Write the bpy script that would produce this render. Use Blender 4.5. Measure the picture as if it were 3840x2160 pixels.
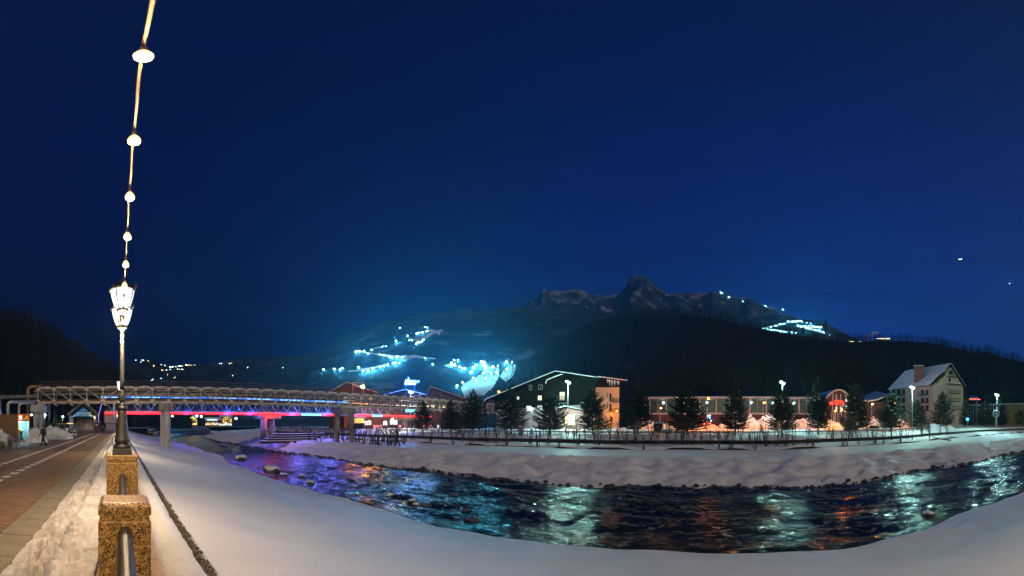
import bpy, bmesh, math, random
from mathutils import Vector, Matrix, noise
random.seed(7)
for _o in list(bpy.data.objects):
    bpy.data.objects.remove(_o)
SC = bpy.context.scene
COL = SC.collection
PI = math.pi
KE_ = 26.0            # the photograph is a long exposure: the view is opened by this factor

# ------------------------------------------------------------------ camera
# The photograph is a stitched panorama: 157 degrees wide, equal angle per pixel both ways.
EYE = 1.75
cam_d = bpy.data.cameras.new('camera')
cam_d.type = 'PANO'
cam_d.panorama_type = 'EQUIRECTANGULAR'
cam_d.longitude_min = -1.371428
cam_d.longitude_max = 1.371428
cam_d.latitude_min = -0.405714
cam_d.latitude_max = 1.137143
cam_d.clip_start = 0.05
cam_d.clip_end = 30000
cam = bpy.data.objects.new('camera', cam_d)
COL.objects.link(cam)
cam.location = (0, 0, EYE)
cam.rotation_euler = (PI / 2, 0, -1.05)
SC.camera = cam

# ------------------------------------------------------------------ sky, fill sun, exposure
W = bpy.data.worlds.new('World')
SC.world = W
W.use_nodes = True
wn, wl = W.node_tree.nodes, W.node_tree.links
wn.clear()
w_out = wn.new('ShaderNodeOutputWorld')
w_bg = wn.new('ShaderNodeBackground')
w_sky = wn.new('ShaderNodeTexSky')
w_sky.sky_type = 'NISHITA'
w_sky.sun_disc = False
w_sky.sun_elevation = math.radians(-4.0)
w_sky.sun_rotation = math.radians(118)
w_sky.air_density = 1.0
w_sky.dust_density = 0.2
w_sky.ozone_density = 6.5
w_tint = wn.new('ShaderNodeMix')
w_tint.data_type = 'RGBA'
w_tint.blend_type = 'MULTIPLY'
w_tint.inputs['Factor'].default_value = 1.0
SKY_TINT = (0.12, 1.12, 1.05, 1)
SKY_STRENGTH = 0.15
w_tint.inputs['B'].default_value = SKY_TINT
# thin streaks of high cloud, the same all round the horizon
w_tc = wn.new('ShaderNodeTexCoord')
w_map = wn.new('ShaderNodeMapping')
w_map.inputs['Scale'].default_value = (1.3, 1.3, 9.0)
w_noi = wn.new('ShaderNodeTexNoise')
w_noi.inputs['Scale'].default_value = 2.2
w_noi.inputs['Detail'].default_value = 5.0
w_rmp = wn.new('ShaderNodeMapRange')
w_rmp.inputs['From Min'].default_value = 0.35
w_rmp.inputs['From Max'].default_value = 0.7
w_rmp.inputs['To Min'].default_value = 1.15
w_rmp.inputs['To Max'].default_value = 0.55
w_mul = wn.new('ShaderNodeMix')
w_mul.data_type = 'RGBA'
w_mul.blend_type = 'MULTIPLY'
w_mul.inputs['Factor'].default_value = 1.0
wl.new(w_sky.outputs[0], w_tint.inputs['A'])
wl.new(w_tc.outputs['Generated'], w_map.inputs['Vector'])
wl.new(w_map.outputs[0], w_noi.inputs['Vector'])
wl.new(w_noi.outputs['Fac'], w_rmp.inputs['Value'])
wl.new(w_tint.outputs['Result'], w_mul.inputs['A'])
wl.new(w_rmp.outputs[0], w_mul.inputs['B'])
w_sep = wn.new('ShaderNodeSeparateXYZ'); wl.new(w_tc.outputs['Generated'], w_sep.inputs[0])
w_low = wn.new('ShaderNodeMapRange')                     # cloud streaks lie low, clear sky above
w_low.inputs['From Min'].default_value = 0.15; w_low.inputs['From Max'].default_value = 0.50
w_low.inputs['To Min'].default_value = 1.0; w_low.inputs['To Max'].default_value = 0.25
wl.new(w_sep.outputs['Z'], w_low.inputs['Value']); wl.new(w_low.outputs[0], w_mul.inputs['Factor'])
wl.new(w_mul.outputs['Result'], w_bg.inputs['Color'])
w_bg.inputs['Strength'].default_value = SKY_STRENGTH
wl.new(w_bg.outputs[0], w_out.inputs['Surface'])

# added warm fill lamp from behind the viewer, standing in for town glow
fill_sun_d = bpy.data.lights.new('fill_sun', 'SUN')
fill_sun_d.energy = 1.6 / KE_
fill_sun_d.angle = math.radians(7)
fill_sun_d.color = (1.0, 0.72, 0.50)
fill_sun = bpy.data.objects.new('fill_sun', fill_sun_d)
COL.objects.link(fill_sun)
_d = Vector((0.50, 0.75, -0.40)).normalized()      # direction the light travels
fill_sun.rotation_euler = _d.to_track_quat('-Z', 'Y').to_euler()

vs = SC.view_settings
vs.view_transform = 'Standard'
vs.look = 'None'
vs.exposure = math.log2(KE_)
vs.gamma = 1.0
vs.use_curve_mapping = False
SC.cycles.use_denoising = True
SC.cycles.max_bounces = 6
SC.cycles.diffuse_bounces = 2
SC.cycles.glossy_bounces = 3
SC.cycles.volume_bounces = 0
SC.cycles.sample_clamp_indirect = 2.0
SC.cycles.use_light_tree = True

# ------------------------------------------------------------------ measuring helpers
# Bearings and elevations were surveyed from the picture (1400 units to the radian, bearing 0 along
# the promenade = 450, eye level = 1592); every thing then gets its own true distance.
def az(px): return (px - 450.0) / 1400.0
def el(py): return (1592.0 - py) / 1400.0
def at(px, r): return (r * math.sin(az(px)), r * math.cos(az(px)))
def zat(py, r): return EYE + r * math.tan(el(py))
def pt(px, py, r):
    x, y = at(px, r)
    return Vector((x, y, zat(py, r)))
def clamp(v, a=0.0, b=1.0): return a if v < a else b if v > b else v
def smooth(t):
    t = clamp(t)
    return t * t * (3 - 2 * t)
def lerp(a, b, t): return a + (b - a) * t
def table(tb, x):
    if x <= tb[0][0]: return tb[0][1]
    for (x0, y0), (x1, y1) in zip(tb, tb[1:]):
        if x <= x1:
            return lerp(y0, y1, (x - x0) / (x1 - x0))
    return tb[-1][1]
def fbm(x, y, z=0.0, oct=4, h=1.0, lac=2.0):
    return noise.fractal(Vector((x, y, z)), h, lac, oct)

# ------------------------------------------------------------------ materials
MATS = {}
def principled(name):
    m = bpy.data.materials.new(name)
    m.use_nodes = True
    return m, m.node_tree.nodes, m.node_tree.links, m.node_tree.nodes['Principled BSDF']
def mat(name, col, rough=0.7, metal=0.0, vary=0.25, scale=3.0, bump=0.0, bscale=None, spec=0.5,
        col2=None, detail=5.0, stretch=None, sheen=0.0, thr=None):
    """Surface with an uneven colour (object coordinates) and fine relief."""
    if name in MATS: return MATS[name]
    m, n, l, b = principled(name)
    b.inputs['Roughness'].default_value = rough
    b.inputs['Metallic'].default_value = metal
    b.inputs['Specular IOR Level'].default_value = spec
    tc = n.new('ShaderNodeTexCoord'); mp = n.new('ShaderNodeMapping')
    if stretch: mp.inputs['Scale'].default_value = stretch
    l.new(tc.outputs['Object'], mp.inputs['Vector'])
    t = n.new('ShaderNodeTexNoise')
    t.inputs['Scale'].default_value = scale; t.inputs['Detail'].default_value = detail
    l.new(mp.outputs[0], t.inputs['Vector'])
    r = n.new('ShaderNodeValToRGB')
    lo, hi = thr or (0.3, 0.7)
    r.color_ramp.elements[0].position = lo; r.color_ramp.elements[1].position = hi
    c2 = col2 or tuple(c * (1 - vary) for c in col)
    c1 = col if col2 else tuple(min(1, c * (1 + vary * 0.6)) for c in col)
    r.color_ramp.elements[0].color = (*c2, 1); r.color_ramp.elements[1].color = (*c1, 1)
    l.new(t.outputs['Fac'], r.inputs[0]); l.new(r.outputs[0], b.inputs['Base Color'])
    if bump:
        t2 = n.new('ShaderNodeTexNoise'); t2.inputs['Scale'].default_value = bscale or scale * 4
        t2.inputs['Detail'].default_value = 6
        l.new(mp.outputs[0], t2.inputs['Vector'])
        bp = n.new('ShaderNodeBump'); bp.inputs['Strength'].default_value = bump
        bp.inputs['Distance'].default_value = 0.05
        l.new(t2.outputs['Fac'], bp.inputs['Height']); l.new(bp.outputs[0], b.inputs['Normal'])
    MATS[name] = m
    return m
def glow(name, col, strength, base=None):
    """A lit thing: lamp glass, bulb, LED strip, lit window."""
    if name in MATS: return MATS[name]
    m, n, l, b = principled(name)
    b.inputs['Base Color'].default_value = (*(base or col), 1)
    b.inputs['Roughness'].default_value = 0.4
    b.inputs['Emission Color'].default_value = (*col, 1)
    b.inputs['Emission Strength'].default_value = strength / KE_
    MATS[name] = m
    return m

# ------------------------------------------------------------------ mesh builder
class MB:
    def __init__(s): s.v = []; s.f = []
    def add(s, vs, fs):
        k = len(s.v); s.v += [tuple(v) for v in vs]; s.f += [tuple(i + k for i in f) for f in fs]; return s
    def box(s, c, d, rz=0.0, taper=1.0, rx=0.0):
        hx, hy, hz = d[0] / 2, d[1] / 2, d[2] / 2
        ca, sa = math.cos(rz), math.sin(rz); out = []
        for z, t in ((-hz, 1.0), (hz, taper)):
            for x, y in ((-hx, -hy), (hx, -hy), (hx, hy), (-hx, hy)):
                x, y = x * t, y * t; yy, zz = y, z
                if rx: yy, zz = y * math.cos(rx) - z * math.sin(rx), y * math.sin(rx) + z * math.cos(rx)
                out.append((c[0] + x * ca - yy * sa, c[1] + x * sa + yy * ca, c[2] + zz))
        return s.add(out, [(3, 2, 1, 0), (4, 5, 6, 7), (0, 1, 5, 4), (1, 2, 6, 5), (2, 3, 7, 6), (3, 0, 4, 7)])
    def beam(s, a, b, w, h=None, up=(0, 0, 1)):
        """Square bar from a to b."""
        h = h or w; a, b = Vector(a), Vector(b); d = (b - a)
        if d.length < 1e-6: return s
        d.normalize(); u = Vector(up)
        if abs(d.dot(u)) > 0.98: u = Vector((1, 0, 0))
        x = d.cross(u).normalized(); y = x.cross(d).normalized()
        out = []
        for p in (a, b):
            for i, j in ((-1, -1), (1, -1), (1, 1), (-1, 1)):
                out.append(p + x * (i * w / 2) + y * (j * h / 2))
        return s.add(out, [(0, 1, 2, 3), (7, 6, 5, 4), (0, 4, 5, 1), (1, 5, 6, 2), (2, 6, 7, 3), (3, 7, 4, 0)])
    def tube(s, pts, rad, n=8, caps=True):
        pts = [Vector(p) for p in pts]; k = len(pts)
        if not isinstance(rad, (list, tuple)): rad = [rad] * k
        rings = []; prev = None
        for i, p in enumerate(pts):
            d = (pts[min(i + 1, k - 1)] - pts[max(i - 1, 0)])
            if d.length < 1e-9: d = Vector((0, 0, 1))
            d.normalize()
            if prev is None:
                u = Vector((0, 0, 1)) if abs(d.z) < 0.9 else Vector((1, 0, 0))
                prev = d.cross(u).normalized()
            x = (prev - d * prev.dot(d))
            if x.length < 1e-6: x = d.orthogonal()
            x.normalize(); prev = x; y = d.cross(x)
            rings.append([p + (x * math.cos(2 * PI * j / n) + y * math.sin(2 * PI * j / n)) * rad[i] for j in range(n)])
        vs = [v for r in rings for v in r]; fs = []
        for i in range(k - 1):
            for j in range(n):
                fs.append((i * n + j, i * n + (j + 1) % n, (i + 1) * n + (j + 1) % n, (i + 1) * n + j))
        if caps:
            fs.append(tuple(range(n - 1, -1, -1))); fs.append(tuple((k - 1) * n + j for j in range(n)))
        return s.add(vs, fs)
    def lathe(s, prof, c=(0, 0, 0), n=24, flute=0, fd=0.0, square=0.0):
        """prof: (radius, z) pairs, bottom to top."""
        vs = []
        for r, z in prof:
            for j in range(n):
                a = 2 * PI * j / n
                rr = r * (1 - fd * (0.5 + 0.5 * math.cos(a * flute))) if flute else r
                vs.append((c[0] + rr * math.cos(a), c[1] + rr * math.sin(a), c[2] + z))
        fs = []
        for i in range(len(prof) - 1):
            for j in range(n):
                fs.append((i * n + j, i * n + (j + 1) % n, (i + 1) * n + (j + 1) % n, (i + 1) * n + j))
        fs.append(tuple(range(n - 1, -1, -1))); fs.append(tuple((len(prof) - 1) * n + j for j in range(n)))
        return s.add(vs, fs)
    def prism(s, poly, d):
        """Polygon (3-D points) pushed along vector d."""
        d = Vector(d); n = len(poly); vs = [Vector(p) for p in poly]; vs += [p + d for p in vs[:n]]
        fs = [tuple(range(n - 1, -1, -1)), tuple(range(n, 2 * n))]
        for i in range(n): fs.append((i, (i + 1) % n, (i + 1) % n + n, i + n))
        return s.add(vs, fs)
    def ico(s, c, r, sub=1, sq=(1, 1, 1), jit=0.0, seed=0):
        bm = bmesh.new(); bmesh.ops.create_icosphere(bm, subdivisions=sub, radius=1.0)
        vs = []
        for v in bm.verts:
            k = 1 + jit * noise.noise(v.co * 1.7 + Vector((seed * 3.1, seed * 1.7, 0)))
            vs.append((c[0] + v.co.x * r * sq[0] * k, c[1] + v.co.y * r * sq[1] * k, c[2] + v.co.z * r * sq[2] * k))
        fs = [tuple(v.index for v in f.verts) for f in bm.faces]
        bm.free(); return s.add(vs, fs)
    def grid(s, fn, us, vs_):
        nu, nv = len(us), len(vs_)
        return s.add([fn(u, v) for v in vs_ for u in us],
                     [(j * nu + i, j * nu + i + 1, (j + 1) * nu + i + 1, (j + 1) * nu + i) for j in range(nv - 1) for i in range(nu - 1)])
    def mesh(s, name, m=None, sm=False):
        me = bpy.data.meshes.new(name); me.from_pydata(s.v, [], s.f)
        if m: me.materials.append(m)
        if sm: me.polygons.foreach_set('use_smooth', [True] * len(me.polygons))
        me.update(); return me
    def build(s, name, m, parent=None, sm=False, bevel=0.0):
        return link(name, s.mesh(name, m, sm), parent, bevel)
def link(name, me, parent=None, bevel=0.0, loc=None, rz=None):
    o = bpy.data.objects.new(name, me); COL.objects.link(o)
    if parent is not None: o.parent = parent
    if loc is not None: o.location = loc
    if rz is not None: o.rotation_euler = (0, 0, rz)
    if bevel:
        b = o.modifiers.new('bevel', 'BEVEL'); b.width = bevel; b.segments = 2; b.limit_method = 'ANGLE'
    return o
def tag(o, label=None, cat=None, group=None, kind=None):
    if label: o['label'] = label
    if cat: o['category'] = cat
    if group: o['group'] = group
    if kind: o['kind'] = kind
    return o
def thing(name, loc, label, cat, group=None, rz=0.0):
    o = bpy.data.objects.new(name, None); COL.objects.link(o)
    o.location = loc; o.rotation_euler = (0, 0, rz); o.empty_display_size = 0.2
    return tag(o, label, cat, group)
def struct(name, mb, m, parent=None, sm=False):
    o = mb.build(name, m, parent, sm)
    if parent is None: o['kind'] = 'structure'
    return o
def copy_tree(o, parent=None):
    c = o.copy(); COL.objects.link(c); c.parent = parent
    for ch in list(o.children): copy_tree(ch, c)
    return c
def lamp(name, loc, col, power, radius=0.1, parent=None, spot=None, aim=None):
    d = bpy.data.lights.new(name, 'SPOT' if spot else 'POINT')
    d.energy = power / KE_; d.color = col; d.shadow_soft_size = radius
    if spot: d.spot_size = spot; d.spot_blend = 0.6
    o = bpy.data.objects.new(name, d); COL.objects.link(o); o.location = loc
    if aim is not None: o.rotation_euler = Vector(aim).to_track_quat('-Z', 'Y').to_euler()
    if parent is not None: o.parent = parent
    return o

# ================================================================== SETTING
def shift_far(Y):
    """How far the river bed swings away from the straight reach."""
    s = 0.0
    if Y < -8: s += 0.42 * (math.sqrt((-8 - Y) ** 2 + 64) - 8)
    if Y > 130: s += 0.0022 * (Y - 130) ** 2
    return s
def spaced(a, b, d0, grow=1.0):
    out = [a]; d = d0
    while out[-1] < b: out.append(min(b, out[-1] + d)); d *= grow
    return out
def ysteps(near=0.5, grow=1.035, y0=-160.0, y1=420.0, c=4.0):
    up = spaced(c, y1, near, grow); dn = [2 * c - v for v in spaced(c, 2 * c - y0, near, grow)]
    return sorted(set(dn + up))

def snow_mat(name, col=(0.80, 0.80, 0.82), bump=0.35, bscale=9.0, rough=0.6, big=0.5, dirt=None):
    m, n, l, b = principled(name)
    b.inputs['Roughness'].default_value = rough
    b.inputs['Specular IOR Level'].default_value = 0.25
    geo = n.new('ShaderNodeNewGeometry')
    t = n.new('ShaderNodeTexNoise'); t.inputs['Scale'].default_value = big; t.inputs['Detail'].default_value = 6
    l.new(geo.outputs['Position'], t.inputs['Vector'])
    r = n.new('ShaderNodeValToRGB')
    r.color_ramp.elements[0].position = 0.3; r.color_ramp.elements[1].position = 0.65
    r.color_ramp.elements[0].color = (*(dirt or tuple(c * 0.9 for c in col)), 1)
    r.color_ramp.elements[1].color = (*col, 1)
    l.new(t.outputs['Fac'], r.inputs[0]); l.new(r.outputs[0], b.inputs['Base Color'])
    t2 = n.new('ShaderNodeTexNoise'); t2.inputs['Scale'].default_value = bscale; t2.inputs['Detail'].default_value = 8
    t2.inputs['Roughness'].default_value = 0.65
    l.new(geo.outputs['Position'], t2.inputs['Vector'])
    bp = n.new('ShaderNodeBump'); bp.inputs['Strength'].default_value = bump; bp.inputs['Distance'].default_value = 0.06
    l.new(t2.outputs['Fac'], bp.inputs['Height']); l.new(bp.outputs[0], b.inputs['Normal'])
    MATS[name] = m
    return m
M_SNOW = snow_mat('snow_near', bump=0.9, bscale=26)
M_SNOWF = snow_mat('snow_far', bump=0.5, bscale=2.5)
M_SNOWD = snow_mat('snow_trodden', col=(0.78, 0.77, 0.76), dirt=(0.50, 0.46, 0.40), bump=0.9, bscale=16, big=2.2)

# ---- ground out to the horizon
m_ground = snow_mat('ground_snow', col=(0.35, 0.36, 0.38), dirt=(0.16, 0.17, 0.18), big=0.05)
g = MB()
_rs = [0, 60, 150, 400, 1200, 4000, 9000, 14000]
for i, r in enumerate(_rs[1:]):
    n = 48
    for j in range(n):
        a0, a1 = 2 * PI * j / n, 2 * PI * (j + 1) / n
        r0 = _rs[i]
        g.add([(r0 * math.sin(a0), r0 * math.cos(a0), -7), (r * math.sin(a0), r * math.cos(a0), -7),
               (r * math.sin(a1), r * math.cos(a1), -7), (r0 * math.sin(a1), r0 * math.cos(a1), -7)], [(3, 2, 1, 0)])
struct('ground', g, m_ground)

# ---- promenade
m_prom = mat('promenade_brick', (0.27, 0.165, 0.085), rough=0.62, vary=0.35, scale=0.9, bump=0.25, bscale=40, col2=(0.14, 0.085, 0.055))
def prom_z(Y): return 0.0 if Y < 70 else 0.006 * (Y - 70) if Y < 140 else 0.42
p = MB(); p.grid(lambda x, y: (x, y, prom_z(y) - 0.004), [-60, -30, -12, -7.2, -1.83, 0.6, 1.05], ysteps(6, 1.0, -60, 150, 0))
promenade = struct('promenade', p, m_prom)
m_plaza = mat('plaza_paving', (0.20, 0.19, 0.18), rough=0.55, vary=0.35, scale=0.7, bump=0.2, bscale=25)
p = MB(); p.grid(lambda x, y: (x, y, prom_z(y) + 0.002), [-15, -7.2], ysteps(6, 1.0, 5, 60, 20))
struct('plaza_paving', p, m_plaza)

# ---- near river bank: one smooth snow slope from the gabion edge down to the water
def near_edge(Y):
    e = 14.2
    if Y < -4: e += 0.33 * (math.sqrt((-4 - Y) ** 2 + 25) - 5)
    if Y > 38: e += 2.4 * smooth((Y - 38) / 30)
    if Y > 130: e += 0.0022 * (Y - 130) ** 2
    e += 0.35 * math.sin(Y * 0.33 + 0.6) + 0.30 * noise.noise(Vector((Y * 0.45, 3.3, 0)))
    return e
def near_z(t, Y):
    """t: 0 at the gabion, 1 at the lip, beyond 1 falls to the water."""
    if t <= 1:
        lip = -3.4
        flat = smooth((Y - 30) / 30)                # under the bridges the slope falls sooner and lies flatter
        z = lip * lerp(t ** 1.05, 1 - (1 - t) ** 2.2, flat * 0.8)
        z -= 0.0
    else:
        z = -3.4 - 2.0 * (1 - (1 - clamp((t - 1) / 0.12)) ** 2) if t < 1.12 else -5.4
    return z
def near_pt(t, Y):
    e = near_edge(Y); x = 1.02 + (e - 1.02) * t
    z = near_z(t, Y)
    k = smooth(t * 6) * (1 - smooth((t - 0.9) / 0.1) * 0.7)
    z += k * (0.30 * fbm(x * 0.16, Y * 0.11, 1.0, 3) + 0.07 * fbm(x * 0.6, Y * 0.4, 7.0, 3) + 0.012 * fbm(x * 3.0, Y * 2.2, 4.0, 3))
    z -= 0.22 * math.exp(-((t - 0.9) / 0.035) ** 2) * (0.6 + 0.4 * math.sin(Y * 0.5))   # shallow trough behind the lip
    if t > 1: x += 0.25 * noise.noise(Vector((Y * 1.3, t * 3, 5)))
    return (x, Y, z)
ts = spaced(0, 0.84, 0.02) + [0.86, 0.88, 0.9, 0.92, 0.94, 0.96, 0.975, 0.99, 1.0, 1.008, 1.02, 1.04, 1.07, 1.1, 1.14]
b = MB(); b.grid(near_pt, sorted(set(ts)), ysteps(0.28, 1.012, -70, 300, 4))
struct('snow_bank', b, M_SNOW, sm=True)

# ---- river
def river_mat():
    m, n, l, b = principled('river_water')
    b.inputs['Base Color'].default_value = (0.006, 0.012, 0.014, 1)
    b.inputs['Roughness'].default_value = 0.16
    b.inputs['IOR'].default_value = 1.33
    b.inputs['Specular IOR Level'].default_value = 0.5
    geo = n.new('ShaderNodeNewGeometry'); mp = n.new('ShaderNodeMapping')
    mp.inputs['Scale'].default_value = (1.4, 0.5, 1.0)
    l.new(geo.outputs['Position'], mp.inputs['Vector'])
    t = n.new('ShaderNodeTexNoise'); t.inputs['Scale'].default_value = 2.2; t.inputs['Detail'].default_value = 6
    t.inputs['Distortion'].default_value = 1.2
    l.new(mp.outputs[0], t.inputs['Vector'])
    bp = n.new('ShaderNodeBump'); bp.inputs['Strength'].default_value = 0.8; bp.inputs['Distance'].default_value = 0.22
    l.new(t.outputs['Fac'], bp.inputs['Height']); l.new(bp.outputs[0], b.inputs['Normal'])
    # foam where the current breaks
    t2 = n.new('ShaderNodeTexNoise'); t2.inputs['Scale'].default_value = 0.9; t2.inputs['Detail'].default_value = 9
    t2.inputs['Distortion'].default_value = 2.5
    l.new(mp.outputs[0], t2.inputs['Vector'])
    r = n.new('ShaderNodeValToRGB')
    r.color_ramp.elements[0].position = 0.56; r.color_ramp.elements[0].color = (0.006, 0.012, 0.014, 1)
    r.color_ramp.elements[1].position = 0.80; r.color_ramp.elements[1].color = (0.30, 0.34, 0.36, 1)
    l.new(t2.outputs['Fac'], r.inputs[0]); l.new(r.outputs[0], b.inputs['Base Color'])
    return m
WATER_Z = -4.6
def far_edge(Y): return 36.6 + shift_far(Y) + 0.7 * math.sin(Y * 0.21 + 1) + 0.5 * noise.noise(Vector((Y * 0.4, 9.1, 0)))
def water_pt(t, Y):
    x0, x1 = near_edge(Y) - 1.0, far_edge(Y) + 1.5
    x = lerp(x0, x1, t)
    w = 0.26 * fbm(x * 0.55 + 0.3 * math.sin(Y * 0.3), Y * 0.22, 2.0, 4) + 0.05 * fbm(x * 2.0, Y * 0.9, 5.0, 3)
    w += 0.06 * math.sin(x * 1.1 + 2.4 * noise.noise(Vector((x * 0.2, Y * 0.2, 0))))
    return (x, Y, WATER_Z + w * (1.0 if Y < 60 else 0.5))
b = MB(); b.grid(water_pt, [i / 90 for i in range(91)], ysteps(0.3, 1.012, -150, 330, 6))
struct('river', b, river_mat(), sm=True)

# ---- far bank: lumpy slope, flat shelf, two low gabion terraces, road shelf
FP = [(0.0, -5.3), (1.5, -4.55), (3.0, -4.0), (9.0, -2.45), (10.2, -2.25), (13.5, -2.35), (22.5, -2.3), (24.0, -2.25), (24.1, -1.86),
      (27.0, -1.74), (29.9, -1.66), (30.0, -0.98), (31.5, -0.72), (36.0, -0.40), (37.2, -0.32)]
def far_z(s): return table(FP, s)
def far_pt(s, Y):
    x = far_edge(Y) - 1.5 + s
    z = far_z(s)
    k = smooth((s - 1.2) / 1.5) * (1 - smooth((s - 8.8) / 1.6))
    lump = noise.noise(Vector((x * 0.55, Y * 0.30, 4.0))) + 0.6 * noise.noise(Vector((x * 1.1, Y * 0.62, 8.0)))
    z += k * 0.75 * (lump + 0.35 * noise.noise(Vector((x * 2.3, Y * 1.2, 1.0))))
    k2 = smooth((s - 9) / 2) * (1 - smooth((s - 22) / 1.5))
    z += k2 * 0.10 * fbm(x * 0.2, Y * 0.12, 3.0, 3)
    if s > 24.05: z += 0.06 * fbm(x * 0.4, Y * 0.35, 6.0, 3)
    if s <= 1.5: x += 0.35 * noise.noise(Vector((Y * 1.1, s, 2)))
    if Y < -30: z += smooth((-30 - Y) / 60) * clamp((s - 9) / 20) * 1.0
    return (x, Y, z)
ss = sorted(set([0, 0.5, 1.0, 1.5, 1.8] + spaced(2.0, 10.4, 0.28) + spaced(10.4, 22.5, 1.0) + [23, 23.6, 24.0, 24.1, 24.3, 25, 26, 27, 28, 29, 29.9, 30.0, 30.2, 30.8, 31.5, 33, 35, 36, 37.2]))
b = MB(); b.grid(far_pt, ss, ysteps(0.45, 1.012, -150, 330, 4))
struct('far_snow_bank', b, M_SNOWF, sm=True)
ROAD_S = 37.2
def road_x(Y): return far_edge(Y) - 1.5 + ROAD_S
def road_z(Y): return -0.32 + (smooth((-30 - Y) / 60) * 1.0 if Y < -30 else 0.0)
m_road = snow_mat('road_snow', col=(0.62, 0.63, 0.65), dirt=(0.22, 0.21, 0.20), big=0.25, bump=0.5, bscale=1.5)
b = MB(); b.grid(lambda u, Y: (lerp(road_x(Y), 620, u), Y, road_z(Y) + 0.012), [0, 0.004, 0.02, 0.05, 0.1, 0.2, 0.4, 0.7, 1.0], ysteps(3, 1.06, -400, 330, 0))
struct('road', b, m_road)
b = MB(); b.grid(lambda u, v: (u, v, prom_z(140) - 0.05), [-900, -400, -100, -11.9], spaced(-80, 600, 40))
b.grid(lambda u, v: (lerp(-12, near_edge(min(v, 330)) - 6, u), v, 0.3), [0, 0.5, 1], spaced(151, 330, 12))
struct('valley_ground', b, M_SNOWF)
b = MB(); b.grid(lambda u, v: (u, v, -0.5), [-400, 0, 100, 300, 700], spaced(330.5, 1200, 60))
struct('valley_floor', b, m_ground)

# ---- hills and mountains: each a real slope rising from a foot to a crest
class Hill:
    def __init__(s, crest, rc, rf, amp=1.0, sc=0.01, z0=-1.0, gamma=1.0, back=0.8, gully=0.0, jag=0.0):
        s.jag = jag
        s.crest, s.rc, s.rf, s.amp, s.sc, s.z0, s.gamma, s.back, s.gully = crest, rc, rf, amp, sc, z0, gamma, back, gully
    def z(s, a, r):
        px = 450 + a * 1400
        top = zat(table(s.crest, px), s.rc)
        t = (r - s.rf) / (s.rc - s.rf)
        x, y = r * math.sin(a), r * math.cos(a)
        if t <= 1: k = clamp(t) ** s.gamma
        else: k = 1 - s.back * (t - 1)
        z = s.z0 + (top - s.z0) * k
        n = fbm(x * s.sc, y * s.sc, 1.3, 5)
        w = clamp(t) * (1 - 0.75 * math.exp(-((t - 1) / 0.08) ** 2))
        z += s.amp * n * w
        if s.jag: z += s.jag * math.exp(-((t - 1) / 0.10) ** 2) * (abs(noise.noise(Vector((a * 70, t * 5, 2)))) + 0.5 * noise.noise(Vector((a * 190, t * 12, 6))))
        if s.gully:
            z += s.gully * w * (abs(noise.noise(Vector((a * 26, r * s.sc * 0.35, 4)))) - 0.25)
        return z
    def pt(s, a, r): return (r * math.sin(a), r * math.cos(a), s.z(a, r))
    def hit(s, px, py):
        a, e = az(px), math.tan(el(py)); r = s.rf; step = (s.rc - s.rf) / 500
        while r < s.rc * 1.15:
            if EYE + e * r <= s.z(a, r): break
            r += step
        r = min(r, s.rc)
        return Vector(s.pt(a, r)), r
    def build(s, name, m, px0, px1, na, nr, extra=1.35):
        us = [az(px0) + (az(px1) - az(px0)) * i / na for i in range(na + 1)]
        rs = [s.rf + (s.rc * extra - s.rf) * (i / nr) for i in range(nr + 1)]
        b = MB(); b.grid(lambda a, r: s.pt(a, r), us, rs)
        return struct(name, b, m, sm=True)

def slope_mat(name, lo, hi, snow=(0.55, 0.57, 0.62), scale=0.02, th=(0.45, 0.6), steep=0.0):
    """Rock and forest with snow lying in patches."""
    m, n, l, b = principled(name)
    b.inputs['Roughness'].default_value = 0.9
    b.inputs['Specular IOR Level'].default_value = 0.1
    geo = n.new('ShaderNodeNewGeometry')
    t = n.new('ShaderNodeTexNoise'); t.inputs['Scale'].default_value = scale; t.inputs['Detail'].default_value = 10
    t.inputs['Roughness'].default_value = 0.65
    l.new(geo.outputs['Position'], t.inputs['Vector'])
    r = n.new('ShaderNodeValToRGB'); e = r.color_ramp.elements
    e[0].position = th[0]; e[0].color = (*lo, 1); e[1].position = th[1]; e[1].color = (*snow, 1)
    k = e.new((th[0] + th[1]) / 2); k.color = (*hi, 1)
    if steep:
        sp = n.new('ShaderNodeSeparateXYZ'); l.new(geo.outputs['Normal'], sp.inputs[0])
        ma = n.new('ShaderNodeMath'); ma.operation = 'MULTIPLY_ADD'; ma.inputs[1].default_value = steep; ma.inputs[2].default_value = -steep * 0.8
        l.new(sp.outputs['Z'], ma.inputs[0])
        ad = n.new('ShaderNodeMath'); ad.operation = 'ADD'; l.new(ma.outputs[0], ad.inputs[0]); l.new(t.outputs['Fac'], ad.inputs[1])
        l.new(ad.outputs[0], r.inputs[0])
    else: l.new(t.outputs['Fac'], r.inputs[0])
    l.new(r.outputs[0], b.inputs['Base Color'])
    bp = n.new('ShaderNodeBump'); bp.inputs['Strength'].default_value = 0.8; bp.inputs['Distance'].default_value = 0.06 / scale
    l.new(t.outputs['Fac'], bp.inputs['Height']); l.new(bp.outputs[0], b.inputs['Normal'])
    MATS[name] = m
    return m
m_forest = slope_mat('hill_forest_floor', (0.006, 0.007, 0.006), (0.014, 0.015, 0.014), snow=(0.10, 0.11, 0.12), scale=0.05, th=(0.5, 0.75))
m_ski = slope_mat('ski_hill_slope', (0.012, 0.016, 0.018), (0.03, 0.036, 0.04), snow=(0.20, 0.22, 0.24), scale=0.012, th=(0.42, 0.7))
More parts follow.
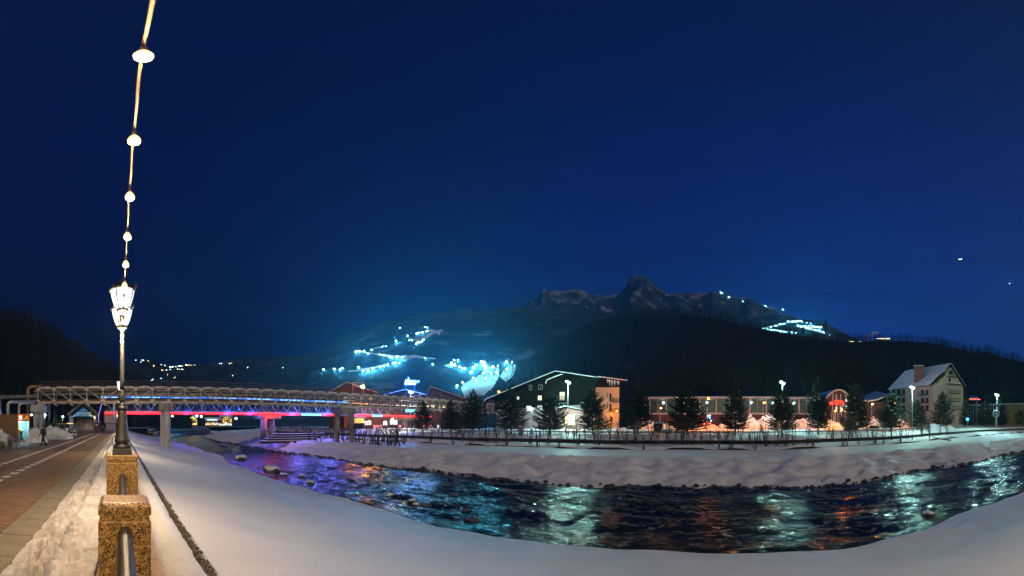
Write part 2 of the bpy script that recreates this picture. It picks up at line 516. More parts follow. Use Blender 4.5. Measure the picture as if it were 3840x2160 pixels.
m_mount = slope_mat('mountain_rock_snow', (0.010, 0.013, 0.017), (0.035, 0.042, 0.052), snow=(0.30, 0.35, 0.42), scale=0.006, th=(0.38, 0.62), steep=0.35)  # cool dusk tint mixed into rock and snow colours against the warm fill
m_village = slope_mat('village_hill_slope', (0.02, 0.024, 0.026), (0.05, 0.055, 0.06), snow=(0.25, 0.27, 0.3), scale=0.02, th=(0.5, 0.75))

H_LEFT = Hill([(-400, 1120), (-200, 1150), (0, 1188), (60, 1196), (150, 1232), (250, 1298), (330, 1350), (400, 1390), (460, 1420), (540, 1462), (620, 1500), (700, 1540)], 420, 175, 8, 0.02, z0=0.0, gamma=0.9)
H_VILL = Hill([(350, 1420), (440, 1395), (500, 1352), (560, 1350), (640, 1372), (760, 1364), (860, 1350), (900, 1334), (960, 1341), (1060, 1338), (1150, 1330), (1300, 1318), (1500, 1330), (1800, 1380)], 1300, 420, 20, 0.006, gamma=1.1)
H_SKI = Hill([(900, 1420), (1100, 1350), (1180, 1325), (1250, 1295), (1350, 1240), (1450, 1212), (1550, 1190), (1700, 1172), (1800, 1165), (1900, 1160), (2000, 1150), (2100, 1150), (2200, 1160), (2600, 1200)], 2300, 430, 40, 0.003, gamma=0.85, gully=30)
H_PEAK = Hill([(1500, 1260), (1700, 1195), (1860, 1165), (1950, 1150), (2000, 1122), (2030, 1104), (2080, 1088), (2150, 1079), (2200, 1088), (2240, 1104), (2300, 1108), (2322, 1100), (2345, 1080), (2365, 1048), (2385, 1036), (2405, 1033), (2430, 1042), (2460, 1060), (2480, 1082), (2500, 1102),
               (2530, 1110), (2575, 1098), (2600, 1105), (2640, 1098), (2680, 1089), (2710, 1096), (2740, 1112), (2760, 1119), (2800, 1112), (2830, 1122), (2870, 1142), (2930, 1170), (3000, 1200), (3100, 1240), (3250, 1300), (3500, 1400)], 3900, 1700, 150, 0.0022, gamma=1.05, gully=220, jag=34)
H_EAST = Hill([(2500, 1330), (2700, 1250), (2850, 1182), (2900, 1178), (2960, 1184), (3000, 1194), (3040, 1196), (3080, 1206), (3110, 1214), (3150, 1240), (3180, 1258), (3230, 1278), (3300, 1300), (3500, 1360)], 2100, 700, 20, 0.006, gamma=1.0, gully=12)
H_FOREST = Hill([(1780, 1530), (1850, 1480), (1900, 1430), (1950, 1396), (2000, 1352), (2060, 1296), (2150, 1236), (2250, 1196), (2350, 1178), (2420, 1173), (2550, 1178), (2700, 1196), (2800, 1222), (2900, 1242), (3000, 1256), (3100, 1270), (3200, 1281), (3300, 1279), (3400, 1279), (3500, 1285), (3600, 1306), (3660, 1325), (3700, 1318), (3760, 1340), (3800, 1348), (3850, 1362), (3950, 1380), (4200, 1440)], 650, 240, 10, 0.012, gamma=0.95)
H_PEAK.build('mountain', m_mount, 1350, 3500, 240, 70, 1.15)
H_SKI.build('ski_hill', m_ski, 900, 2500, 200, 90, 1.2)
H_EAST.build('east_slope', m_ski, 2500, 3500, 110, 60, 1.2)
H_VILL.build('village_hill', m_village, 330, 1800, 150, 50, 1.2)
H_LEFT.build('wooded_hill', m_forest, -450, 720, 120, 40, 1.3)
H_FOREST.build('forest_hill', m_forest, 1760, 4250, 220, 50, 1.3)

# ================================================================== FOREGROUND: promenade edge, parapet, lamp post
rnd = random.Random(3)
# ---- paving bricks: the nearest ones singly, the next rows joined, the far paving is left to the material
m_bricks = [mat('paving_brick_red', (0.30, 0.18, 0.09), rough=0.55, vary=0.4, scale=6, bump=0.3, bscale=60),
            mat('paving_brick_brown', (0.25, 0.15, 0.08), rough=0.55, vary=0.4, scale=6, bump=0.3, bscale=60),
            mat('paving_brick_dark', (0.17, 0.11, 0.075), rough=0.5, vary=0.4, scale=6, bump=0.3, bscale=60)]
BL, BW = 0.24, 0.12
brick_me = []
for m in m_bricks:
    brick_me.append(MB().box((0, 0, -0.02), (BL - 0.008, BW - 0.008, 0.05), taper=0.985).mesh('brick', m))
cells = []
j = 0; y = 5.2
while y < 24:
    x = -1.83 - BL / 2 - (BL / 2 if j % 2 else 0)
    while x > -0.345 * y - 0.2 and x > -7.15:
        if not any(abs(x - lx) < 0.26 for lx in (-3.72, -5.12)): cells.append((math.hypot(x, y), x, y))
        x -= BL
    y += BW; j += 1
cells.sort()
far_b = [MB(), MB(), MB()]
for k, (d, x, y) in enumerate(cells):
    q = rnd.choice((0, 0, 1, 1, 1, 2)); dz = 0.001 + rnd.random() * 0.004
    if k < 300:
        link('brick', brick_me[q], promenade, loc=(x, y, dz), rz=rnd.uniform(-0.012, 0.012))
    else:
        far_b[q].box((x, y, dz - 0.02), (BL - 0.008, BW - 0.008, 0.05), rz=rnd.uniform(-0.01, 0.01), taper=0.985)
for q in range(3):
    tag(far_b[q].build('paving_bricks', m_bricks[q], promenade), kind='stuff')
# ---- granite band and the pale marker stones
m_band = mat('granite_band', (0.30, 0.27, 0.19), rough=0.45, vary=0.35, scale=2.5, bump=0.2, bscale=50, col2=(0.19, 0.17, 0.12))
slab_me = MB().box((0, 0, -0.03), (0.52, 0.985, 0.075), taper=0.992).mesh('slab', m_band)
for i in range(70):
    link('slab', slab_me, promenade, loc=(-1.565, -1 + i * 1.0, rnd.uniform(0.0, 0.006)))
m_mark = mat('pale_marker_stone', (0.62, 0.60, 0.56), rough=0.6, vary=0.25, scale=5, bump=0.2)
mk_me = MB().box((0, 0, -0.015), (0.24, 0.46, 0.05), taper=0.99).mesh('marker_stone', m_mark)
for lx, y0 in ((-3.72, 10.9), (-5.12, 13.2)):
    for i in range(64):
        link('marker_stone', mk_me, promenade, loc=(lx, y0 + i * 0.95, 0.006 if y0 + i * 0.95 < 70 else prom_z(y0 + i * 0.95) + 0.006))
# ---- granite ledge under the parapet
m_ledge = mat('brown_granite_ledge', (0.30, 0.19, 0.12), rough=0.4, vary=0.3, scale=30, bump=0.1, bscale=90)
led_me = MB().box((0, 0, -0.02), (0.80, 0.62, 0.09), taper=0.995).mesh('ledge_slab', m_ledge)
for i in range(60):
    link('ledge_slab', led_me, promenade, loc=(0.06, 1.0 + i * 0.63, 0.03))

# ---- trodden snow left of the parapet, smooth snow strip right of it
def trod(x, Y):
    e = -1.34 + 0.10 * noise.noise(Vector((Y * 0.9, 1.0, 0))) + 0.05 * noise.noise(Vector((Y * 3.1, 5.0, 0)))
    if Y > 6: e += 0.0
    t = (x - e) / (-0.24 - e)
    base = 0.12 * smooth(t * 2.2) + 0.17 * smooth((t - 0.50) / 0.14)
    crack = -0.14 * math.exp(-((t - 0.50 + 0.05 * noise.noise(Vector((Y * 1.2, 2.0, 0)))) / 0.035) ** 2)
    lum = 0.10 * abs(noise.noise(Vector((x * 6, Y * 3.2, 3)))) + 0.09 * noise.noise(Vector((x * 11, Y * 7, 7))) + 0.06 * noise.noise(Vector((x * 30, Y * 19, 9)))
    k = smooth(t * 3) * lerp(1.0, 0.45, smooth((t - 0.55) / 0.2))
    if Y < 5.0 and t > 0.3: k *= 1.6
    z = base + crack * smooth(t * 4) + lum * k
    return (x, Y, z if t > 0.02 else -0.03)
b = MB(); b.grid(trod, [-1.56 + i * 0.026 for i in range(52)], ysteps(0.045, 1.012, 0, 78, 4.5))
struct('trodden_snow', b, M_SNOWD, sm=True)
def strip(t, Y):
    x = lerp(0.455 + 0.02 * noise.noise(Vector((Y * 2, 1, 0))), 0.90 + 0.03 * noise.noise(Vector((Y * 3.2, 8, 0))), t)
    z = 0.02 + 0.20 * (math.sin(PI * clamp(t * 0.92 + 0.04)) ** 0.5) + 0.025 * fbm(x * 4, Y * 2.4, 2, 3)
    if t > 0.93: z = 0.08 - 0.2 * (t - 0.93) / 0.07
    if t < 0.03: z = 0.01
    return (x, Y, z)
b = MB(); b.grid(strip, [i / 24 for i in range(25)], ysteps(0.06, 1.015, 0, 78, 4.0))
struct('snow_strip', b, M_SNOW, sm=True)

# ---- gabion edge: stones under hexagonal wire
gab = thing('gabion', (0, 0, 0), 'narrow wire-netted stone gabion running beside the parapet towards the bridge', 'gabion')
m_stone = [mat('gabion_stone_%d' % i, c, rough=0.85, vary=0.45, scale=9, bump=0.5, bscale=25) for i, c in
           enumerate(((0.10, 0.07, 0.042), (0.055, 0.042, 0.03), (0.14, 0.10, 0.062)))]
st_me = []
for i in range(6):
    st_me.append(MB().ico((0, 0, 0), 0.048, 2, (1.0, 1.25, 0.6), 0.55, i).mesh('stone', m_stone[i % 3], True))
spots = []
y = 2.7
while y < 70:
    for q in range(3): spots.append((0.92 + q * 0.045 + rnd.uniform(-0.02, 0.02), y + rnd.uniform(-0.03, 0.03)))
    y += 0.085 if y < 14 else 0.16
farst = MB()
for k, (x, y) in enumerate(spots):
    zz = 0.0 + rnd.uniform(-0.02, 0.02)
    if k < 300:
        o = link('stone', st_me[k % 6], gab, loc=(x, y, zz)); o.rotation_euler = (rnd.uniform(-.6, .6), rnd.uniform(-.6, .6), rnd.uniform(0, 6.3))
        s = rnd.uniform(0.7, 1.15); o.scale = (s, s, s)
    else:
        farst.ico((x, y, zz), 0.042 if y < 14 else 0.055, 1, (1, 1.4, 0.5), 0.4, k)
tag(farst.build('stones', m_stone[0], gab), kind='stuff')
b = MB(); b.grid(lambda x, y: (x, y, -0.045), [0.86, 1.10], spaced(2, 78, 4)); b.build('bed', m_stone[1], gab)
m_wire = mat('galvanised_wire', (0.30, 0.27, 0.22), rough=0.5, metal=0.6, vary=0.3, scale=20)
wm = MB(); hx = 0.031
r_ = 0
y = 2.7
while y < 13:
    for q in range(2):
        cx = 0.915 + q * 2 * hx + (hx if r_ % 2 else 0)
        zc = 0.042 + 0.012 * noise.noise(Vector((cx * 9, y * 6, 0)))
        p0, p1, p2, p3 = (cx - hx, y, zc), (cx, y + 0.02, zc), (cx + hx, y, zc), (cx, y + 0.062, zc)
        for a_, b_ in ((p0, p1), (p1, p2), (p1, p3)): wm.beam(a_, b_, 0.004)
    y += 0.062; r_ += 1
wm.tube([(0.90, yy * 0.5 + 2.5, 0.06) for yy in range(60)], 0.004, 4); wm.tube([(1.045, yy * 0.5 + 2.5, 0.05) for yy in range(60)], 0.004, 4)
wm.build('wire_mesh', m_wire, gab)

# ---- granite pillars
def granite_mat():
    m, n, l, b = principled('polished_granite')
    b.inputs['Roughness'].default_value = 0.28
    tc = n.new('ShaderNodeTexCoord')
    v = n.new('ShaderNodeTexVoronoi'); v.inputs['Scale'].default_value = 75; v.inputs['Randomness'].default_value = 1.0
    t = n.new('ShaderNodeTexNoise'); t.inputs['Scale'].default_value = 38; t.inputs['Detail'].default_value = 7; t.inputs['Distortion'].default_value = 1.6
    l.new(tc.outputs['Object'], v.inputs['Vector']); l.new(tc.outputs['Object'], t.inputs['Vector'])
    r = n.new('ShaderNodeValToRGB'); e = r.color_ramp.elements
    e[0].position = 0.36; e[0].color = (0.018, 0.013, 0.008, 1)
    e[1].position = 0.66; e[1].color = (0.72, 0.50, 0.28, 1)
    for p_, c_ in ((0.43, (0.10, 0.065, 0.028, 1)), (0.50, (0.42, 0.25, 0.085, 1)), (0.57, (0.55, 0.34, 0.14, 1))):
        k = e.new(p_); k.color = c_
    mx = n.new('ShaderNodeMix'); mx.data_type = 'RGBA'; mx.blend_type = 'MULTIPLY'; mx.inputs['Factor'].default_value = 0.75
    l.new(t.outputs['Fac'], r.inputs[0]); bw = n.new('ShaderNodeRGBToBW'); l.new(v.outputs['Color'], bw.inputs[0]); mr = n.new('ShaderNodeMapRange'); mr.inputs['To Min'].default_value = 0.35; mr.inputs['To Max'].default_value = 1.5; l.new(bw.outputs[0], mr.inputs['Value'])
    l.new(r.outputs[0], mx.inputs['A']); l.new(mr.outputs[0], mx.inputs['B'])
    hs = n.new('ShaderNodeMix'); hs.data_type = 'RGBA'; hs.blend_type = 'MULTIPLY'; hs.inputs['Factor'].default_value = 1
    hs.inputs['B'].default_value = (0.92, 0.84, 0.60, 1)
    l.new(mx.outputs['Result'], hs.inputs['A']); l.new(hs.outputs['Result'], b.inputs['Base Color'])
    return m
M_GRAN = granite_mat()
m_groove = mat('dark_joint', (0.03, 0.024, 0.018), rough=0.9)
def cap_mb(w, z0, h, ch):
    """Slab with a chamfered top edge."""
    b = MB(); k = w / 2
    ring = lambda s, z: [(-s, -s, z), (s, -s, z), (s, s, z), (-s, s, z)]
    vs = ring(k, z0) + ring(k, z0 + h) + ring(k - ch, z0 + h + ch * 0.8)
    fs = [(3, 2, 1, 0), (8, 9, 10, 11)]
    for i in range(2):
        for j in range(4): fs.append((i * 4 + j, i * 4 + (j + 1) % 4, (i + 1) * 4 + (j + 1) % 4, (i + 1) * 4 + j))
    return b.add(vs, fs)
def pillar(cy, w, z_cap, cap_h, label, ch=0.035, group=None):
    t = thing('granite_pillar', (0.04, cy, 0.0), label, 'pillar', group)
    MB().box((0, 0, (z_cap - 0.055) / 2 + 0.02), (w, w, z_cap - 0.055 - 0.04)).build('body', M_GRAN, t, bevel=0.012)
    MB().box((0, 0, z_cap - 0.03), (w * 0.93, w * 0.93, 0.06)).build('neck', M_GRAN, t)
    cap_mb(w, z_cap, cap_h, ch).build('cap', M_GRAN, t, bevel=0.006)
    return t
pillar(3.375, 0.45, 0.965, 0.078, 'nearest speckled brown granite parapet pillar with bevelled cap, no lamp on it')
pillar(6.985, 0.565, 1.107, 0.075, 'speckled brown granite pillar carrying the black lamp post', ch=0.012)
for cy in (10.6, 14.2, 17.8):
    pillar(cy, 0.45, 0.965, 0.078, 'granite parapet pillar hidden in line behind the lamp pillar', group='parapet pillars behind the lamp')
pillar(21.4, 0.565, 1.107, 0.075, 'granite pillar carrying the second, farther lamp post', ch=0.012)
pillar(-0.85, 0.45, 0.965, 0.078, 'granite parapet pillar just beneath the viewer')
m_iron = mat('black_cast_iron', (0.018, 0.017, 0.016), rough=0.48, metal=0.0, vary=0.3, scale=8, bump=0.12, bscale=30, spec=0.6)
rp = [(-0.058, -0.10), (-0.058, -0.045), (-0.050, -0.040), (-0.050, -0.028), (-0.041, -0.022), (-0.041, -0.010), (-0.030, 0.0), (-0.014, 0.006)]
rp = rp + [(-x, z) for x, z in reversed(rp)]
for y0, y1, lab in ((3.16, -0.63, 'black cast-iron handrail running from the nearest pillar towards the viewer'),
                    (6.71, 3.59, 'black cast-iron handrail between the nearest pillar and the lamp pillar')):
    b = MB(); b.prism([(0.04 + x, y0, 0.862 + z) for x, z in rp], (0, y1 - y0, 0))
    t = thing('handrail', (0, 0, 0), lab, 'handrail')
    b.build('rail', m_iron, t, sm=False)
    lo = MB(); lo.beam((0.04, y0, 0.30), (0.04, y1, 0.30), 0.05)
    lo.build('lower_rail', m_iron, t)
    k = abs(y1 - y0); nb = int(k / 0.22)
    bal = MB().lathe([(0.016, 0), (0.012, 0.1), (0.022, 0.2), (0.012, 0.3), (0.014, 0.44)], n=8).mesh('baluster', m_iron, True)
    for i in range(nb): link('baluster', bal, t, loc=(0.04, y0 + (y1 - y0) * (i + 0.5) / nb, 0.325))

# ---- lamp post
M_LANT = glow('lantern_glass', (0.86, 0.94, 1.0), 2.2)
def lamp_post(loc, label, detail=True):
    t = thing('lamp_post', loc, label, 'lamp post')
    MB().box((0, 0, 0.06), (0.366, 0.366, 0.12), taper=0.96).build('plinth', m_iron, t, bevel=0.008)
    base = MB(); base.lathe([(0.165, 0.12), (0.172, 0.14), (0.172, 0.165), (0.150, 0.185), (0.128, 0.20), (0.118, 0.212), (0.124, 0.225),
                             (0.142, 0.24), (0.150, 0.265), (0.148, 0.29), (0.138, 0.31), (0.132, 0.335), (0.118, 0.42), (0.104, 0.55), (0.093, 0.68), (0.087, 0.78), (0.084, 0.845)], n=32)
    bo = base.build('base', m_iron, t, sm=True)
    col = MB(); col.lathe([(0.098, 0.845), (0.106, 0.86), (0.106, 0.885), (0.090, 0.90), (0.078, 0.92), (0.084, 0.935), (0.072, 0.955), (0.056, 0.975),
                           (0.062, 0.99), (0.074, 1.01), (0.079, 1.035), (0.074, 1.07), (0.060, 1.10), (0.055, 1.13), (0.062, 1.17), (0.054, 1.19), (0.050, 1.20)], n=32, flute=8, fd=0.05)
    cap = col.build('capital', m_iron, t, sm=True)
    lv = MB()
    for k in range(8):
        a = 2 * PI * k / 8; ca, sa = math.cos(a), math.sin(a)
        P = [(0.070, 1.03), (0.084, 1.07), (0.079, 1.12), (0.066, 1.16), (0.078, 1.185)]
        wd = [0.006, 0.026, 0.028, 0.016, 0.004]
        vs = []
        for (r, z), w in zip(P, wd):
            vs += [(r * ca - w * sa, r * sa + w * ca, z), ((r + 0.006) * ca, (r + 0.006) * sa, z), (r * ca + w * sa, r * sa - w * ca, z)]
        fs = []
        for i in range(4):
            fs += [(i * 3, i * 3 + 1, i * 3 + 4, i * 3 + 3), (i * 3 + 1, i * 3 + 2, i * 3 + 5, i * 3 + 4)]
        lv.add(vs, fs)
    lv.build('leaf_ornament', m_iron, cap)
    MB().lathe([(0.046, 1.20), (0.045, 1.4), (0.040, 2.0), (0.037, 2.55)], n=48, flute=12, fd=0.13).build('pole', m_iron, t, sm=True)
    MB().lathe([(0.045, 2.52), (0.055, 2.54), (0.055, 2.56), (0.042, 2.58), (0.05, 2.62), (0.06, 2.66), (0.045, 2.71), (0.03, 2.75), (0.018, 2.84), (0.028, 2.87), (0.0, 2.93)], n=16).build('finial', m_iron, t, sm=True)
    for sgn in (-1, 1):
        a = MB(); pts = []
        for i in range(11):
            u = i / 10; pts.append((0, sgn * (0.03 + 0.55 * u), 2.44 + 0.16 * math.sin(u * PI * 0.75) - 0.10 * u))
        a.tube(pts, 0.017, 8)
        sp = [(0, sgn * (0.10 + 0.09 * (1 - q / 14) * math.cos(q * 0.62)), 2.36 + 0.09 * (1 - q / 14) * math.sin(q * 0.62)) for q in range(14)]
        a.tube(sp, 0.009, 6)
        a.build('arm', m_iron, t, sm=True)
        c = (0, sgn * 0.58, 0)
        lamp('lantern_light', (0, sgn * 0.58, 2.40), (1.0, 0.74, 0.48), 330, 0.12, t)
        L = MB().lathe([(0.05, 2.53), (0.10, 2.56), (0.115, 2.60)], c, 20).build('lantern', m_iron, t, sm=True)
        MB().lathe([(0.100, 2.60), (0.128, 2.66), (0.158, 2.74), (0.182, 2.83), (0.198, 2.92), (0.203, 2.965)], c, 20).build('glass', M_LANT, L, sm=True)
        rib = MB()
        for k in range(4):
            an = PI / 4 + k * PI / 2 + 0.25
            rib.tube([(c[0] + r * math.cos(an), c[1] + r * math.sin(an), z) for r, z in ((0.105, 2.60), (0.134, 2.66), (0.164, 2.74), (0.188, 2.83), (0.204, 2.92), (0.212, 2.965))], 0.013, 6)
            sc = [(c[0] + rr * math.cos(an), c[1] + rr * math.sin(an), zz) for rr, zz in ((0.225, 2.955), (0.255, 2.96), (0.275, 2.985), (0.275, 3.02), (0.255, 3.035), (0.245, 3.015))]
            rib.tube(sc, 0.009, 6)
        rib.build('ribs', m_iron, L)
        MB().lathe([(0.208, 2.955), (0.235, 2.96), (0.238, 2.985), (0.222, 3.0), (0.205, 3.01), (0.16, 3.06), (0.09, 3.11), (0.03, 3.135), (0.022, 3.17), (0.03, 3.19), (0.0, 3.22)], c, 24).build('rim', m_iron, L, sm=True)
    return t
lamp_post((0.04, 6.985, 1.186), 'tall black double-lantern lamp post on the nearer granite pillar')
lamp_post((0.04, 21.4, 1.186), 'farther black lamp post whose lantern shows behind the near post')
for k_, cy in enumerate((35.8, 50.2, 64.6)):
    pillar(cy, 0.565, 1.107, 0.075, 'granite lamp pillar farther along the parapet, hidden in line', group='lamp pillars hidden in line')
    q = lamp_post((0.04, cy, 1.186), 'black double-lantern lamp post farther along the parapet, hidden in line'); q['group'] = 'lamp posts hidden in line'
for cy in (-7.4, -21.8):
    pillar(cy, 0.565, 1.107, 0.075, 'granite lamp pillar behind the viewer', group='lamp pillars behind the viewer')
    q = lamp_post((0.04, cy, 1.186), 'black double-lantern lamp post behind the viewer'); q['group'] = 'lamp posts behind the viewer'

# ---- string of bulbs over the parapet, tied to the lamp post
M_BULB = glow('warm_bulb', (1.0, 0.70, 0.30), 1.75)
m_cable = mat('pale_lamp_cable', (0.30, 0.24, 0.16), rough=0.5, vary=0.2)
m_sock = mat('bulb_socket', (0.05, 0.04, 0.03), rough=0.5)
sl = thing('string_lights', (0, 0, 0), 'string of warm glowing bulbs hanging overhead along the parapet', 'string lights')
els = [1.0, .774, .622, .514, .4386, .3814, .341, .3079, .2814, .26, .2429, .2293]
bulb_pts = []
for i in range(12):
    Y = 1.64 * (0.642 + 0.372 * i) if i < 6 else None
    if Y is None: Y = 4.11 + (i - 5) * 0.45
    z = EYE + Y * math.tan(els[i]); bulb_pts.append((0.066 - 0.003 * i, Y, z))
back = [(0.07, 0.44 - 0.61 * k, bulb_pts[0][2] + 0.02 * math.sin(k)) for k in range(12)]
bme = MB().lathe([(0.010, 0.0), (0.021, -0.014), (0.031, -0.038), (0.029, -0.058), (0.016, -0.071), (0.0, -0.075)], n=14).mesh('bulb', M_BULB, True)
sme = MB().lathe([(0.012, 0.0), (0.014, 0.02), (0.010, 0.05)], n=10).mesh('socket', m_sock, True)
for (x, y, z) in bulb_pts + back:
    lamp('bulb_light', (x, y, z - 0.13), (1.0, 0.64, 0.30), 22, 0.04, sl)
    link('bulb', bme, sl, loc=(x, y, z)); link('socket', sme, sl, loc=(x, y, z))
allp = list(reversed(bulb_pts)) + back
cb = MB()
for a_, b_ in zip(allp, allp[1:]):
    a_, b_ = Vector(a_), Vector(b_); up = Vector((0, 0, 0.055)); n = 6
    cb.tube([a_.lerp(b_, k / n) + up + Vector((0.002 * math.sin(k * 1.1), 0, -0.02 * math.sin(PI * k / n))) for k in range(n + 1)], 0.0065, 6)
cb.build('cable', m_cable, sl, sm=True)

# ================================================================== PIPE BRIDGE (near) and LIT FOOTBRIDGE (behind it)
rnd = random.Random(11)
m_steel = mat('pale_painted_steel', (0.60, 0.54, 0.45), rough=0.6, vary=0.35, scale=1.2, bump=0.1, col2=(0.34, 0.26, 0.18))
m_rust = mat('rusty_steel', (0.16, 0.085, 0.045), rough=0.8, vary=0.5, scale=2.0, bump=0.3)
m_pipe = mat('pipe_lagging', (0.30, 0.27, 0.23), rough=0.5, metal=0.3, vary=0.4, scale=0.8)
m_conc = mat('concrete_pier', (0.42, 0.40, 0.37), rough=0.8, vary=0.25, scale=0.9, bump=0.3, bscale=8, stretch=(1, 1, 0.35))
m_concd = mat('stained_concrete', (0.34, 0.29, 0.23), rough=0.85, vary=0.5, scale=1.4, bump=0.3, bscale=8, stretch=(2, 2, 0.3), col2=(0.12, 0.095, 0.07))
m_rail = mat('brown_handrail', (0.12, 0.075, 0.05), rough=0.7, vary=0.3)
BY = 70.0
ZB, ZT = 6.05, 8.70
pb = thing('pipe_bridge', (0, BY, 0), 'long steel truss bridge carrying pipes across the river, snow on its top', 'bridge')
X0, X1, PW = -15.6, 121.0, 3.1
N = int((X1 - X0) / PW)
xs = [X0 + i * PW for i in range(N + 1)]
for yy, sgn in ((0.0, -1), (2.4, 1)):
    MB().beam((X0, yy, ZT), (X1, yy, ZT), 0.22, 0.30).build('top_chord', m_steel, pb)
    MB().beam((X0, yy, ZB), (X1, yy, ZB), 0.22, 0.26).build('bottom_chord', m_steel, pb)
post_me = MB().beam((0, 0, ZB + 0.1), (0, 0, ZT - 0.1), 0.15).mesh('post', m_steel)
dg = MB().beam((0, 0, ZT - 0.2), (PW, 0, ZB + 0.2), 0.13).mesh('diagonal', m_steel)
dg2 = MB().beam((0, 0, ZB + 0.2), (PW, 0, ZT - 0.2), 0.13).mesh('diagonal', m_steel)
gus = MB().prism([(-0.5, 0, 0), (0.5, 0, 0), (0.22, 0, -0.36), (-0.22, 0, -0.36)], (0, 0.02, 0)).mesh('gusset', m_steel)
SPAN = [(-15.6, 8.7), (8.7, 48.8), (48.8, 121.0)]
for yy in (0.0, 2.4):
    for i, x in enumerate(xs):
        link('post', post_me, pb, loc=(x, yy, 0))
        if yy == 0.0:
            link('gusset', gus, pb, loc=(x, -0.13, ZT - 0.1))
            o = link('gusset', gus, pb, loc=(x, -0.10, ZB + 0.1)); o.rotation_euler = (PI, 0, 0)
        if i < N:
            mid = next((a + b) / 2 for a, b in SPAN if a - 0.1 <= x + 1 <= b + 3)
            link('diagonal', dg if x + PW / 2 < mid else dg2, pb, loc=(x, yy, 0))
cr = MB().beam((0, 0, ZB - 0.2), (0, 2.4, ZB - 0.2), 0.16).mesh('cross_beam', m_steel)
cr2 = MB().beam((0, 0, ZT), (0, 2.4, ZT), 0.14).mesh('cross_beam', m_steel)
bk = MB().prism([(-0.15, -0.5, ZB - 0.42), (0.35, -0.5, ZB - 0.42), (0.75, -0.5, ZB - 0.75), (0.5, -0.5, ZB - 0.78)], (0, 0.5, 0)).mesh('bracket', m_steel)
bb = MB().beam((0, -0.55, ZB - 0.34), (PW * 0.8, -0.55, ZB - 0.34), 0.10, 0.14).mesh('bracket_bar', m_steel)
for x in xs:                                         # cross beams, and short brackets below the lower chord
    for me in (cr, cr2, bk, bb): link(me.name.split('.')[0], me, pb, loc=(x, 0, 0))
for (yy, zz, rr, mm) in ((0.75, ZB + 0.28, 0.27, m_rust), (1.65, ZB + 0.28, 0.27, m_rust), (1.2, ZB + 1.62, 0.30, m_pipe), (0.5, ZB + 2.15, 0.14, m_pipe)):
    MB().tube([(X0 - 1.0, yy, zz), (X1, yy, zz)], rr, 12).build('pipe', mm, pb, sm=True)
# snow lying on the top chord between the gussets
sn = MB()
for i in range(N):
    x = xs[i]; nn = 6
    def top(u, v, x=x): return (lerp(x + 0.32, x + PW - 0.32, u), -0.24 + 2.9 * v, ZT + 0.14 + (0.17 + 0.12 * noise.noise(Vector((x * 1.3 + u * 3, v * 2, 0)))) * (math.sin(PI * u) ** 0.18 if 0 < u < 1 else 0) * (1 if 0.02 < v < 0.98 else 0.0))
    sn.grid(top, [k / nn for k in range(nn + 1)], [0, 0.03, 0.5, 0.97, 1])
sn.build('snow_cover', M_SNOWF, pb, sm=True)
hd = MB().box((0, 0, 0), (0.36, 0.3, 0.34)).mesh('joint_cap', m_rust)
for x in xs: link('joint_cap', hd, pb, loc=(x, -0.05, ZT + 0.26))
for zz in (ZT + 1.55, ZT + 1.0):
    MB().beam((X0, 1.9, zz), (X1, 1.9, zz), 0.06).build('handrail', m_rail, pb)
    MB().beam((X0, 2.9, zz), (X1, 2.9, zz), 0.06).build('handrail', m_rail, pb)
st = MB().beam((0, 0, ZT + 0.2), (0, 0, ZT + 1.55), 0.06).mesh('baluster', m_rail)
for i in range(N * 2 + 1):
    if i % 2 == 0: link('baluster', st, pb, loc=(X0 + i * PW / 2, 1.9, 0))
    else: link('baluster', st, pb, loc=(X0 + i * PW / 2, 2.9, 0))
MB().box(((X0 + X1) / 2, 2.4, ZT + 0.2), (X1 - X0, 1.1, 0.08)).build('walkway', m_rust, pb)
# piers: capped round columns in pairs
def pier(x, zb, z1, rad, capw, ch, m_col, m_cap, parent, yoff=(-0.1, 2.5), snow=True, gap=0.28):
    for yy, dx in ((yoff[0], gap), (yoff[1], -gap)):
        MB().tube([(x + dx, yy, zb), (x + dx, yy, z1)], rad, 24).build('column', m_col, parent, sm=False)
    pc = MB().box((x, (yoff[0] + yoff[1]) / 2, z1 + ch / 2), (capw, yoff[1] - yoff[0] + 1.5, ch)).build('pier_cap', m_cap, parent, bevel=0.04)
    if snow:
        s = MB(); s.grid(lambda u, v: (x + (u - 0.5) * (capw + 0.12), lerp(yoff[0] - 0.85, yoff[1] + 0.85, v), z1 + ch + 0.02 + 0.42 * (math.sin(PI * clamp(u)) * math.sin(PI * clamp(v))) ** 0.45),
                         [k / 8 for k in range(9)], [k / 8 for k in range(9)])
        s.build('snow', M_SNOWF, pc, sm=True)
pier(8.7, -4.0, 4.35, 0.56, 2.5, 1.25, m_conc, m_concd, pb)
def slabpier(x, yc, zb, z1, w, d, capw, capd, ch, m, parent):
    MB().box((x, yc, (zb + z1) / 2), (w, d, z1 - zb)).build('column', m, parent, bevel=0.05)
    pc = MB().box((x, yc, z1 + ch / 2), (capw, capd, ch)).build('pier_cap', m, parent, bevel=0.04)
    s = MB(); s.grid(lambda u, v: (x + (u - 0.5) * capw, yc + (v - 0.5) * capd, z1 + ch + 0.02 + 0.5 * (math.sin(PI * u) * math.sin(PI * v)) ** 0.4), [k / 8 for k in range(9)], [k / 8 for k in range(9)])
    s.build('snow', M_SNOWF, pc, sm=True)
slabpier(-15.7, 1.2, -0.2, 4.15, 1.75, 2.2, 2.5, 4.0, 1.3, m_conc, pb)
for dx in (0, ): pier(48.8, -3.4, 4.2, 0.62, 3.9, 1.3, m_concd, m_concd, pb, gap=1.2)

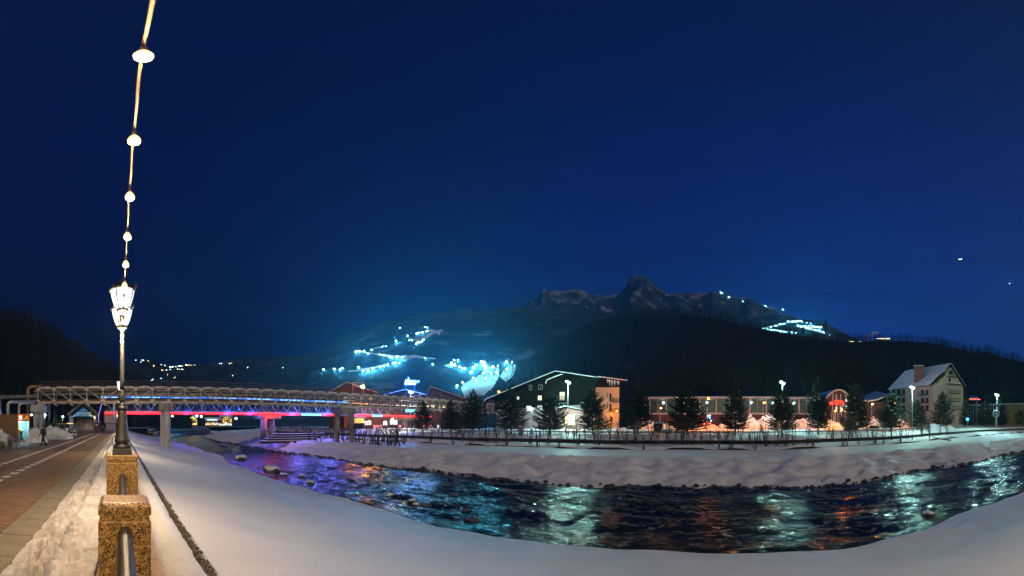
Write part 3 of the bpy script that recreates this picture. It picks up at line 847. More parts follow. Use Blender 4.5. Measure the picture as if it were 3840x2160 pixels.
# ---- pipes that leave the bridge at its left end
m_yel = mat('yellow_gas_pipe', (0.45, 0.26, 0.06), rough=0.5, vary=0.3)
m_alu = mat('aluminium_lagging', (0.55, 0.55, 0.56), rough=0.35, metal=0.7, vary=0.25, scale=2)
def bent(name, pts, r, m, label, cat='pipe'):
    P = [Vector(p) for p in pts]; out = [P[0]]
    for a, b, c in zip(P, P[1:], P[2:]):
        k = min(0.9, (b - a).length / 2, (c - b).length / 2)
        p0 = b + (a - b).normalized() * k; p1 = b + (c - b).normalized() * k
        for q in range(7):
            u = q / 6; out.append(p0.lerp(b, u).lerp(b.lerp(p1, u), u))
    out.append(P[-1])
    t = thing(name, (0, 0, 0), label, cat)
    MB().tube(out, r, 12).build('run', m, t, sm=True)
    for p, d in ((out[0], out[1] - out[0]), (out[-1], out[-2] - out[-1])):
        MB().tube([p, p + d.normalized() * 0.12], r * 1.35, 12).build('flange', m, t, sm=True)
    return t
bent('gas_pipe', [(-15.2, 71.2, 9.2), (-17.9, 71.2, 9.2), (-17.9, 71.2, 0.0)], 0.28, m_yel, 'yellow gas pipe bending down at the left end of the truss bridge')
bent('heating_pipe', [(-15.2, 70.8, 7.3), (-48, 70.8, 7.0), (-70, 70.8, 6.9)], 0.36, m_pipe, 'grey insulated pipe leaving the truss bridge to the left edge')
bent('heating_pipe', [(-16, 69.8, 6.15), (-21.6, 69.8, 6.15), (-21.6, 69.8, 0)], 0.34, m_alu, 'silver pipe elbow behind the slatted kiosk, left of the other elbow')
bent('heating_pipe', [(-16, 69.2, 5.85), (-19.2, 69.2, 5.85), (-19.2, 69.2, 0)], 0.25, m_alu, 'thinner silver pipe elbow between the kiosk and the bridge pier')
q = thing('steel_post', (-23.9, 72.0, 0), 'pale steel post standing at the far left behind the kiosk', 'post')
MB().tube([(0, 0, 0), (0, 0, 7.0)], 0.2, 10).build('shaft', m_alu, q, sm=True); MB().box((0, 0, 7.05), (0.55, 0.55, 0.12)).build('head_plate', m_alu, q)

# ---- footbridge with red and blue LED lines
FY = 88.0
M_RED = glow('red_led', (1.0, 0.008, 0.02), 2.2)
M_REDC = glow('red_led_core', (1.0, 0.07, 0.06), 3.0)
M_BLU = glow('blue_led', (0.02, 0.16, 1.0), 2.6)
M_BLUW = glow('blue_white_led', (0.16, 0.45, 1.0), 2.6)
m_fb = mat('footbridge_steel', (0.30, 0.33, 0.40), rough=0.45, metal=0.3, vary=0.3, scale=1.0)
m_fbd = mat('footbridge_dark_steel', (0.06, 0.065, 0.08), rough=0.5, vary=0.3)
fb = thing('footbridge', (0, FY, 0), 'covered footbridge outlined with a red light line below and a blue one above', 'bridge')
FX0, FX1 = -3.6, 78.0
ZD = 4.45
MB().box(((FX0 + FX1) / 2, 2.0, ZD), (FX1 - FX0, 4.0, 0.5)).build('deck', m_fbd, fb)
segs = [(FX0, 46.0, M_RED), (46.4, 52.6, M_BLUW), (53.0, 58.5, M_RED), (62.2, 70.0, M_RED), (70.5, 74.5, M_BLUW), (75.0, 97.0, M_RED)]
for a, b_, m in segs:
    o = MB().box(((a + b_) / 2, -0.16, ZD - 0.02), (b_ - a, 0.14, 0.58)).build('led_band', m, fb)
    MB().tube([(a, -0.27, ZD + 0.08), (b_, -0.27, ZD + 0.08)], 0.09, 6).build('led_tube', M_REDC if m == M_RED else M_BLUW, o)
for k in range(30):
    a = -4.4 + k * 2.35; b_ = a + 2.1
    if b_ > 62: break
    MB().tube([(a, -0.5, 8.15), (b_, -0.5, 8.15)], 0.13, 6).build('led_line', M_BLU if k % 4 == 2 else M_BLUW, fb)
roof = MB()
roof.prism([(-4.8, -1.0, 8.35), (-4.8, 2.0, 9.05), (-4.8, 5.0, 8.35), (-4.8, 2.0, 8.75)], (83, 0, -1.0)); roof.build('roof', m_fbd, fb)
rs = MB(); rs.prism([(-4.8, -1.05, 8.40), (-4.8, 2.0, 9.12), (-4.8, 5.05, 8.40), (-4.8, 2.0, 9.06)], (83, 0, -1.0)); rs.build('roof_snow', M_SNOWF, fb)
for yy in (0.0, 4.0):
    MB().beam((FX0, yy, 7.1), (FX1, yy, 7.1), 0.25).build('top_rail', m_fb, fb)
    MB().beam((FX0, yy, ZD + 0.5), (FX1, yy, ZD + 0.5), 0.2).build('bottom_rail', m_fb, fb)
    MB().beam((FX0, yy - 0.1, ZD + 1.25), (FX1, yy - 0.1, ZD + 1.25), 0.09).build('handrail', m_fbd, fb)
    MB().beam((FX0, yy - 0.1, ZD + 0.85), (FX1, yy - 0.1, ZD + 0.85), 0.07).build('handrail', m_fbd, fb)
va = MB().beam((0, 0, ZD + 0.5), (1.15, 0, 7.05), 0.34, 0.16).mesh('strut', m_fb)
vb = MB().beam((0, 0, ZD + 0.5), (-1.15, 0, 7.05), 0.34, 0.16).mesh('strut', m_fb)
vp = MB().beam((0, 0, ZD + 0.3), (0, 0, 8.2), 0.12).mesh('post', m_fbd)
for k in range(26):
    x = FX0 + 1.6 + k * 3.15
    for yy in (0.0, 4.0):
        link('strut', va, fb, loc=(x, yy, 0)); link('strut', vb, fb, loc=(x, yy, 0))
        if yy == 0: link('post', vp, fb, loc=(x + 1.57, -0.12, 0))
# blue wash lights that sit in the deck and light the struts
for k in range(11):
    lamp('wash_light', (0 + k * 7.2, 1.6, ZD + 0.7), (0.04, 0.18, 1.0), 300, 0.25, fb)
# lights thrown down on the snow by the LED lines
for k, (x, c, w) in enumerate(((4, (0.9, 0.12, 0.45), 250), (16, (0.14, 0.12, 1.0), 800), (26, (0.10, 0.13, 1.0), 1800), (32, (0.10, 0.14, 1.0), 1400), (44, (0.12, 0.15, 1.0), 2600), (54, (0.10, 0.15, 1.0), 2400), (64, (0.10, 0.15, 1.0), 1500))):
    lamp('line_light', (x, -0.9, ZD - 0.6), c, w, 0.8, fb)
def fpier(x, zb, lab=None, red=False):
    for yy in (0.6, 3.4):
        MB().tube([(x - 1.6 if yy < 1 else x + 1.8, yy, zb), (x - 1.6 if yy < 1 else x + 1.8, yy, ZD - 1.2)], 0.85, 20).build('column', m_concd, fb, sm=True)
    MB().box((x, 2.0, ZD - 0.75), (6.2, 4.4, 0.95)).build('pier_cap', m_concd, fb, bevel=0.05)
fpier(37.5, -2.2)
fpier(86, -0.5)
slabpier(-2.2, 2.0, 0.0, 2.1, 2.3, 2.4, 3.0, 3.2, 2.0, m_conc, fb)
for k in range(5):
    MB().ico((36.4 + k * 0.9, -0.4, ZD - 0.75), 0.16, 1).build('spot_lamp', M_REDC, fb)
lamp('red_wash', (37.0, -1.6, ZD - 1.0), (1.0, 0.02, 0.04), 420, 0.3, fb)

# ================================================================== LEFT SIDE: kiosk, bench, people, cart, pavilion
rnd = random.Random(5)
def text_mesh(txt, size, m, parent, loc, rot, name='lettering', depth=0.01, align='CENTER', spacing=1.0):
    c = bpy.data.curves.new('lettering', 'FONT'); c.body = txt; c.size = size; c.extrude = depth
    c.align_x = align; c.align_y = 'CENTER'; c.space_character = spacing
    o = bpy.data.objects.new(name, c); COL.objects.link(o)
    dg_ = bpy.context.evaluated_depsgraph_get(); me = bpy.data.meshes.new_from_object(o.evaluated_get(dg_))
    bpy.data.objects.remove(o); bpy.data.curves.remove(c)
    me.materials.clear(); me.materials.append(m)
    t = link(name, me, parent); t.location = loc; t.rotation_euler = rot
    return t
class Face:
    """A vertical plane through two ground points; u runs from a to b, n points to the viewer."""
    def __init__(s, a, b):
        s.a = Vector((a[0], a[1], 0)); d = Vector((b[0], b[1], 0)) - s.a
        s.L = d.length; s.d = d.normalized(); s.n = Vector((s.d.y, -s.d.x, 0))
        if s.n.dot(-s.a) < 0: s.n = -s.n
        s.rz = math.atan2(s.d.y, s.d.x)
    def hit(s, px, py):
        q = Vector((math.sin(az(px)), math.cos(az(px)), 0)); den = q.dot(s.n)
        r = s.a.dot(s.n) / den
        p = q * r; return (p - s.a).dot(s.d), zat(py, r)
    def p(s, u, z, out=0.0): 
        v = s.a + s.d * u + s.n * out; return Vector((v.x, v.y, z))
    def box(s, mb, u0, u1, z0, z1, o0, o1):
        pts = [s.p(u0, z0, o0), s.p(u1, z0, o0), s.p(u1, z1, o0), s.p(u0, z1, o0)]
        return mb.prism(pts, s.n * (o1 - o0))
    def poly(s, mb, pts, o0, o1): return mb.prism([s.p(u, z, o0) for u, z in pts], s.n * (o1 - o0))
    def rect(s, px0, py0, px1, py1):
        u0, z1 = s.hit(px0, py0); u1, z0 = s.hit(px1, py1)
        zz1 = (z1 + s.hit(px1, py0)[1]) / 2; zz0 = (z0 + s.hit(px0, py1)[1]) / 2
        return u0, u1, zz0, zz1

# ---- slatted kiosk with a lit niche
m_slat = mat('kiosk_larch_slat', (0.30, 0.15, 0.06), rough=0.6, vary=0.35, scale=4, stretch=(4, 4, 0.4))
m_dark = mat('dark_backing', (0.02, 0.017, 0.014), rough=0.9)
m_orange = mat('orange_frame', (0.75, 0.20, 0.04), rough=0.45, vary=0.15)
m_teal = mat('pale_teal_panel', (0.30, 0.62, 0.70), rough=0.5, vary=0.1)
M_NEON = glow('niche_tube', (0.75, 0.95, 1.0), 8.0)
M_SIGNR = glow('red_sign', (1.0, 0.05, 0.01), 2.0)
M_SIGNW = glow('white_sign', (1.0, 0.93, 0.85), 3.0)
M_GOLD = glow('gold_line', (1.0, 0.45, 0.06), 1.3)
ki = thing('kiosk', (0, 0, 0), 'kiosk of upright larch slats with a glowing teal niche', 'kiosk')
F = Face(at(-60, 37.5), at(108, 38.0))
uN0, _ = F.hit(68, 1600); uN1, _ = F.hit(108, 1600); H = 2.80
b = MB(); F.box(b, -0.2, uN0 - 0.05, 0.0, H - 0.03, -2.2, -0.06); b.build('wall', m_dark, ki)
k = 0; u = 0.0
sl_me = MB().box((0, 0, H / 2), (0.11, 0.07, H - 0.02)).mesh('slat', m_slat)
while u < uN0 - 0.1:
    q = F.p(u, 0.0, 0.0); link('slat', sl_me, ki, loc=q, rz=F.rz); u += 0.165
b = MB(); F.box(b, uN0, uN1, 0.0, 0.12, -1.25, 0.05); b.build('niche_floor', m_conc, ki)
b = MB(); F.box(b, uN0, uN1, 0.12, 2.1, -1.30, -1.22); b.build('niche_back', m_teal, ki)
b = MB(); F.box(b, uN0 - 0.06, uN0 - 0.01, 0.12, 2.1, -1.25, 0.0); b.build('niche_side', m_teal, ki)
b = MB(); F.box(b, uN1 - 0.02, uN1 + 0.03, 0.12, 2.1, -1.25, 0.0); b.build('niche_side', m_teal, ki)
b = MB(); F.box(b, uN0 - 0.05, uN1 + 0.05, 2.1, H, -2.2, -0.02); b.build('niche_head', m_slat, ki)
for uu in (uN0 - 0.02, uN1 + 0.02):
    b = MB(); F.box(b, uu - 0.05, uu + 0.05, 0.0, H - 0.1, -0.05, 0.10); b.build('frame_post', m_orange, ki)
b = MB(); F.box(b, uN0 - 0.07, uN1 + 0.07, H - 0.1, H + 0.02, -0.05, 0.10); b.build('frame_head', m_orange, ki)
b = MB(); F.box(b, uN0 + 0.1, uN0 + 0.45, 2.02, 2.06, -0.7, -0.3); b.build('niche_lamp', M_NEON, ki)
lamp('niche_light', F.p(uN0 + 0.45, 1.95, -0.35), (0.65, 0.92, 1.0), 55, 0.15, ki)
b = MB(); F.box(b, uN0 + 0.02, uN0 + 0.40, 2.22, 2.70, 0.0, 0.14); sg = b.build('sign_box', M_SIGNR, ki)
b = MB(); F.box(b, uN0 + 0.09, uN0 + 0.34, 2.40, 2.62, 0.14, 0.16); b.build('sign_panel', M_SIGNW, sg)
for i in range(2):
    b = MB(); F.box(b, uN0 + 0.09, uN0 + 0.34, 2.28 + i * 0.05, 2.305 + i * 0.05, 0.14, 0.155); b.build('sign_line', M_SIGNW, sg)
zig = [(0.44, 2.40), (0.52, 2.22), (0.60, 2.38), (0.66, 2.26), (0.73, 2.44), (0.80, 2.30), (0.86, 2.48), (0.93, 2.64), (0.98, 2.36), (0.90, 2.20)]
b = MB(); b.tube([F.p(uN0 + a_, c_, 0.03) for a_, c_ in zig], 0.014, 5); b.build('mountain_line', M_GOLD, ki)
b = MB(); b.tube([F.p(uN0 + a_, c_, 0.03) for a_, c_ in ((0.70, 2.34), (0.80, 2.54), (0.90, 2.66), (1.0, 2.52))], 0.012, 5); b.build('mountain_line', M_GOLD, ki)

# ---- people -------------------------------------------------------------
def skin_body(name, joints, bones, rad, m, parent, root=0):
    me = bpy.data.meshes.new(name); me.from_pydata(joints, bones, []); me.materials.append(m)
    o = link(name, me, parent)
    md = o.modifiers.new('skin', 'SKIN'); md.use_smooth_shade = True
    for i, r in enumerate(rad):
        rr = r if isinstance(r, tuple) else (r, r)
        me.skin_vertices[0].data[i].radius = rr
        me.skin_vertices[0].data[i].use_root = (i == root)
    sb = o.modifiers.new('sub', 'SUBSURF'); sb.levels = 1; sb.render_levels = 1
    return o
m_skin = mat('skin', (0.48, 0.30, 0.22), rough=0.6, vary=0.1)
m_hair = mat('brown_hair', (0.05, 0.03, 0.02), rough=0.7)
def person(loc, rz, label, coat, trousers, hat=None, bend=0.0, stride=0.25, h=1.72, arms=0.2, bag=None, fwdarms=False):
    """One continuous body; coat, trousers, shoes and hat are fitted over it. Local +Y is forward."""
    t = thing('person', loc, label, 'person', rz=rz); s = h / 1.72; J = []; B = []; R = []
    def j(p, r, par=None):
        J.append(tuple(c * s for c in p)); R.append(tuple(c * s for c in r) if isinstance(r, tuple) else r * s)
        if par is not None: B.append((par, len(J) - 1))
        return len(J) - 1
    cb_, sb_ = math.cos(bend), math.sin(bend)
    def up(x, y, z):                                   # trunk points bend forward about the hips
        yy, zz = y * cb_ + (z - 0.92) * sb_, 0.92 + (z - 0.92) * cb_ - y * sb_; return (x, yy, zz)
    pel = j((0, 0, 0.92), (0.15, 0.11))
    ab = j(up(0, 0, 1.08), (0.14, 0.10), pel); ch = j(up(0, 0.01, 1.28), (0.17, 0.115), ab); sh = j(up(0, 0, 1.42), (0.12, 0.09), ch)
    nk = j(up(0, 0.01, 1.50), 0.055, sh); hd_ = j(up(0, 0.03, 1.58), (0.075, 0.09), nk); ht = j(up(0, 0.02, 1.68), (0.07, 0.085), hd_)
    ns = j(up(0, 0.125, 1.585), 0.014, hd_)
    limbs = {}
    for sx in (-1, 1):
        y1 = stride * sx
        hp = j((0.09 * sx, 0, 0.86), (0.085, 0.09), pel); kn = j((0.10 * sx, 0.55 * y1 + 0.04, 0.47), 0.06, hp)
        an = j((0.10 * sx, 0.9 * y1 - (0.10 if y1 < 0 else 0), 0.09 + (0.05 if y1 < 0 else 0)), 0.042, kn)
        j((0.11 * sx, 0.9 * y1 + 0.13, 0.045), (0.04, 0.03), an)
        a1 = -y1 * 0.8 if not fwdarms else 0.45
        so = j(up(0.20 * sx, 0, 1.40), 0.06, sh)
        e0 = up(0.25 * sx, a1 * 0.35, 1.13); w0 = up(0.26 * sx, a1 * 0.8 + 0.08, 0.88) if not fwdarms else up(0.16 * sx, 0.46, 1.15)
        eb = j(e0, 0.045, so); wr = j(w0, 0.03, eb)
        d = (Vector(w0) - Vector(e0)).normalized(); pm = j(tuple(Vector(w0) + d * 0.06), (0.022, 0.035), wr)
        for q in range(4):
            p1 = Vector(w0) + d * 0.10 + Vector((0, (q - 1.5) * 0.02, 0)); f1 = j(tuple(p1), 0.010, pm); j(tuple(p1 + d * (0.045 + 0.008 * (1 - abs(q - 1.3))) + Vector((-0.012 * sx, 0, 0))), 0.008, f1)
        th = j(tuple(Vector(w0) + d * 0.045 + Vector((-0.02 * sx, 0.035, 0))), 0.010, pm); j(tuple(Vector(w0) + d * 0.08 + Vector((-0.025 * sx, 0.05, 0))), 0.008, th)
        limbs[sx] = (hp, kn, an, so, eb, wr)
    body = skin_body('body', J, B, R, m_skin, t)
    P = lambda i: Vector(J[i])
    def sleeve(mb, ids, rr, n=10): mb.tube([P(i) for i in ids], [r * s for r in rr], n)
    c = MB()
    rings = [(up(0, 0, 0.80), 0.20, 0.155), (up(0, 0, 0.95), 0.195, 0.15), (up(0, 0, 1.10), 0.185, 0.145), (up(0, 0.01, 1.28), 0.205, 0.15), (up(0, 0, 1.40), 0.19, 0.125), (up(0, 0, 1.47), 0.10, 0.085), (up(0, 0.01, 1.51), 0.075, 0.075)]
    vs, fs, n = [], [], 16
    for ctr, rx, ry in rings:
        for k_ in range(n):
            a = 2 * PI * k_ / n; yy = ry * math.sin(a)
            vs.append(((ctr[0] + rx * math.cos(a)) * s, (ctr[1] + yy * cb_) * s, (ctr[2] - yy * sb_) * s))
    for i in range(len(rings) - 1):
        for k_ in range(n): fs.append((i * n + k_, i * n + (k_ + 1) % n, (i + 1) * n + (k_ + 1) % n, (i + 1) * n + k_))
    c.add(vs, fs)
    for sx in (-1, 1): sleeve(c, limbs[sx][3:6], [0.085, 0.066, 0.046])
    c.build('coat', coat, t, sm=True)
    tr = MB()
    for sx in (-1, 1): sleeve(tr, limbs[sx][0:3], [0.115, 0.082, 0.062])
    tr.build('trousers', trousers, t, sm=True)
    for sx in (-1, 1):
        a = P(limbs[sx][2]); MB().box((a.x, a.y + 0.05, a.z - 0.045), (0.10, 0.28, 0.10), taper=0.8).build('shoe', m_dark, t, bevel=0.02)
    hh = MB(); hp_ = P(hd_).lerp(P(ht), 0.75); hh.ico((hp_.x, hp_.y - 0.012, hp_.z + 0.03), 0.105 * s, 2, (0.95, 1.1, 0.85)); hh.build('hat' if hat else 'hair', hat or m_hair, t, sm=True)
    return t
m_black = mat('black_cloth', (0.02, 0.02, 0.022), rough=0.9, vary=0.3)
m_greyc = mat('grey_cloth', (0.22, 0.22, 0.24), rough=0.9, vary=0.3)
m_yelc = mat('mustard_jacket', (0.55, 0.36, 0.06), rough=0.8, vary=0.25)
m_olive = mat('brown_trousers', (0.13, 0.09, 0.055), rough=0.9)
m_redc = mat('dark_red_cloth', (0.28, 0.035, 0.03), rough=0.9)
m_bluec = mat('blue_cloth', (0.06, 0.16, 0.32), rough=0.9)
m_lil = mat('pale_lilac_cloth', (0.45, 0.40, 0.55), rough=0.9)
x, y = at(163, 31.0)
wk = person((x, y, 0.0), 1.2, 'person in dark clothes and a dark red cap walking across the promenade', m_black, m_black, hat=m_redc, stride=0.26, bend=0.10, h=1.68)
pk = F.p(uN0 + 0.42, 0.12, -0.55)
person(pk, F.rz + 0.9, 'person in a mustard jacket bending forward inside the kiosk niche', m_yelc, m_olive, bend=0.95, stride=0.14, h=1.74, fwdarms=True)
for px, r, coat, tro, hat, lab, hh in ((371, 80, m_redc, m_greyc, m_redc, 'person in dark red walking far off, left of the grey-coated one', 1.74),
                                       (384, 81, m_greyc, m_black, None, 'person in a grey coat walking towards us beside the concrete pier', 1.72)):
    x, y = at(px, r); person((x, y, prom_z(y)), PI, lab, coat, tro, hat, stride=0.2, h=hh)
for px, r, coat, lab in ((408, 118, m_bluec, 'distant person in blue near the red market stall'), (413, 121, m_black, 'distant person in black near the red market stall'),
                         (420, 119, m_lil, 'distant person in pale lilac near the red market stall'), (431, 122, m_bluec, 'distant person right of the white flag')):
    x, y = at(px, r); person((x, y, prom_z(y)), rnd.uniform(0, 6), lab, coat, m_black, None, stride=0.12)

# ---- bench and litter bin
m_wood = mat('bench_plum_wood', (0.16, 0.085, 0.065), rough=0.8, spec=0.2, vary=0.3, scale=5, stretch=(1, 0.2, 1))
be = thing('bench', (-7.95, 28.1, 0), 'slatted wooden bench with cast-iron legs in front of the kiosk', 'bench')
sm_ = MB().box((0, 0, 0), (0.085, 2.6, 0.035)).mesh('seat_slat', m_wood); bm_ = MB().box((0, 0, 0), (0.03, 2.6, 0.085)).mesh('back_slat', m_wood)
for i in range(5): link('seat_slat', sm_, be, loc=(0.28 - i * 0.105, 0, 0.44 - i * 0.012))
for i in range(4): o = link('back_slat', bm_, be, loc=(-0.21 - i * 0.035, 0, 0.52 + i * 0.105)); o.rotation_euler = (0, -0.3, 0)
for yy in (-1.05, 0, 1.05):
    l_ = MB(); l_.tube([(0.32, yy, 0.0), (0.26, yy, 0.10), (0.27, yy, 0.25), (0.24, yy, 0.40), (-0.15, yy, 0.38), (-0.22, yy, 0.45), (-0.35, yy, 0.86)], 0.025, 8)
    l_.tube([(-0.15, yy, 0.38), (-0.22, yy, 0.22), (-0.30, yy, 0.08), (-0.36, yy, 0.0)], 0.025, 8); l_.build('leg', m_iron, be, sm=True)
bn = thing('litter_bin', (-7.75, 25.7, 0), 'dark brown box-shaped litter bin at the near end of the bench', 'litter bin')
m_bin = mat('bin_brown_metal', (0.09, 0.045, 0.035), rough=0.5, vary=0.3)
MB().box((0, 0, 0.36), (0.36, 0.36, 0.68)).build('body', m_bin, bn, bevel=0.015); MB().box((0, 0, 0.78), (0.40, 0.40, 0.05)).build('lid', m_bin, bn, bevel=0.01)
for sx in (-1, 1):
    for sy in (-1, 1): MB().box((0.17 * sx, 0.17 * sy, 0.73), (0.03, 0.03, 0.08)).build('lid_post', m_bin, bn)
MB().box((0, 0, 0.02), (0.30, 0.30, 0.05)).build('foot', m_dark, bn)

# ---- heaps of cleared snow
def heap(name, px, r, w, d, h, label, seed, mm=None):
    x, y = at(px, r); a = az(px)
    t = thing(name, (x, y, prom_z(y)), label, 'snow heap', rz=-a)
    b = MB()
    def f(u, v):
        rr = math.hypot(u, v); k = max(0.0, 1 - rr ** 1.6)
        n = fbm(u * 2.2 + seed, v * 2.2, seed, 4); n2 = abs(noise.noise(Vector((u * 5 + seed, v * 5, 2))))
        z = h * (k ** 0.75) * (1 + 0.5 * n) + 0.12 * h * n2 * (k ** 0.4 if k > 0 else 0)
        return (u * w * (1 + 0.12 * n), v * d, z if k > 0 else -0.05)
    b.grid(f, [-1.05 + i * 0.05 for i in range(43)], [-1.05 + i * 0.05 for i in range(43)])
    b.build('snow_mass', mm or M_SNOWD, t, sm=True)
    ch = MB()
    for k_ in range(26):
        a_, q = rnd.uniform(0, 6.28), rnd.uniform(0.3, 1.0); u, v = q * math.cos(a_), q * math.sin(a_)
        zz = f(u, v)[2]; ch.ico((u * w, v * d, max(zz, 0) + 0.02), rnd.uniform(0.06, 0.16) * min(1.0, h), 1, (1.2, 1, 0.8), 0.5, k_)
    tag(ch.build('snow_lumps', mm or M_SNOWD, t), kind='stuff')
    return t
heap('snow_heap', 135, 37.0, 1.15, 0.9, 1.15, 'bright snow heap touching the right side of the kiosk', 2.0)
heap('snow_heap', 200, 45.0, 2.4, 1.6, 1.35, 'long snow heap between the walking person and the tracked cart', 5.0)
heap('snow_heap', 10, 31.5, 1.0, 0.8, 1.05, 'snow heap behind the litter bin at the left edge', 8.0)
bx_ = thing('evergreen_shrub', (at(-2, 24.5)[0], at(-2, 24.5)[1], 0), 'small leafy green shrub at the bottom left edge of the plaza', 'shrub')
m_leaf = mat('shrub_leaf', (0.06, 0.09, 0.025), rough=0.7, vary=0.5, scale=6)
def leafball(c, r, n, size, seed, sq=1.0):
    q = random.Random(seed); b = MB()
    for _ in range(n):
        v = Vector((q.gauss(0, 1), q.gauss(0, 1), q.gauss(0, 1))).normalized() * r * (0.55 + 0.45 * q.random()) * (1 + 0.2 * noise.noise(Vector((q.random() * 4, seed, 0))))
        p = Vector((c[0] + v.x, c[1] + v.y, c[2] + v.z * sq)); d = Vector((q.uniform(-1, 1), q.uniform(-1, 1), q.uniform(-1, 1))).normalized(); e = d.orthogonal().normalized()
        b.add([p, p + d * size, p + e * size * 0.6], [(0, 1, 2)])
    return b
leafball((0, 0, 0.35), 0.42, 900, 0.07, 4, 0.8).build('foliage', m_leaf, bx_)
tb_ = MB()
for i in range(5): tb_.tube([(0, 0, 0), (0.15 * math.cos(i * 1.3), 0.15 * math.sin(i * 1.3), 0.4)], 0.012, 5)
tb_.build('stems', m_wood, bx_)

# ---- tracked pedal cart with a yellow roof
m_yroof = mat('amber_roof_panel', (0.70, 0.36, 0.03), rough=0.4, vary=0.15)
m_chrome = mat('bright_metal', (0.55, 0.53, 0.50), rough=0.25, metal=0.8, vary=0.3, scale=6)
m_frame = mat('cart_frame_black', (0.03, 0.03, 0.03), rough=0.4)
m_tan = mat('cart_tan_panel', (0.45, 0.30, 0.15), rough=0.6, vary=0.3)
M_STRIP = glow('cart_roof_lamp', (1.0, 0.75, 0.35), 3.0)
x, y = at(250, 57.5)
ct = thing('tracked_cart', (x, y, 0), 'tracked sightseeing cart with a flat amber roof beside the snow heaps', 'cart', rz=-az(250) + 0.12)
MB().box((0, 0, 1.86), (3.05, 1.5, 0.09)).build('roof', m_yroof, ct, bevel=0.03)
MB().box((0.45, -0.55, 1.92), (0.9, 0.1, 0.06)).build('roof_lamp', M_STRIP, ct)
for sx in (-1.25, -0.2, 0.55, 1.1):
    for sy in (-0.6, 0.6): MB().tube([(sx, sy, 0.7), (sx, sy, 1.84)], 0.028, 6).build('roof_post', m_chrome, ct)
MB().box((-0.85, 0, 0.52), (1.2, 1.25, 0.42)).build('body', m_tan, ct, bevel=0.04)
MB().box((0.1, 0, 0.44), (2.9, 1.2, 0.10)).build('chassis', m_frame, ct)
for sx in (-0.9, -0.1, 0.6, 1.15):
    s_ = MB().box((sx, 0, 0.82), (0.42, 1.2, 0.12)).build('seat', m_chrome, ct, bevel=0.03)
    MB().box((sx - 0.2, 0, 1.04), (0.07, 1.2, 0.40)).build('backrest', m_greyc, s_, bevel=0.02)
for sy in (-0.68, 0.68):
    tk = MB(); loop = []
    for q in range(20):
        a = 2 * PI * q / 20; loop.append((0.62 + (0.62 if math.cos(a) > 0 else -0.62) + 0.24 * math.cos(a), sy, 0.27 + 0.26 * math.sin(a)))
    tk.tube(loop + [loop[0], loop[1]], 0.05, 6); to = tk.build('track', m_frame, ct)
    for wx in (0.0, 0.42, 0.84, 1.24): 
        w_ = MB().tube([(wx, sy - 0.07, 0.27), (wx, sy + 0.07, 0.27)], 0.21, 16).build('wheel', m_chrome, to)
    MB().tube([(-1.1, sy - 0.06, 0.24), (-1.1, sy + 0.06, 0.24)], 0.23, 16).build('front_wheel', m_frame, ct)
MB().tube([(-1.45, -0.5, 0.9), (-1.55, -0.5, 1.25), (-1.55, 0.5, 1.25), (-1.45, 0.5, 0.9)], 0.03, 6).build('front_bar', m_chrome, ct)
MB().tube([(1.55, -0.5, 0.5), (1.72, -0.5, 0.95), (1.72, 0.5, 0.95), (1.55, 0.5, 0.5)], 0.03, 6).build('rear_bar', m_tan, ct)

# ---- escalator pavilion
m_shing = mat('snowy_shingle', (0.28, 0.30, 0.33), rough=0.8, vary=0.5, scale=2.5, col2=(0.06, 0.06, 0.065), stretch=(0.5, 0.5, 3))
m_bwood = mat('dark_brown_timber', (0.075, 0.045, 0.03), rough=0.7, vary=0.35, scale=3, stretch=(0.3, 3, 3))
m_banner = mat('blue_banner', (0.02, 0.22, 0.45), rough=0.5, vary=0.1)
M_WHITE = mat('white_print', (0.8, 0.8, 0.8), rough=0.6, vary=0.05)
pv = thing('escalator_pavilion', (0, 0, 0), 'steep-roofed timber pavilion with a blue gable banner and escalators', 'pavilion')
G = Face(at(252, 108), at(372, 108))
zb_ = prom_z(105)
ua, za = G.hit(312, 1514); ul, zl = G.hit(254, 1557); ur, zr = G.hit(370, 1557)
for (u_, z_) in ((ul, zl), (ur, zr)):
    b = MB(); th = 0.55
    b.prism([G.p(u_, z_ - 0.3, 1.6), G.p(ua, za, 1.6), G.p(ua, za + th, 1.6), G.p(u_, z_ - 0.3 + th, 1.6)], -G.n * 12); ro = b.build('roof_slope', m_bwood, pv)
    b = MB(); b.prism([G.p(u_, z_ - 0.3 + th + 0.01, 1.7), G.p(ua, za + th + 0.01, 1.7), G.p(ua, za + th + 0.2, 1.7), G.p(u_, z_ - 0.3 + th + 0.2, 1.7)], -G.n * 12.2); b.build('shingle_cover', m_shing, ro)
b = MB(); uB0, zB0 = G.hit(271, 1562); uB1, zB1 = G.hit(352, 1562); G.poly(b, [(uB0, zB0), (uB1, zB0), (ua, za - 0.9)], 0.0, 0.1); bo = b.build('gable_banner', m_banner, pv)
text_mesh('2 ВЕРШИНЫ', 0.62, M_WHITE, bo, G.p(ua - 0.35, zB0 + 1.0, 0.13), (PI / 2, 0, G.rz))
text_mesh('ЗА 1 ЦЕНУ', 0.62, M_WHITE, bo, G.p(ua - 0.25, zB0 + 0.45, 0.13), (PI / 2, 0, G.rz))
text_mesh('ГАЗПРОМ', 0.34, M_WHITE, bo, G.p(ua + 0.1, zB0 + 1.85, 0.13), (PI / 2, 0, G.rz))
m_emb = mat('yellow_emblem', (0.55, 0.45, 0.12), rough=0.6, vary=0.4, scale=3)
b = MB(); G.box(b, ua + 1.5, ua + 2.4, zB0 + 0.15, zB0 + 0.75, 0.1, 0.13); b.build('emblem', m_emb, bo)
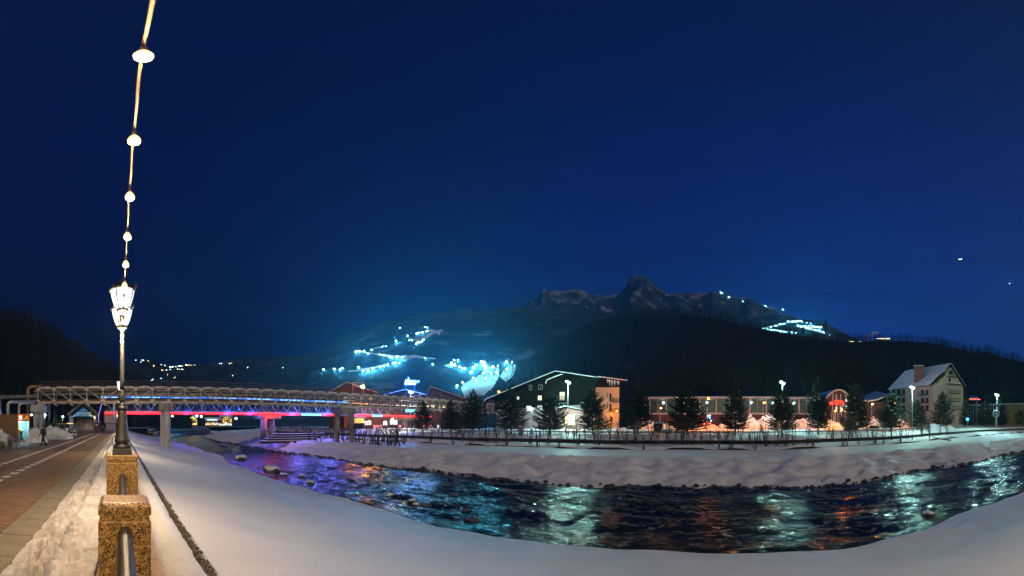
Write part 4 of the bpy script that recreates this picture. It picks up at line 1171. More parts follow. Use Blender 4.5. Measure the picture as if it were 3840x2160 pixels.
b = MB(); G.poly(b, [(ua + 1.45, zB0 + 0.9), (ua + 1.65, zB0 + 1.2), (ua + 1.95, zB0 + 1.3), (ua + 2.25, zB0 + 1.2), (ua + 2.45, zB0 + 0.9), (ua + 2.2, zB0 + 1.08), (ua + 1.95, zB0 + 1.12), (ua + 1.7, zB0 + 1.08)], 0.1, 0.13); b.build('emblem_arc', M_WHITE, bo)
for u_ in (uB0 - 0.4, uB1 + 0.4):
    b = MB(); G.box(b, u_ - 0.35, u_ + 0.35, zb_, zB0 + 0.3, -0.5, 0.2); b.build('pier', m_bwood, pv)
st_me = MB().box((0, 0, 0), (3.6, 0.42, 0.22)).mesh('step', m_concd)
for i in range(16):
    link('step', st_me, pv, loc=G.p(ua + 1.1, zb_ + 0.1 + i * 0.2, -0.6 - i * 0.42), rz=G.rz)
m_wallg = mat('pavilion_side_wall', (0.10, 0.09, 0.085), rough=0.8)
for u_ in (uB0 - 0.2, uB1 + 0.2):
    b = MB(); G.box(b, u_ - 0.1, u_ + 0.1, zb_, zB0 + 0.2, -10, -0.5); b.build('side_wall', m_wallg, pv)
b = MB(); G.box(b, uB0, uB1, zb_, zB0 + 1, -10.2, -10); b.build('back_wall', m_wallg, pv)
for k in range(3):
    b = MB(); b.prism([G.p(ua - 2.2 + k * 0.62, zb_ + 0.05, 0.3), G.p(ua - 2.12 + k * 0.62, zb_ + 0.05, 0.3), G.p(ua - 2.12 + k * 0.62, zb_ + 0.9, 0.3), G.p(ua - 2.2 + k * 0.62, zb_ + 0.9, 0.3)], -G.n * 0.1)
    b.beam(G.p(ua - 2.2 + k * 0.62, zb_ + 0.75, 0.2), G.p(ua - 1.6 + k * 0.62, zb_ + 3.7, -6.0), 0.12, 0.7); b.build('escalator_balustrade', m_alu, pv)
M_WALLL = glow('wall_lamp', (1.0, 0.72, 0.42), 5.0)
for u_ in (uB0 - 0.1, uB1 + 0.1):
    b = MB(); b.ico(G.p(u_, zB0 - 0.25, 0.35), 0.14, 1); b.build('wall_lamp', M_WALLL, pv)
    lamp('wall_light', G.p(u_, zB0 - 0.3, 0.7), (1.0, 0.75, 0.45), 180, 0.15, pv)
M_NEONP = glow('violet_edge_line', (0.35, 0.25, 1.0), 1.0)
nl = thing('neon_mast', (at(374, 100)[0], at(374, 100)[1], prom_z(100)), 'thin leaning mast with a violet neon edge right of the pavilion', 'mast')
MB().tube([(-0.3, 0, 0), (-0.3, 0, 4), (0.55, 0, 7.2)], 0.10, 6).build('tube_light', M_NEONP, nl)
MB().box((-0.3, 0, 0.15), (0.6, 0.6, 0.3)).build('base', m_conc, nl)
ib = thing('info_stand', (at(267, 93)[0], at(267, 93)[1], prom_z(93)), 'tall pale lilac information panel left of the pavilion stairs', 'information panel')
m_lilp = mat('lilac_panel', (0.36, 0.32, 0.42), rough=0.5, vary=0.15)
MB().box((0, 0, 2.1), (1.05, 0.12, 3.3)).build('panel', m_lilp, ib); MB().box((0, 0, 0.2), (0.8, 0.3, 0.5)).build('foot', m_dark, ib)
for i in range(2): MB().box((0, -0.07, 2.6 - i * 0.35), (0.7, 0.02, 0.06)).build('print_line', M_WHITE, ib)
tk_ = thing('ticket_booth', (at(365, 92)[0], at(365, 92)[1], prom_z(92)), 'small brown booth with pale corner frame right of the stairs', 'booth', rz=-az(365))
MB().box((0, 0, 1.05), (1.7, 1.4, 2.1)).build('body', m_bin, tk_, bevel=0.03); MB().box((0, 0, 2.2), (1.95, 1.6, 0.14)).build('roof', m_lilp, tk_)
MB().box((-0.9, -0.72, 1.1), (0.14, 0.14, 2.2)).build('corner_post', m_lilp, tk_)
MB().box((-0.2, -0.74, 1.5), (0.5, 0.03, 0.35)).build('notice', M_WHITE, tk_)

# ---- flags, small lamps, bushes on the left bank
def flag(px, py0, py1, r, w, m, label):
    x, y = at(px, r); z0 = prom_z(y); z1 = zat(py0, r); z2 = zat(py1, r)
    t = thing('flag_banner', (x, y, z0), label, 'flag', rz=-az(px))
    MB().tube([(0, 0, 0), (0, 0, z1 - z0)], 0.05, 8).build('pole', m_alu, t, sm=True)
    b = MB(); n = 8
    b.grid(lambda u, v: (0.06 + u * w * (1 + 0.08 * math.sin(v * 7)), 0.06 * math.sin(u * 6 + v * 5), lerp(z2 - z0, z1 - z0, v)), [k / n for k in range(n + 1)], [k / n for k in range(n + 1)])
    o = b.build('cloth', m, t, sm=True); sd = o.modifiers.new('solid', 'SOLIDIFY'); sd.thickness = 0.01
    return t
flag(183, 1508, 1572, 82, 0.34, m_bluec, 'tall narrow blue banner flag left of the pavilion')
flag(424, 1510, 1575, 84, 0.42, M_WHITE, 'tall narrow white banner flag next to the near lamp post')
M_TEAL = glow('cool_street_lamp', (0.62, 0.92, 1.0), 14.0)
M_WARMS = glow('warm_street_lamp', (1.0, 0.66, 0.32), 8.0)
def small_lamp(px, py, r, label, m=None, group=None, zb=None, rad=0.22, watts=0, col=(0.6, 0.92, 1.0)):
    x, y = at(px, r); z1 = zat(py, r); z0 = prom_z(y) if zb is None else zb
    t = thing('street_lamp', (x, y, z0), label, 'street lamp', group)
    MB().tube([(0, 0, 0), (0, 0, z1 - z0 - rad)], 0.06, 6).build('pole', m_iron, t, sm=True)
    MB().lathe([(0.10, z1 - z0 - rad), (0.16, z1 - z0 - rad + 0.03), (0.16, z1 - z0 - rad + 0.06)], n=8).build('collar', m_iron, t)
    MB().ico((0, 0, z1 - z0), rad, 2).build('globe', m or M_TEAL, t, sm=True)
    if watts: lamp('lamp_light', (0, 0, z1 - z0 - rad - 0.25), col, watts, rad, t)
    return t
small_lamp(168, 1556, 95, 'cool white globe lamp just right of the left bridge pier', rad=0.34, watts=700)
small_lamp(235, 1563, 100, 'cool white lamp left of the pavilion eave', rad=0.3, watts=600)
small_lamp(118, 1556, 84, 'pale lamp left of the bridge pier', rad=0.22)
for i, (px, py, r, rr, m_) in enumerate(((440, 1560, 150, 0.5, None), (440, 1572, 140, 0.45, M_WARMS), (478, 1561, 240, 0.6, None), (498, 1563, 250, 0.6, None), (514, 1562, 260, 0.5, M_WARMS), (527, 1562, 240, 0.7, None), (540, 1562, 255, 0.6, None), (561, 1563, 230, 0.7, None),
                                         (646, 1563, 230, 0.7, None), (668, 1568, 250, 0.6, None), (738, 1560, 250, 0.7, None), (755, 1562, 250, 0.7, None), (885, 1569, 230, 0.7, None))):
    small_lamp(px, py, r, 'distant promenade lamp seen under the red light line, %s' % ['left of the near lamp post, upper', 'warm, left of the near lamp post', 'first right of the post', 'second right of the post', 'third, warm', 'fourth right of the post', 'fifth right of the post', 'last before the pier columns', 'first right of the pier columns', 'second right of the pier columns', 'beside the golden tree', 'right of the golden tree', 'rightmost, near the dark trees'][i], m_, 'distant lamps beyond the footbridge', zb=0.3, rad=rr)
for px, r, w, lab in ((172, 78, 1.6, 'rounded clipped green bush right of the bridge pier'), (203, 76, 1.25, 'smaller rounded clipped bush nearer the pavilion')):
    x, y = at(px, r); t = thing('clipped_bush', (x, y, prom_z(y)), lab, 'bush')
    leafball((0, 0, w * 0.75), w, 2600, 0.16, px, 0.8).build('foliage', m_leaf, t); MB().tube([(0, 0, 0), (0, 0, w)], 0.07, 6).build('stem', m_wood, t)
m_conif = mat('column_conifer', (0.035, 0.06, 0.025), rough=0.8, vary=0.5, scale=3)
for px, r, h, lab in ((208, 96, 5.2, 'tall dark conifer left of the lilac panel'), (228, 99, 4.4, 'tall dark conifer beside the lilac panel')):
    x, y = at(px, r); t = thing('conifer', (x, y, prom_z(y)), lab, 'tree')
    b = MB()
    for k in range(10): b.v and None; bb = leafball((0, 0, 0.5 + h * k / 10.5), 0.95 * (1 - k / 12), 240, 0.2, k + px, 0.7); b.add(bb.v, bb.f)
    b.build('crown', m_conif, t); MB().tube([(0, 0, 0), (0, 0, h)], [0.1, 0.03], 6).build('trunk', m_wood, t)
# bare shrubs and twigs
m_twig = mat('bare_twig', (0.055, 0.04, 0.03), rough=0.9, vary=0.4)
def twigs(seed, h, n, spread, sub=4, r0=0.02, lean=0.0):
    q = random.Random(seed); b = MB()
    for i in range(n):
        a = q.uniform(0, 6.28); s0 = q.uniform(0, 0.25) * spread
        p = Vector((s0 * math.cos(a), s0 * math.sin(a), 0)); d = Vector((math.cos(a) * q.uniform(0.05, 0.5) * spread / h + lean, math.sin(a) * q.uniform(0.05, 0.5) * spread / h, 1)).normalized()
        hh = h * q.uniform(0.6, 1.05); pts = [p.copy()]
        for k in range(5):
            d = (d + Vector((q.uniform(-.13, .13), q.uniform(-.13, .13), 0.02))).normalized(); p = p + d * hh / 5; pts.append(p.copy())
        b.tube(pts, [r0 * (1 - 0.17 * k) for k in range(6)], 4, False)
        for k in range(sub):
            u = q.uniform(0.35, 0.95); j_ = min(4, int(u * 5)); s_ = pts[j_].lerp(pts[j_ + 1], u * 5 - j_)
            e = (d + Vector((q.uniform(-.9, .9), q.uniform(-.9, .9), q.uniform(-.1, .5)))).normalized(); l_ = hh * q.uniform(0.12, 0.3)
            b.tube([s_, s_ + e * l_ * 0.5, s_ + e * l_ + Vector((0, 0, l_ * 0.15))], [r0 * 0.45, r0 * 0.35, r0 * 0.15], 3, False)
    return b
x, y = at(140, 58); t = thing('bare_shrub', (x, y, 0), 'bare many-stemmed shrub in front of the left bridge pier', 'shrub')
twigs(4, 3.2, 16, 2.6, 6, 0.03).build('branches', m_twig, t); MB().box((0, 0, 0.1), (0.3, 0.3, 0.2), taper=0.5).build('root_collar', m_twig, t)
x, y = at(52, 52); t = thing('bare_shrub', (x, y, 1.6), 'bare twiggy shrub poking up behind the kiosk roof', 'shrub')
twigs(9, 2.4, 10, 2.0, 6, 0.025).build('branches', m_twig, t); MB().box((0, 0, -0.8), (0.3, 0.3, 1.7)).build('root_collar', m_twig, t)

# ---- distant market beyond the footbridge
M_WINW = glow('warm_window', (1.0, 0.62, 0.25), 1.2)
M_WINC = glow('cool_window', (0.62, 0.92, 1.0), 1.3)
M_TEALS = glow('teal_sign', (0.05, 0.75, 0.75), 1.3)
M_GOLDB = glow('golden_fairy_light', (1.0, 0.58, 0.08), 3.0)
M_REDS = glow('red_stall_light', (1.0, 0.08, 0.02), 1.4)
m_housewall = mat('market_wall', (0.12, 0.10, 0.09), rough=0.8, vary=0.3, scale=0.5)
def market_house(px0, px1, py_top, r, label, win, nwin, sign=None, seed=1):
    q = random.Random(seed); A, B_ = at(px0, r), at(px1, r); Fh = Face(A, B_); zt = zat(py_top, r); z0 = 0.2
    t = thing('market_house', (0, 0, 0), label, 'building')
    b = MB(); Fh.box(b, 0, Fh.L, z0, zt - 1.2, -8, 0); b.build('wall', m_housewall, t)
    b = MB(); b.prism([Fh.p(-0.5, zt - 1.2, 0.6), Fh.p(Fh.L + 0.5, zt - 1.2, 0.6), Fh.p(Fh.L + 0.5, zt, -4), Fh.p(-0.5, zt, -4)], (0, 0, 0.35)); b.build('roof', M_SNOWF, t)
    for k in range(nwin):
        u = Fh.L * (k + 0.5) / nwin; b = MB(); hh = q.uniform(1.0, 2.2); zz = z0 + q.uniform(0.8, 1.4)
        Fh.box(b, u - Fh.L / nwin * 0.36, u + Fh.L / nwin * 0.36, zz, min(zz + hh, zt - 1.4), 0.0, 0.12); b.build('window', win if q.random() < 0.75 else M_WINC, t)
    if sign:
        b = MB(); Fh.box(b, Fh.L * 0.1, Fh.L * 0.75, zt - 2.0, zt - 1.2, 0.7, 0.95); b.build('sign_board', sign, t)
    return t
market_house(640, 700, 1552, 270, 'distant lit house with a cool sign right of the pier columns', M_WINW, 6, M_WINC, 1)
market_house(692, 740, 1556, 280, 'distant warmly lit house behind the golden tree', M_WINW, 5, M_TEALS, 2)
market_house(770, 830, 1566, 260, 'distant lit stall row with bright counters', M_WINW, 9, M_WINC, 3)
market_house(826, 870, 1556, 262, 'distant bright white stall beside the golden lights', M_WINC, 5, None, 4)
market_house(404, 428, 1577, 130, 'small red-lit market stall far along the promenade', M_REDS, 3, None, 5)
market_house(530, 548, 1574, 255, 'tiny distant red hut under the footbridge', M_REDS, 2, None, 6)
for px, py0, py1, r, lab, n in ((722, 1555, 1584, 245, 'distant tree wrapped in golden lights', 90), (852, 1550, 1582, 246, 'distant arch-shaped tree dotted with golden lights', 80)):
    x, y = at(px, r); h = (py1 - py0) / 1400 * r + 1.2; t = thing('lit_tree', (x, y, 0.3), lab, 'tree')
    MB().tube([(0, 0, 0), (0, 0, h)], [0.25, 0.05], 6).build('trunk', m_twig, t); twigs(px, h, 9, 5, 4, 0.05).build('branches', m_twig, t)
    b = MB(); q = random.Random(px)
    for k in range(n):
        u = q.random(); rr = 2.9 * math.sin(PI * (0.12 + 0.8 * u)); a = q.uniform(0, 6.28); b.ico((rr * math.cos(a), rr * math.sin(a), h * (0.15 + 0.85 * u)), 0.17, 1)
    tag(b.build('fairy_lights', M_GOLDB, t), kind='stuff')
# embankment terrace with railing where the river swings right
def terr(px, py, z): 
    r = (z - EYE) / math.tan(el(py)); return (*at(px, r), z)
em = thing('river_terrace', (0, 0, 0), 'curved stone river terrace with railing beyond the footbridge', 'terrace')
m_terr = mat('terrace_stone', (0.10, 0.10, 0.10), rough=0.8, vary=0.4, scale=0.3)
path = [(14, 150), (18, 175), (25, 200), (34, 222), (46, 240), (62, 254)]
for z0, z1, off, nm, mm in ((-5.0, -1.6, 0.0, 'lower_wall', m_terr), (-1.9, -0.4, -2.0, 'upper_wall', m_terr), (-1.62, -1.45, 0.05, 'lower_snow', M_SNOWF), (-0.42, -0.25, -1.95, 'upper_snow', M_SNOWF)):
    b = MB()
    for (ax, ay), (bx2, by2) in zip(path, path[1:]):
        d = Vector((bx2 - ax, by2 - ay, 0)).normalized(); n_ = Vector((-d.y, d.x, 0)) * (-off)
        b.beam((ax + n_.x, ay + n_.y, (z0 + z1) / 2), (bx2 + n_.x, by2 + n_.y, (z0 + z1) / 2), 1.6, z1 - z0)
    b.build(nm, mm, em)
for (ax, ay), (bx2, by2) in zip(path, path[1:]):
    for k in range(8):
        u = k / 8; MB().box((lerp(ax, bx2, u) - 2.0, lerp(ay, by2, u) + 2.0, 0.35), (0.09, 0.09, 1.2)).build('rail_post', m_iron, em)
    MB().beam((ax - 2, ay + 2, 0.95), (bx2 - 2, by2 + 2, 0.95), 0.08).build('rail', m_iron, em)

# ================================================================== FAR BANK: terraces, fence, trees, lamps, buildings
rnd = random.Random(21)
m_gab = mat('dark_gabion_rock', (0.035, 0.030, 0.024), rough=0.95, vary=0.6, scale=3.0, bump=0.9, bscale=6)
def gabion_wall(s, z_lo, h, y0, y1, label, seed, cap=True, broken=0.0):
    t = thing('gabion_wall', (0, 0, 0), label, 'wall')
    b = MB(); c = MB(); Y = y0; step = 0.5
    ys = []
    while Y < y1: ys.append(Y); Y += step if -30 < Y < 90 else 1.2
    def face(v, Y):
        x = far_edge(Y) - 1.5 + s - 0.55 + 0.16 * noise.noise(Vector((Y * 1.7, v * 4, seed))) + 0.10 * noise.noise(Vector((Y * 4.1, v * 9, seed + 3)))
        rise = (smooth((-30 - Y) / 60) * clamp((s - 9) / 20) if Y < -30 else 0.0)
        gap = 1.0 if not broken else clamp(1.6 * (0.45 + noise.noise(Vector((Y * 0.16, seed, 0)))) , 0.15, 1.0)
        return (x if v < 1 else x + 0.6, Y, z_lo + rise - 0.25 + (h + 0.25) * v * gap + 0.05 * noise.noise(Vector((Y * 2.3, v, seed))))
    b.grid(face, [0, 0.2, 0.4, 0.6, 0.8, 0.98, 1.0], ys)
    o = b.build('rock_face', m_gab, t)
    if cap:
        def capf(v, Y):
            f0 = face(0.98, Y); k = math.sin(PI * v) ** 0.6
            return (f0[0] - 0.12 - 0.10 * k * noise.noise(Vector((Y * 0.8, 1, seed))) + 1.6 * v, Y, f0[2] + 0.02 + k * (0.20 + 0.10 * noise.noise(Vector((Y * 0.7, 5, seed)))) - (0.10 if v == 0 else 0))
        c.grid(capf, [0, 0.08, 0.25, 0.5, 0.75, 1.0], ys); c.build('snow_cap', M_SNOWF, t, sm=True)
    return t
gabion_wall(24.1, -2.32, 0.50, -130, 150, 'lower broken line of dark rock along the far river bank', 1.0, True, 1.0)
gabion_wall(30.0, -1.70, 0.80, -150, 170, 'upper dark gabion wall below the road across the river', 4.0)
# stepped gabion beside the footbridge pier
gs = thing('stepped_gabion', (0, 0, 0), 'stepped snow-topped gabion blocks glowing red under the footbridge', 'gabion')
for k in range(4):
    x0, y0 = 33.5 + k * 1.3, 84.5 + k * 0.4
    MB().box((x0 + 7, y0, -2.6 + k * 0.55), (14, 2.2, 0.6)).build('block', m_gab, gs, bevel=0.06)
    MB().box((x0 + 7, y0, -2.22 + k * 0.55), (14.2, 2.3, 0.16)).build('snow', M_SNOWF, gs, bevel=0.06)
# rocks along the waterline (small ones as one mass) and single rocks in the river
m_rock = mat('wet_river_rock', (0.05, 0.045, 0.04), rough=0.5, vary=0.6, scale=2.5, bump=0.6, bscale=8)
wr = MB(); q = random.Random(8)
for Y in [(-70 + 0.42 * k) for k in range(560)]:
    if q.random() < 0.75:
        s_ = q.uniform(0.08, 0.30) * (1.5 if q.random() < 0.1 else 1.0); wr.ico((far_edge(Y) - 0.25 + q.uniform(-0.7, 0.5), Y, WATER_Z + q.uniform(-0.05, 0.25)), s_, 1, (1.2, 1.3, 0.9), 0.5, int(Y * 7))
tag(wr.build('shore_rocks', m_rock), 'small dark rocks scattered along the far waterline', 'rocks', kind='stuff')
rk = [(1075, 1668, 1.2, 'snow-capped boulder cluster stone near the left river edge'), (905, 1722, 2.2, 'long flat snow-covered rock in the shallows, leftmost'), (1015, 1765, 1.9, 'flat snow-covered rock nearest the snow bank'), (1065, 1783, 0.8, 'small snow-topped rock beside the flat one'), (1130, 1786, 0.8, 'rounded snow-topped rock in the blue water'),
      (1163, 1812, 0.8, 'pointed snow-topped rock standing alone in midstream'), (1545, 1880, 0.55, 'white-capped round rock in the blue reflection'), (1560, 1893, 0.5, 'bare dark rock beside the white-capped one'), (1600, 1898, 0.6, 'brown rock in the dark water right of the blue reflection'), (1700, 1858, 0.6, 'brown rock upstream of the cyan reflection'), (1745, 1912, 0.6, 'brown rock at the cyan reflection'), (1770, 1950, 0.8, 'flat dark rock below the cyan reflection'),
      (3240, 1838, 0.6, 'lone dark rock in the rapids on the right'), (3480, 1930, 0.7, 'brown rock by the right snow edge'), (3700, 1835, 0.8, 'dark rock in the bright rapids far right'), (840, 1672, 1.6, 'dark boulder with snow spots at the bend')]
for i, (px, py, s_, lab) in enumerate(rk):
    r = (EYE - WATER_Z) / math.tan(-el(py)); x, y = at(px, r)
    t = thing('river_rock', (x, y, WATER_Z - 0.05), lab, 'rock', 'rocks in the river', rz=i)
    MB().ico((0, 0, 0.08), s_ * 0.55, 2, (1.3, 1.0, 0.55), 0.5, i).build('stone', m_rock, t, sm=True)
    if 'snow' in lab or 'white' in lab:
        MB().ico((0, 0, 0.08 + s_ * 0.14), s_ * 0.52, 2, (1.22, 0.94, 0.45), 0.45, i).build('snow_cap', M_SNOWF, t, sm=True)

# ---- pines
m_bark = mat('pine_bark', (0.07, 0.045, 0.03), rough=0.95, vary=0.4, scale=5, bump=0.5)
m_needle = mat('pine_needles', (0.030, 0.055, 0.026), rough=0.75, vary=0.6, scale=1.1, col2=(0.012, 0.026, 0.014))
def pine_meshes(seed, h=9.6, w=3.9):
    q = random.Random(seed); cr, sn, lm = MB(), MB(), MB()
    lv = 26
    for k in range(lv):
        u = k / (lv - 1); z = h * (0.13 + 0.84 * u); L = w * (1 - u) ** 0.78 * q.uniform(0.78, 1.1) + 0.18
        if k < 3: L *= 0.72 + 0.1 * k
        nb = 9 if u < 0.6 else 7 if u < 0.85 else 5
        ph = q.uniform(0, 6.28)
        for b in range(nb):
            if q.random() < 0.10: continue
            a = ph + 2 * PI * b / nb + q.uniform(-0.25, 0.25); l = L * q.uniform(0.68, 1.12); ca, sa = math.cos(a), math.sin(a)
            rise = lerp(-0.06, 0.75, u); pts = []
            for i in range(5):
                t = i / 4; pts.append(Vector((ca * l * t, sa * l * t, z + l * (rise * t - 0.25 * t * (1 - t) + 0.14 * t * t))))
            lm.tube(pts, [0.035 * (1 - 0.2 * i) * (1.2 - u) for i in range(5)], 3, False)
            n = int(10 + l * 13)
            for i in range(n):
                t = 0.18 + 0.82 * (i + q.random()) / n; j_ = min(3, int(t * 4)); p = pts[j_].lerp(pts[j_ + 1], t * 4 - j_)
                side = q.choice((-1, 1)); fl = (0.34 + 0.22 * (1 - t)) * (0.6 + 0.5 * min(1, l / 2))
                d = Vector((ca * 0.75 - sa * side * q.uniform(0.3, 1.0), sa * 0.75 + ca * side * q.uniform(0.3, 1.0), q.uniform(-0.12, 0.55))).normalized()
                e = d.cross(Vector((q.uniform(-.4, .4), q.uniform(-.4, .4), 1))).normalized() * fl * 0.17
                m_ = p + d * fl * 0.55
                cr.add([p, m_ - e, p + d * fl, m_ + e], [(0, 1, 2, 3)])
                e2 = d.cross(e).normalized() * fl * 0.15
                cr.add([p, m_ - e2, p + d * fl * 0.95, m_ + e2], [(0, 1, 2, 3)])
            if q.random() < 0.16 and u < 0.75:
                p = pts[3]; sn.ico((p.x, p.y, p.z + 0.10), q.uniform(0.10, 0.22), 1, (1.4, 1.4, 0.5), 0.4, k * 10 + b)
    for i in range(26):
        z = h * (0.94 + 0.07 * i / 26); a = i * 2.4; d = Vector((math.cos(a) * 0.5, math.sin(a) * 0.5, 1)).normalized(); p = Vector((0, 0, z)); e = d.orthogonal() * 0.05
        cr.add([p, p + d * 0.2 - e, p + d * 0.42, p + d * 0.2 + e], [(0, 1, 2, 3)])
    tr = MB().tube([(0, 0, -0.3), (0.03, 0, h * 0.3), (0, 0.03, h * 0.65), (0, 0, h)], [0.17, 0.13, 0.08, 0.02], 8)
    return (tr.mesh('trunk', m_bark, True), lm.mesh('limbs', m_bark), cr.mesh('crown', m_needle), sn.mesh('snow_tufts', M_SNOWF))
PINES = [pine_meshes(s, w=w_) for s, w_ in ((1, 3.9), (2, 3.3), (3, 4.5), (4, 3.7), (5, 4.1), (6, 3.0))]
pines = [(1585, 1503, 1632, 'low dark pine left of the bare tree'), (1690, 1500, 1632, 'dark pine beside the bare tree at the end of the pipe bridge'), (1775, 1463, 1632, 'dark pine left of the wide gabled hotel'),
         (1915, 1455, 1632, 'large dark pine covering the left half of the gabled hotel'), (2062, 1468, 1632, 'dark pine just left of the hotel entrance'), (2222, 1459, 1632, 'dark pine at the right corner of the gabled hotel'),
         (2393, 1428, 1634, 'slender pine between the gabled hotel and the glass hall'), (2575, 1453, 1634, 'broad pine before the left end of the glass hall'), (2757, 1418, 1634, 'tall pine before the middle of the glass hall'), (2932, 1466, 1632, 'pine directly under the bright double street lamp'),
         (3068, 1418, 1630, 'tall pine left of the red lettered sign'), (3208, 1424, 1628, 'tall pine right of the red lettered sign'), (3340, 1468, 1626, 'pine before the left corner of the chimneyed hotel'), (3440, 1500, 1622, 'low broad pine before the long side of the chimneyed hotel'),
         (3535, 1468, 1618, 'pine before the gable end of the chimneyed hotel'), (3622, 1490, 1612, 'pine right of the chimneyed hotel'), (3695, 1500, 1608, 'round dark pine left of the rightmost street lamp'), (3758, 1518, 1606, 'small pine right of the rightmost street lamp'), (3832, 1510, 1600, 'pine cut by the right edge')]
for i, (px, pt_, pb_, lab) in enumerate(pines):
    a = az(px); rr = 60.0
    for _ in range(12):
        Yq = rr * math.cos(a); rr = (road_x(Yq) + 1.3) / max(0.2, math.sin(a))
    x, y = at(px, rr); z0 = road_z(y) - 0.1; h = zat(pt_, rr) - z0
    t = thing('pine_tree', (x, y, z0), lab, 'tree', 'pines along the far road', rz=i * 1.9)
    pm = PINES[(i * 5 + i // 6) % 6]; k = h / 9.6; wv = rnd.uniform(1.0, 1.3) * (1.18 if 'broad' in lab or 'round' in lab or 'large' in lab else 0.85 if 'slender' in lab else 1.0)
    for nm, me in zip(('trunk', 'limbs', 'crown', 'snow_tufts'), pm):
        o = link(nm, me, t); o.scale = (wv if h > 7.5 else wv * 0.85, wv if h > 7.5 else wv * 0.85, k)
        if nm in ('limbs', 'crown', 'snow_tufts'): tag(o, kind='stuff')
# ---- bare saplings: a thicket at the left, single ones along the wall
SAP = [twigs(30 + i, 3.8, 6 + i % 3, 1.5, 6, 0.055).mesh('stems', m_twig) for i in range(6)]
TALL = [twigs(60 + i, 6.0, 3, 1.6, 12, 0.075).mesh('stems', m_twig) for i in range(4)]
q = random.Random(77)
def sapling(px, s_, tall, lab, k):
    a = az(px); rr = 55.0
    for _ in range(14):
        Yq = rr * math.cos(a); rr = (far_edge(Yq) - 1.5 + s_) / max(0.12, math.sin(a))
    x, y = at(px, rr); rise = smooth((-30 - y) / 60) * clamp((s_ - 9) / 20) if y < -30 else 0
    t = thing('bare_sapling', (x, y, far_z(s_) + rise - 0.08), lab, 'sapling', 'bare saplings on the far bank', rz=q.uniform(0, 6))
    o = link('stems', (TALL if tall else SAP)[k % (4 if tall else 6)], t); f = q.uniform(0.75, 1.2); o.scale = (f, f, f)
for k in range(60):
    sapling(1040 + k * 8 + q.uniform(-5, 5), q.uniform(10.5, 23), k % 5 == 2, 'bare thin-stemmed sapling in the thicket before the footbridge and pipe bridge', k)
for k in range(76):
    sapling(1530 + k * 27 + q.uniform(-13, 13), q.choice((23.5, 25.5, 28.0, 29.2)), k % 3 == 1, 'bare thin sapling standing along the far gabion terraces', k)
x, y = at(1722, 88); t = thing('bare_tree', (x, y, -0.3), 'bare branching tree against the cyan ski slope', 'tree')
def bare_tree(seed, h):
    qq = random.Random(seed); b = MB()
    def grow(p, d, l, r, lv):
        pts = [p]; 
        for k in range(3): d = (d + Vector((qq.uniform(-.22, .22), qq.uniform(-.22, .22), 0.06))).normalized(); p = p + d * l / 3; pts.append(p)
        b.tube(pts, [r, r * 0.85, r * 0.72, r * 0.6], 5 if r > 0.04 else 3, False)
        if lv:
            for _ in range(3 if lv > 1 else 4):
                e = (d + Vector((qq.uniform(-.95, .95), qq.uniform(-.95, .95), qq.uniform(-.1, .5)))).normalized(); grow(pts[qq.randint(1, 3)], e, l * qq.uniform(0.55, 0.8), r * 0.5, lv - 1)
    grow(Vector((0, 0, 0)), Vector((0, 0, 1)), h * 0.42, 0.17, 4); return b
bare_tree(3, 11.5).build('branches', m_twig, t); MB().tube([(0, 0, -0.2), (0, 0, 1.0)], [0.22, 0.17], 8).build('trunk', m_bark, t)
# fallen branch on the slope
t = thing('fallen_branch', (far_edge(-46) + 15, -46, -1.6), 'dark fallen branch lying on the snow at the right', 'branch')
MB().tube([(-1.2, -2.4, 0), (0, 0, 0.35), (0.6, 1.6, 0.9)], [0.16, 0.12, 0.04], 6).build('limb', m_twig, t); MB().tube([(0, 0, 0.35), (-0.3, 1.0, 0.2)], [0.06, 0.02], 5).build('twig', m_twig, t)

# ---- guard rail and wire fence along the road
m_gr = mat('guard_rail_steel', (0.25, 0.25, 0.25), rough=0.5, metal=0.4, vary=0.4)
gr = thing('guard_rail', (0, 0, 0), 'low steel guard rail along the far road', 'guard rail')
m_fence = mat('fence_dark_steel', (0.03, 0.03, 0.03), rough=0.6)
fe = thing('wire_fence', (0, 0, 0), 'thin dark wire fence on posts in front of the far road', 'fence')
ys = [-140 + 2.5 * k for k in range(118)]
gp = MB().box((0, 0, 0.3), (0.10, 0.10, 0.75)).mesh('post', m_gr); fp = MB().box((0, 0, 0.75), (0.055, 0.055, 1.65)).mesh('post', m_fence)
for a_, b_ in zip(ys, ys[1:]):
    za_, zb2 = road_z(a_), road_z(b_)
    link('post', gp, gr, loc=(road_x(a_) + 0.6, a_, za_))
    MB().beam((road_x(a_) + 0.53, a_, za_ + 0.58), (road_x(b_) + 0.53, b_, zb2 + 0.58), 0.06, 0.30).build('rail', m_gr, gr)
    link('post', fp, fe, loc=(road_x(a_) + 3.2, a_, za_))
    w_ = MB()
    for zz in (0.25, 0.75, 1.2, 1.55): w_.beam((road_x(a_) + 3.2, a_, za_ + zz), (road_x(b_) + 3.2, b_, zb2 + zz), 0.03 if zz < 1.5 else 0.05)
    w_.build('wire', m_fence, fe)

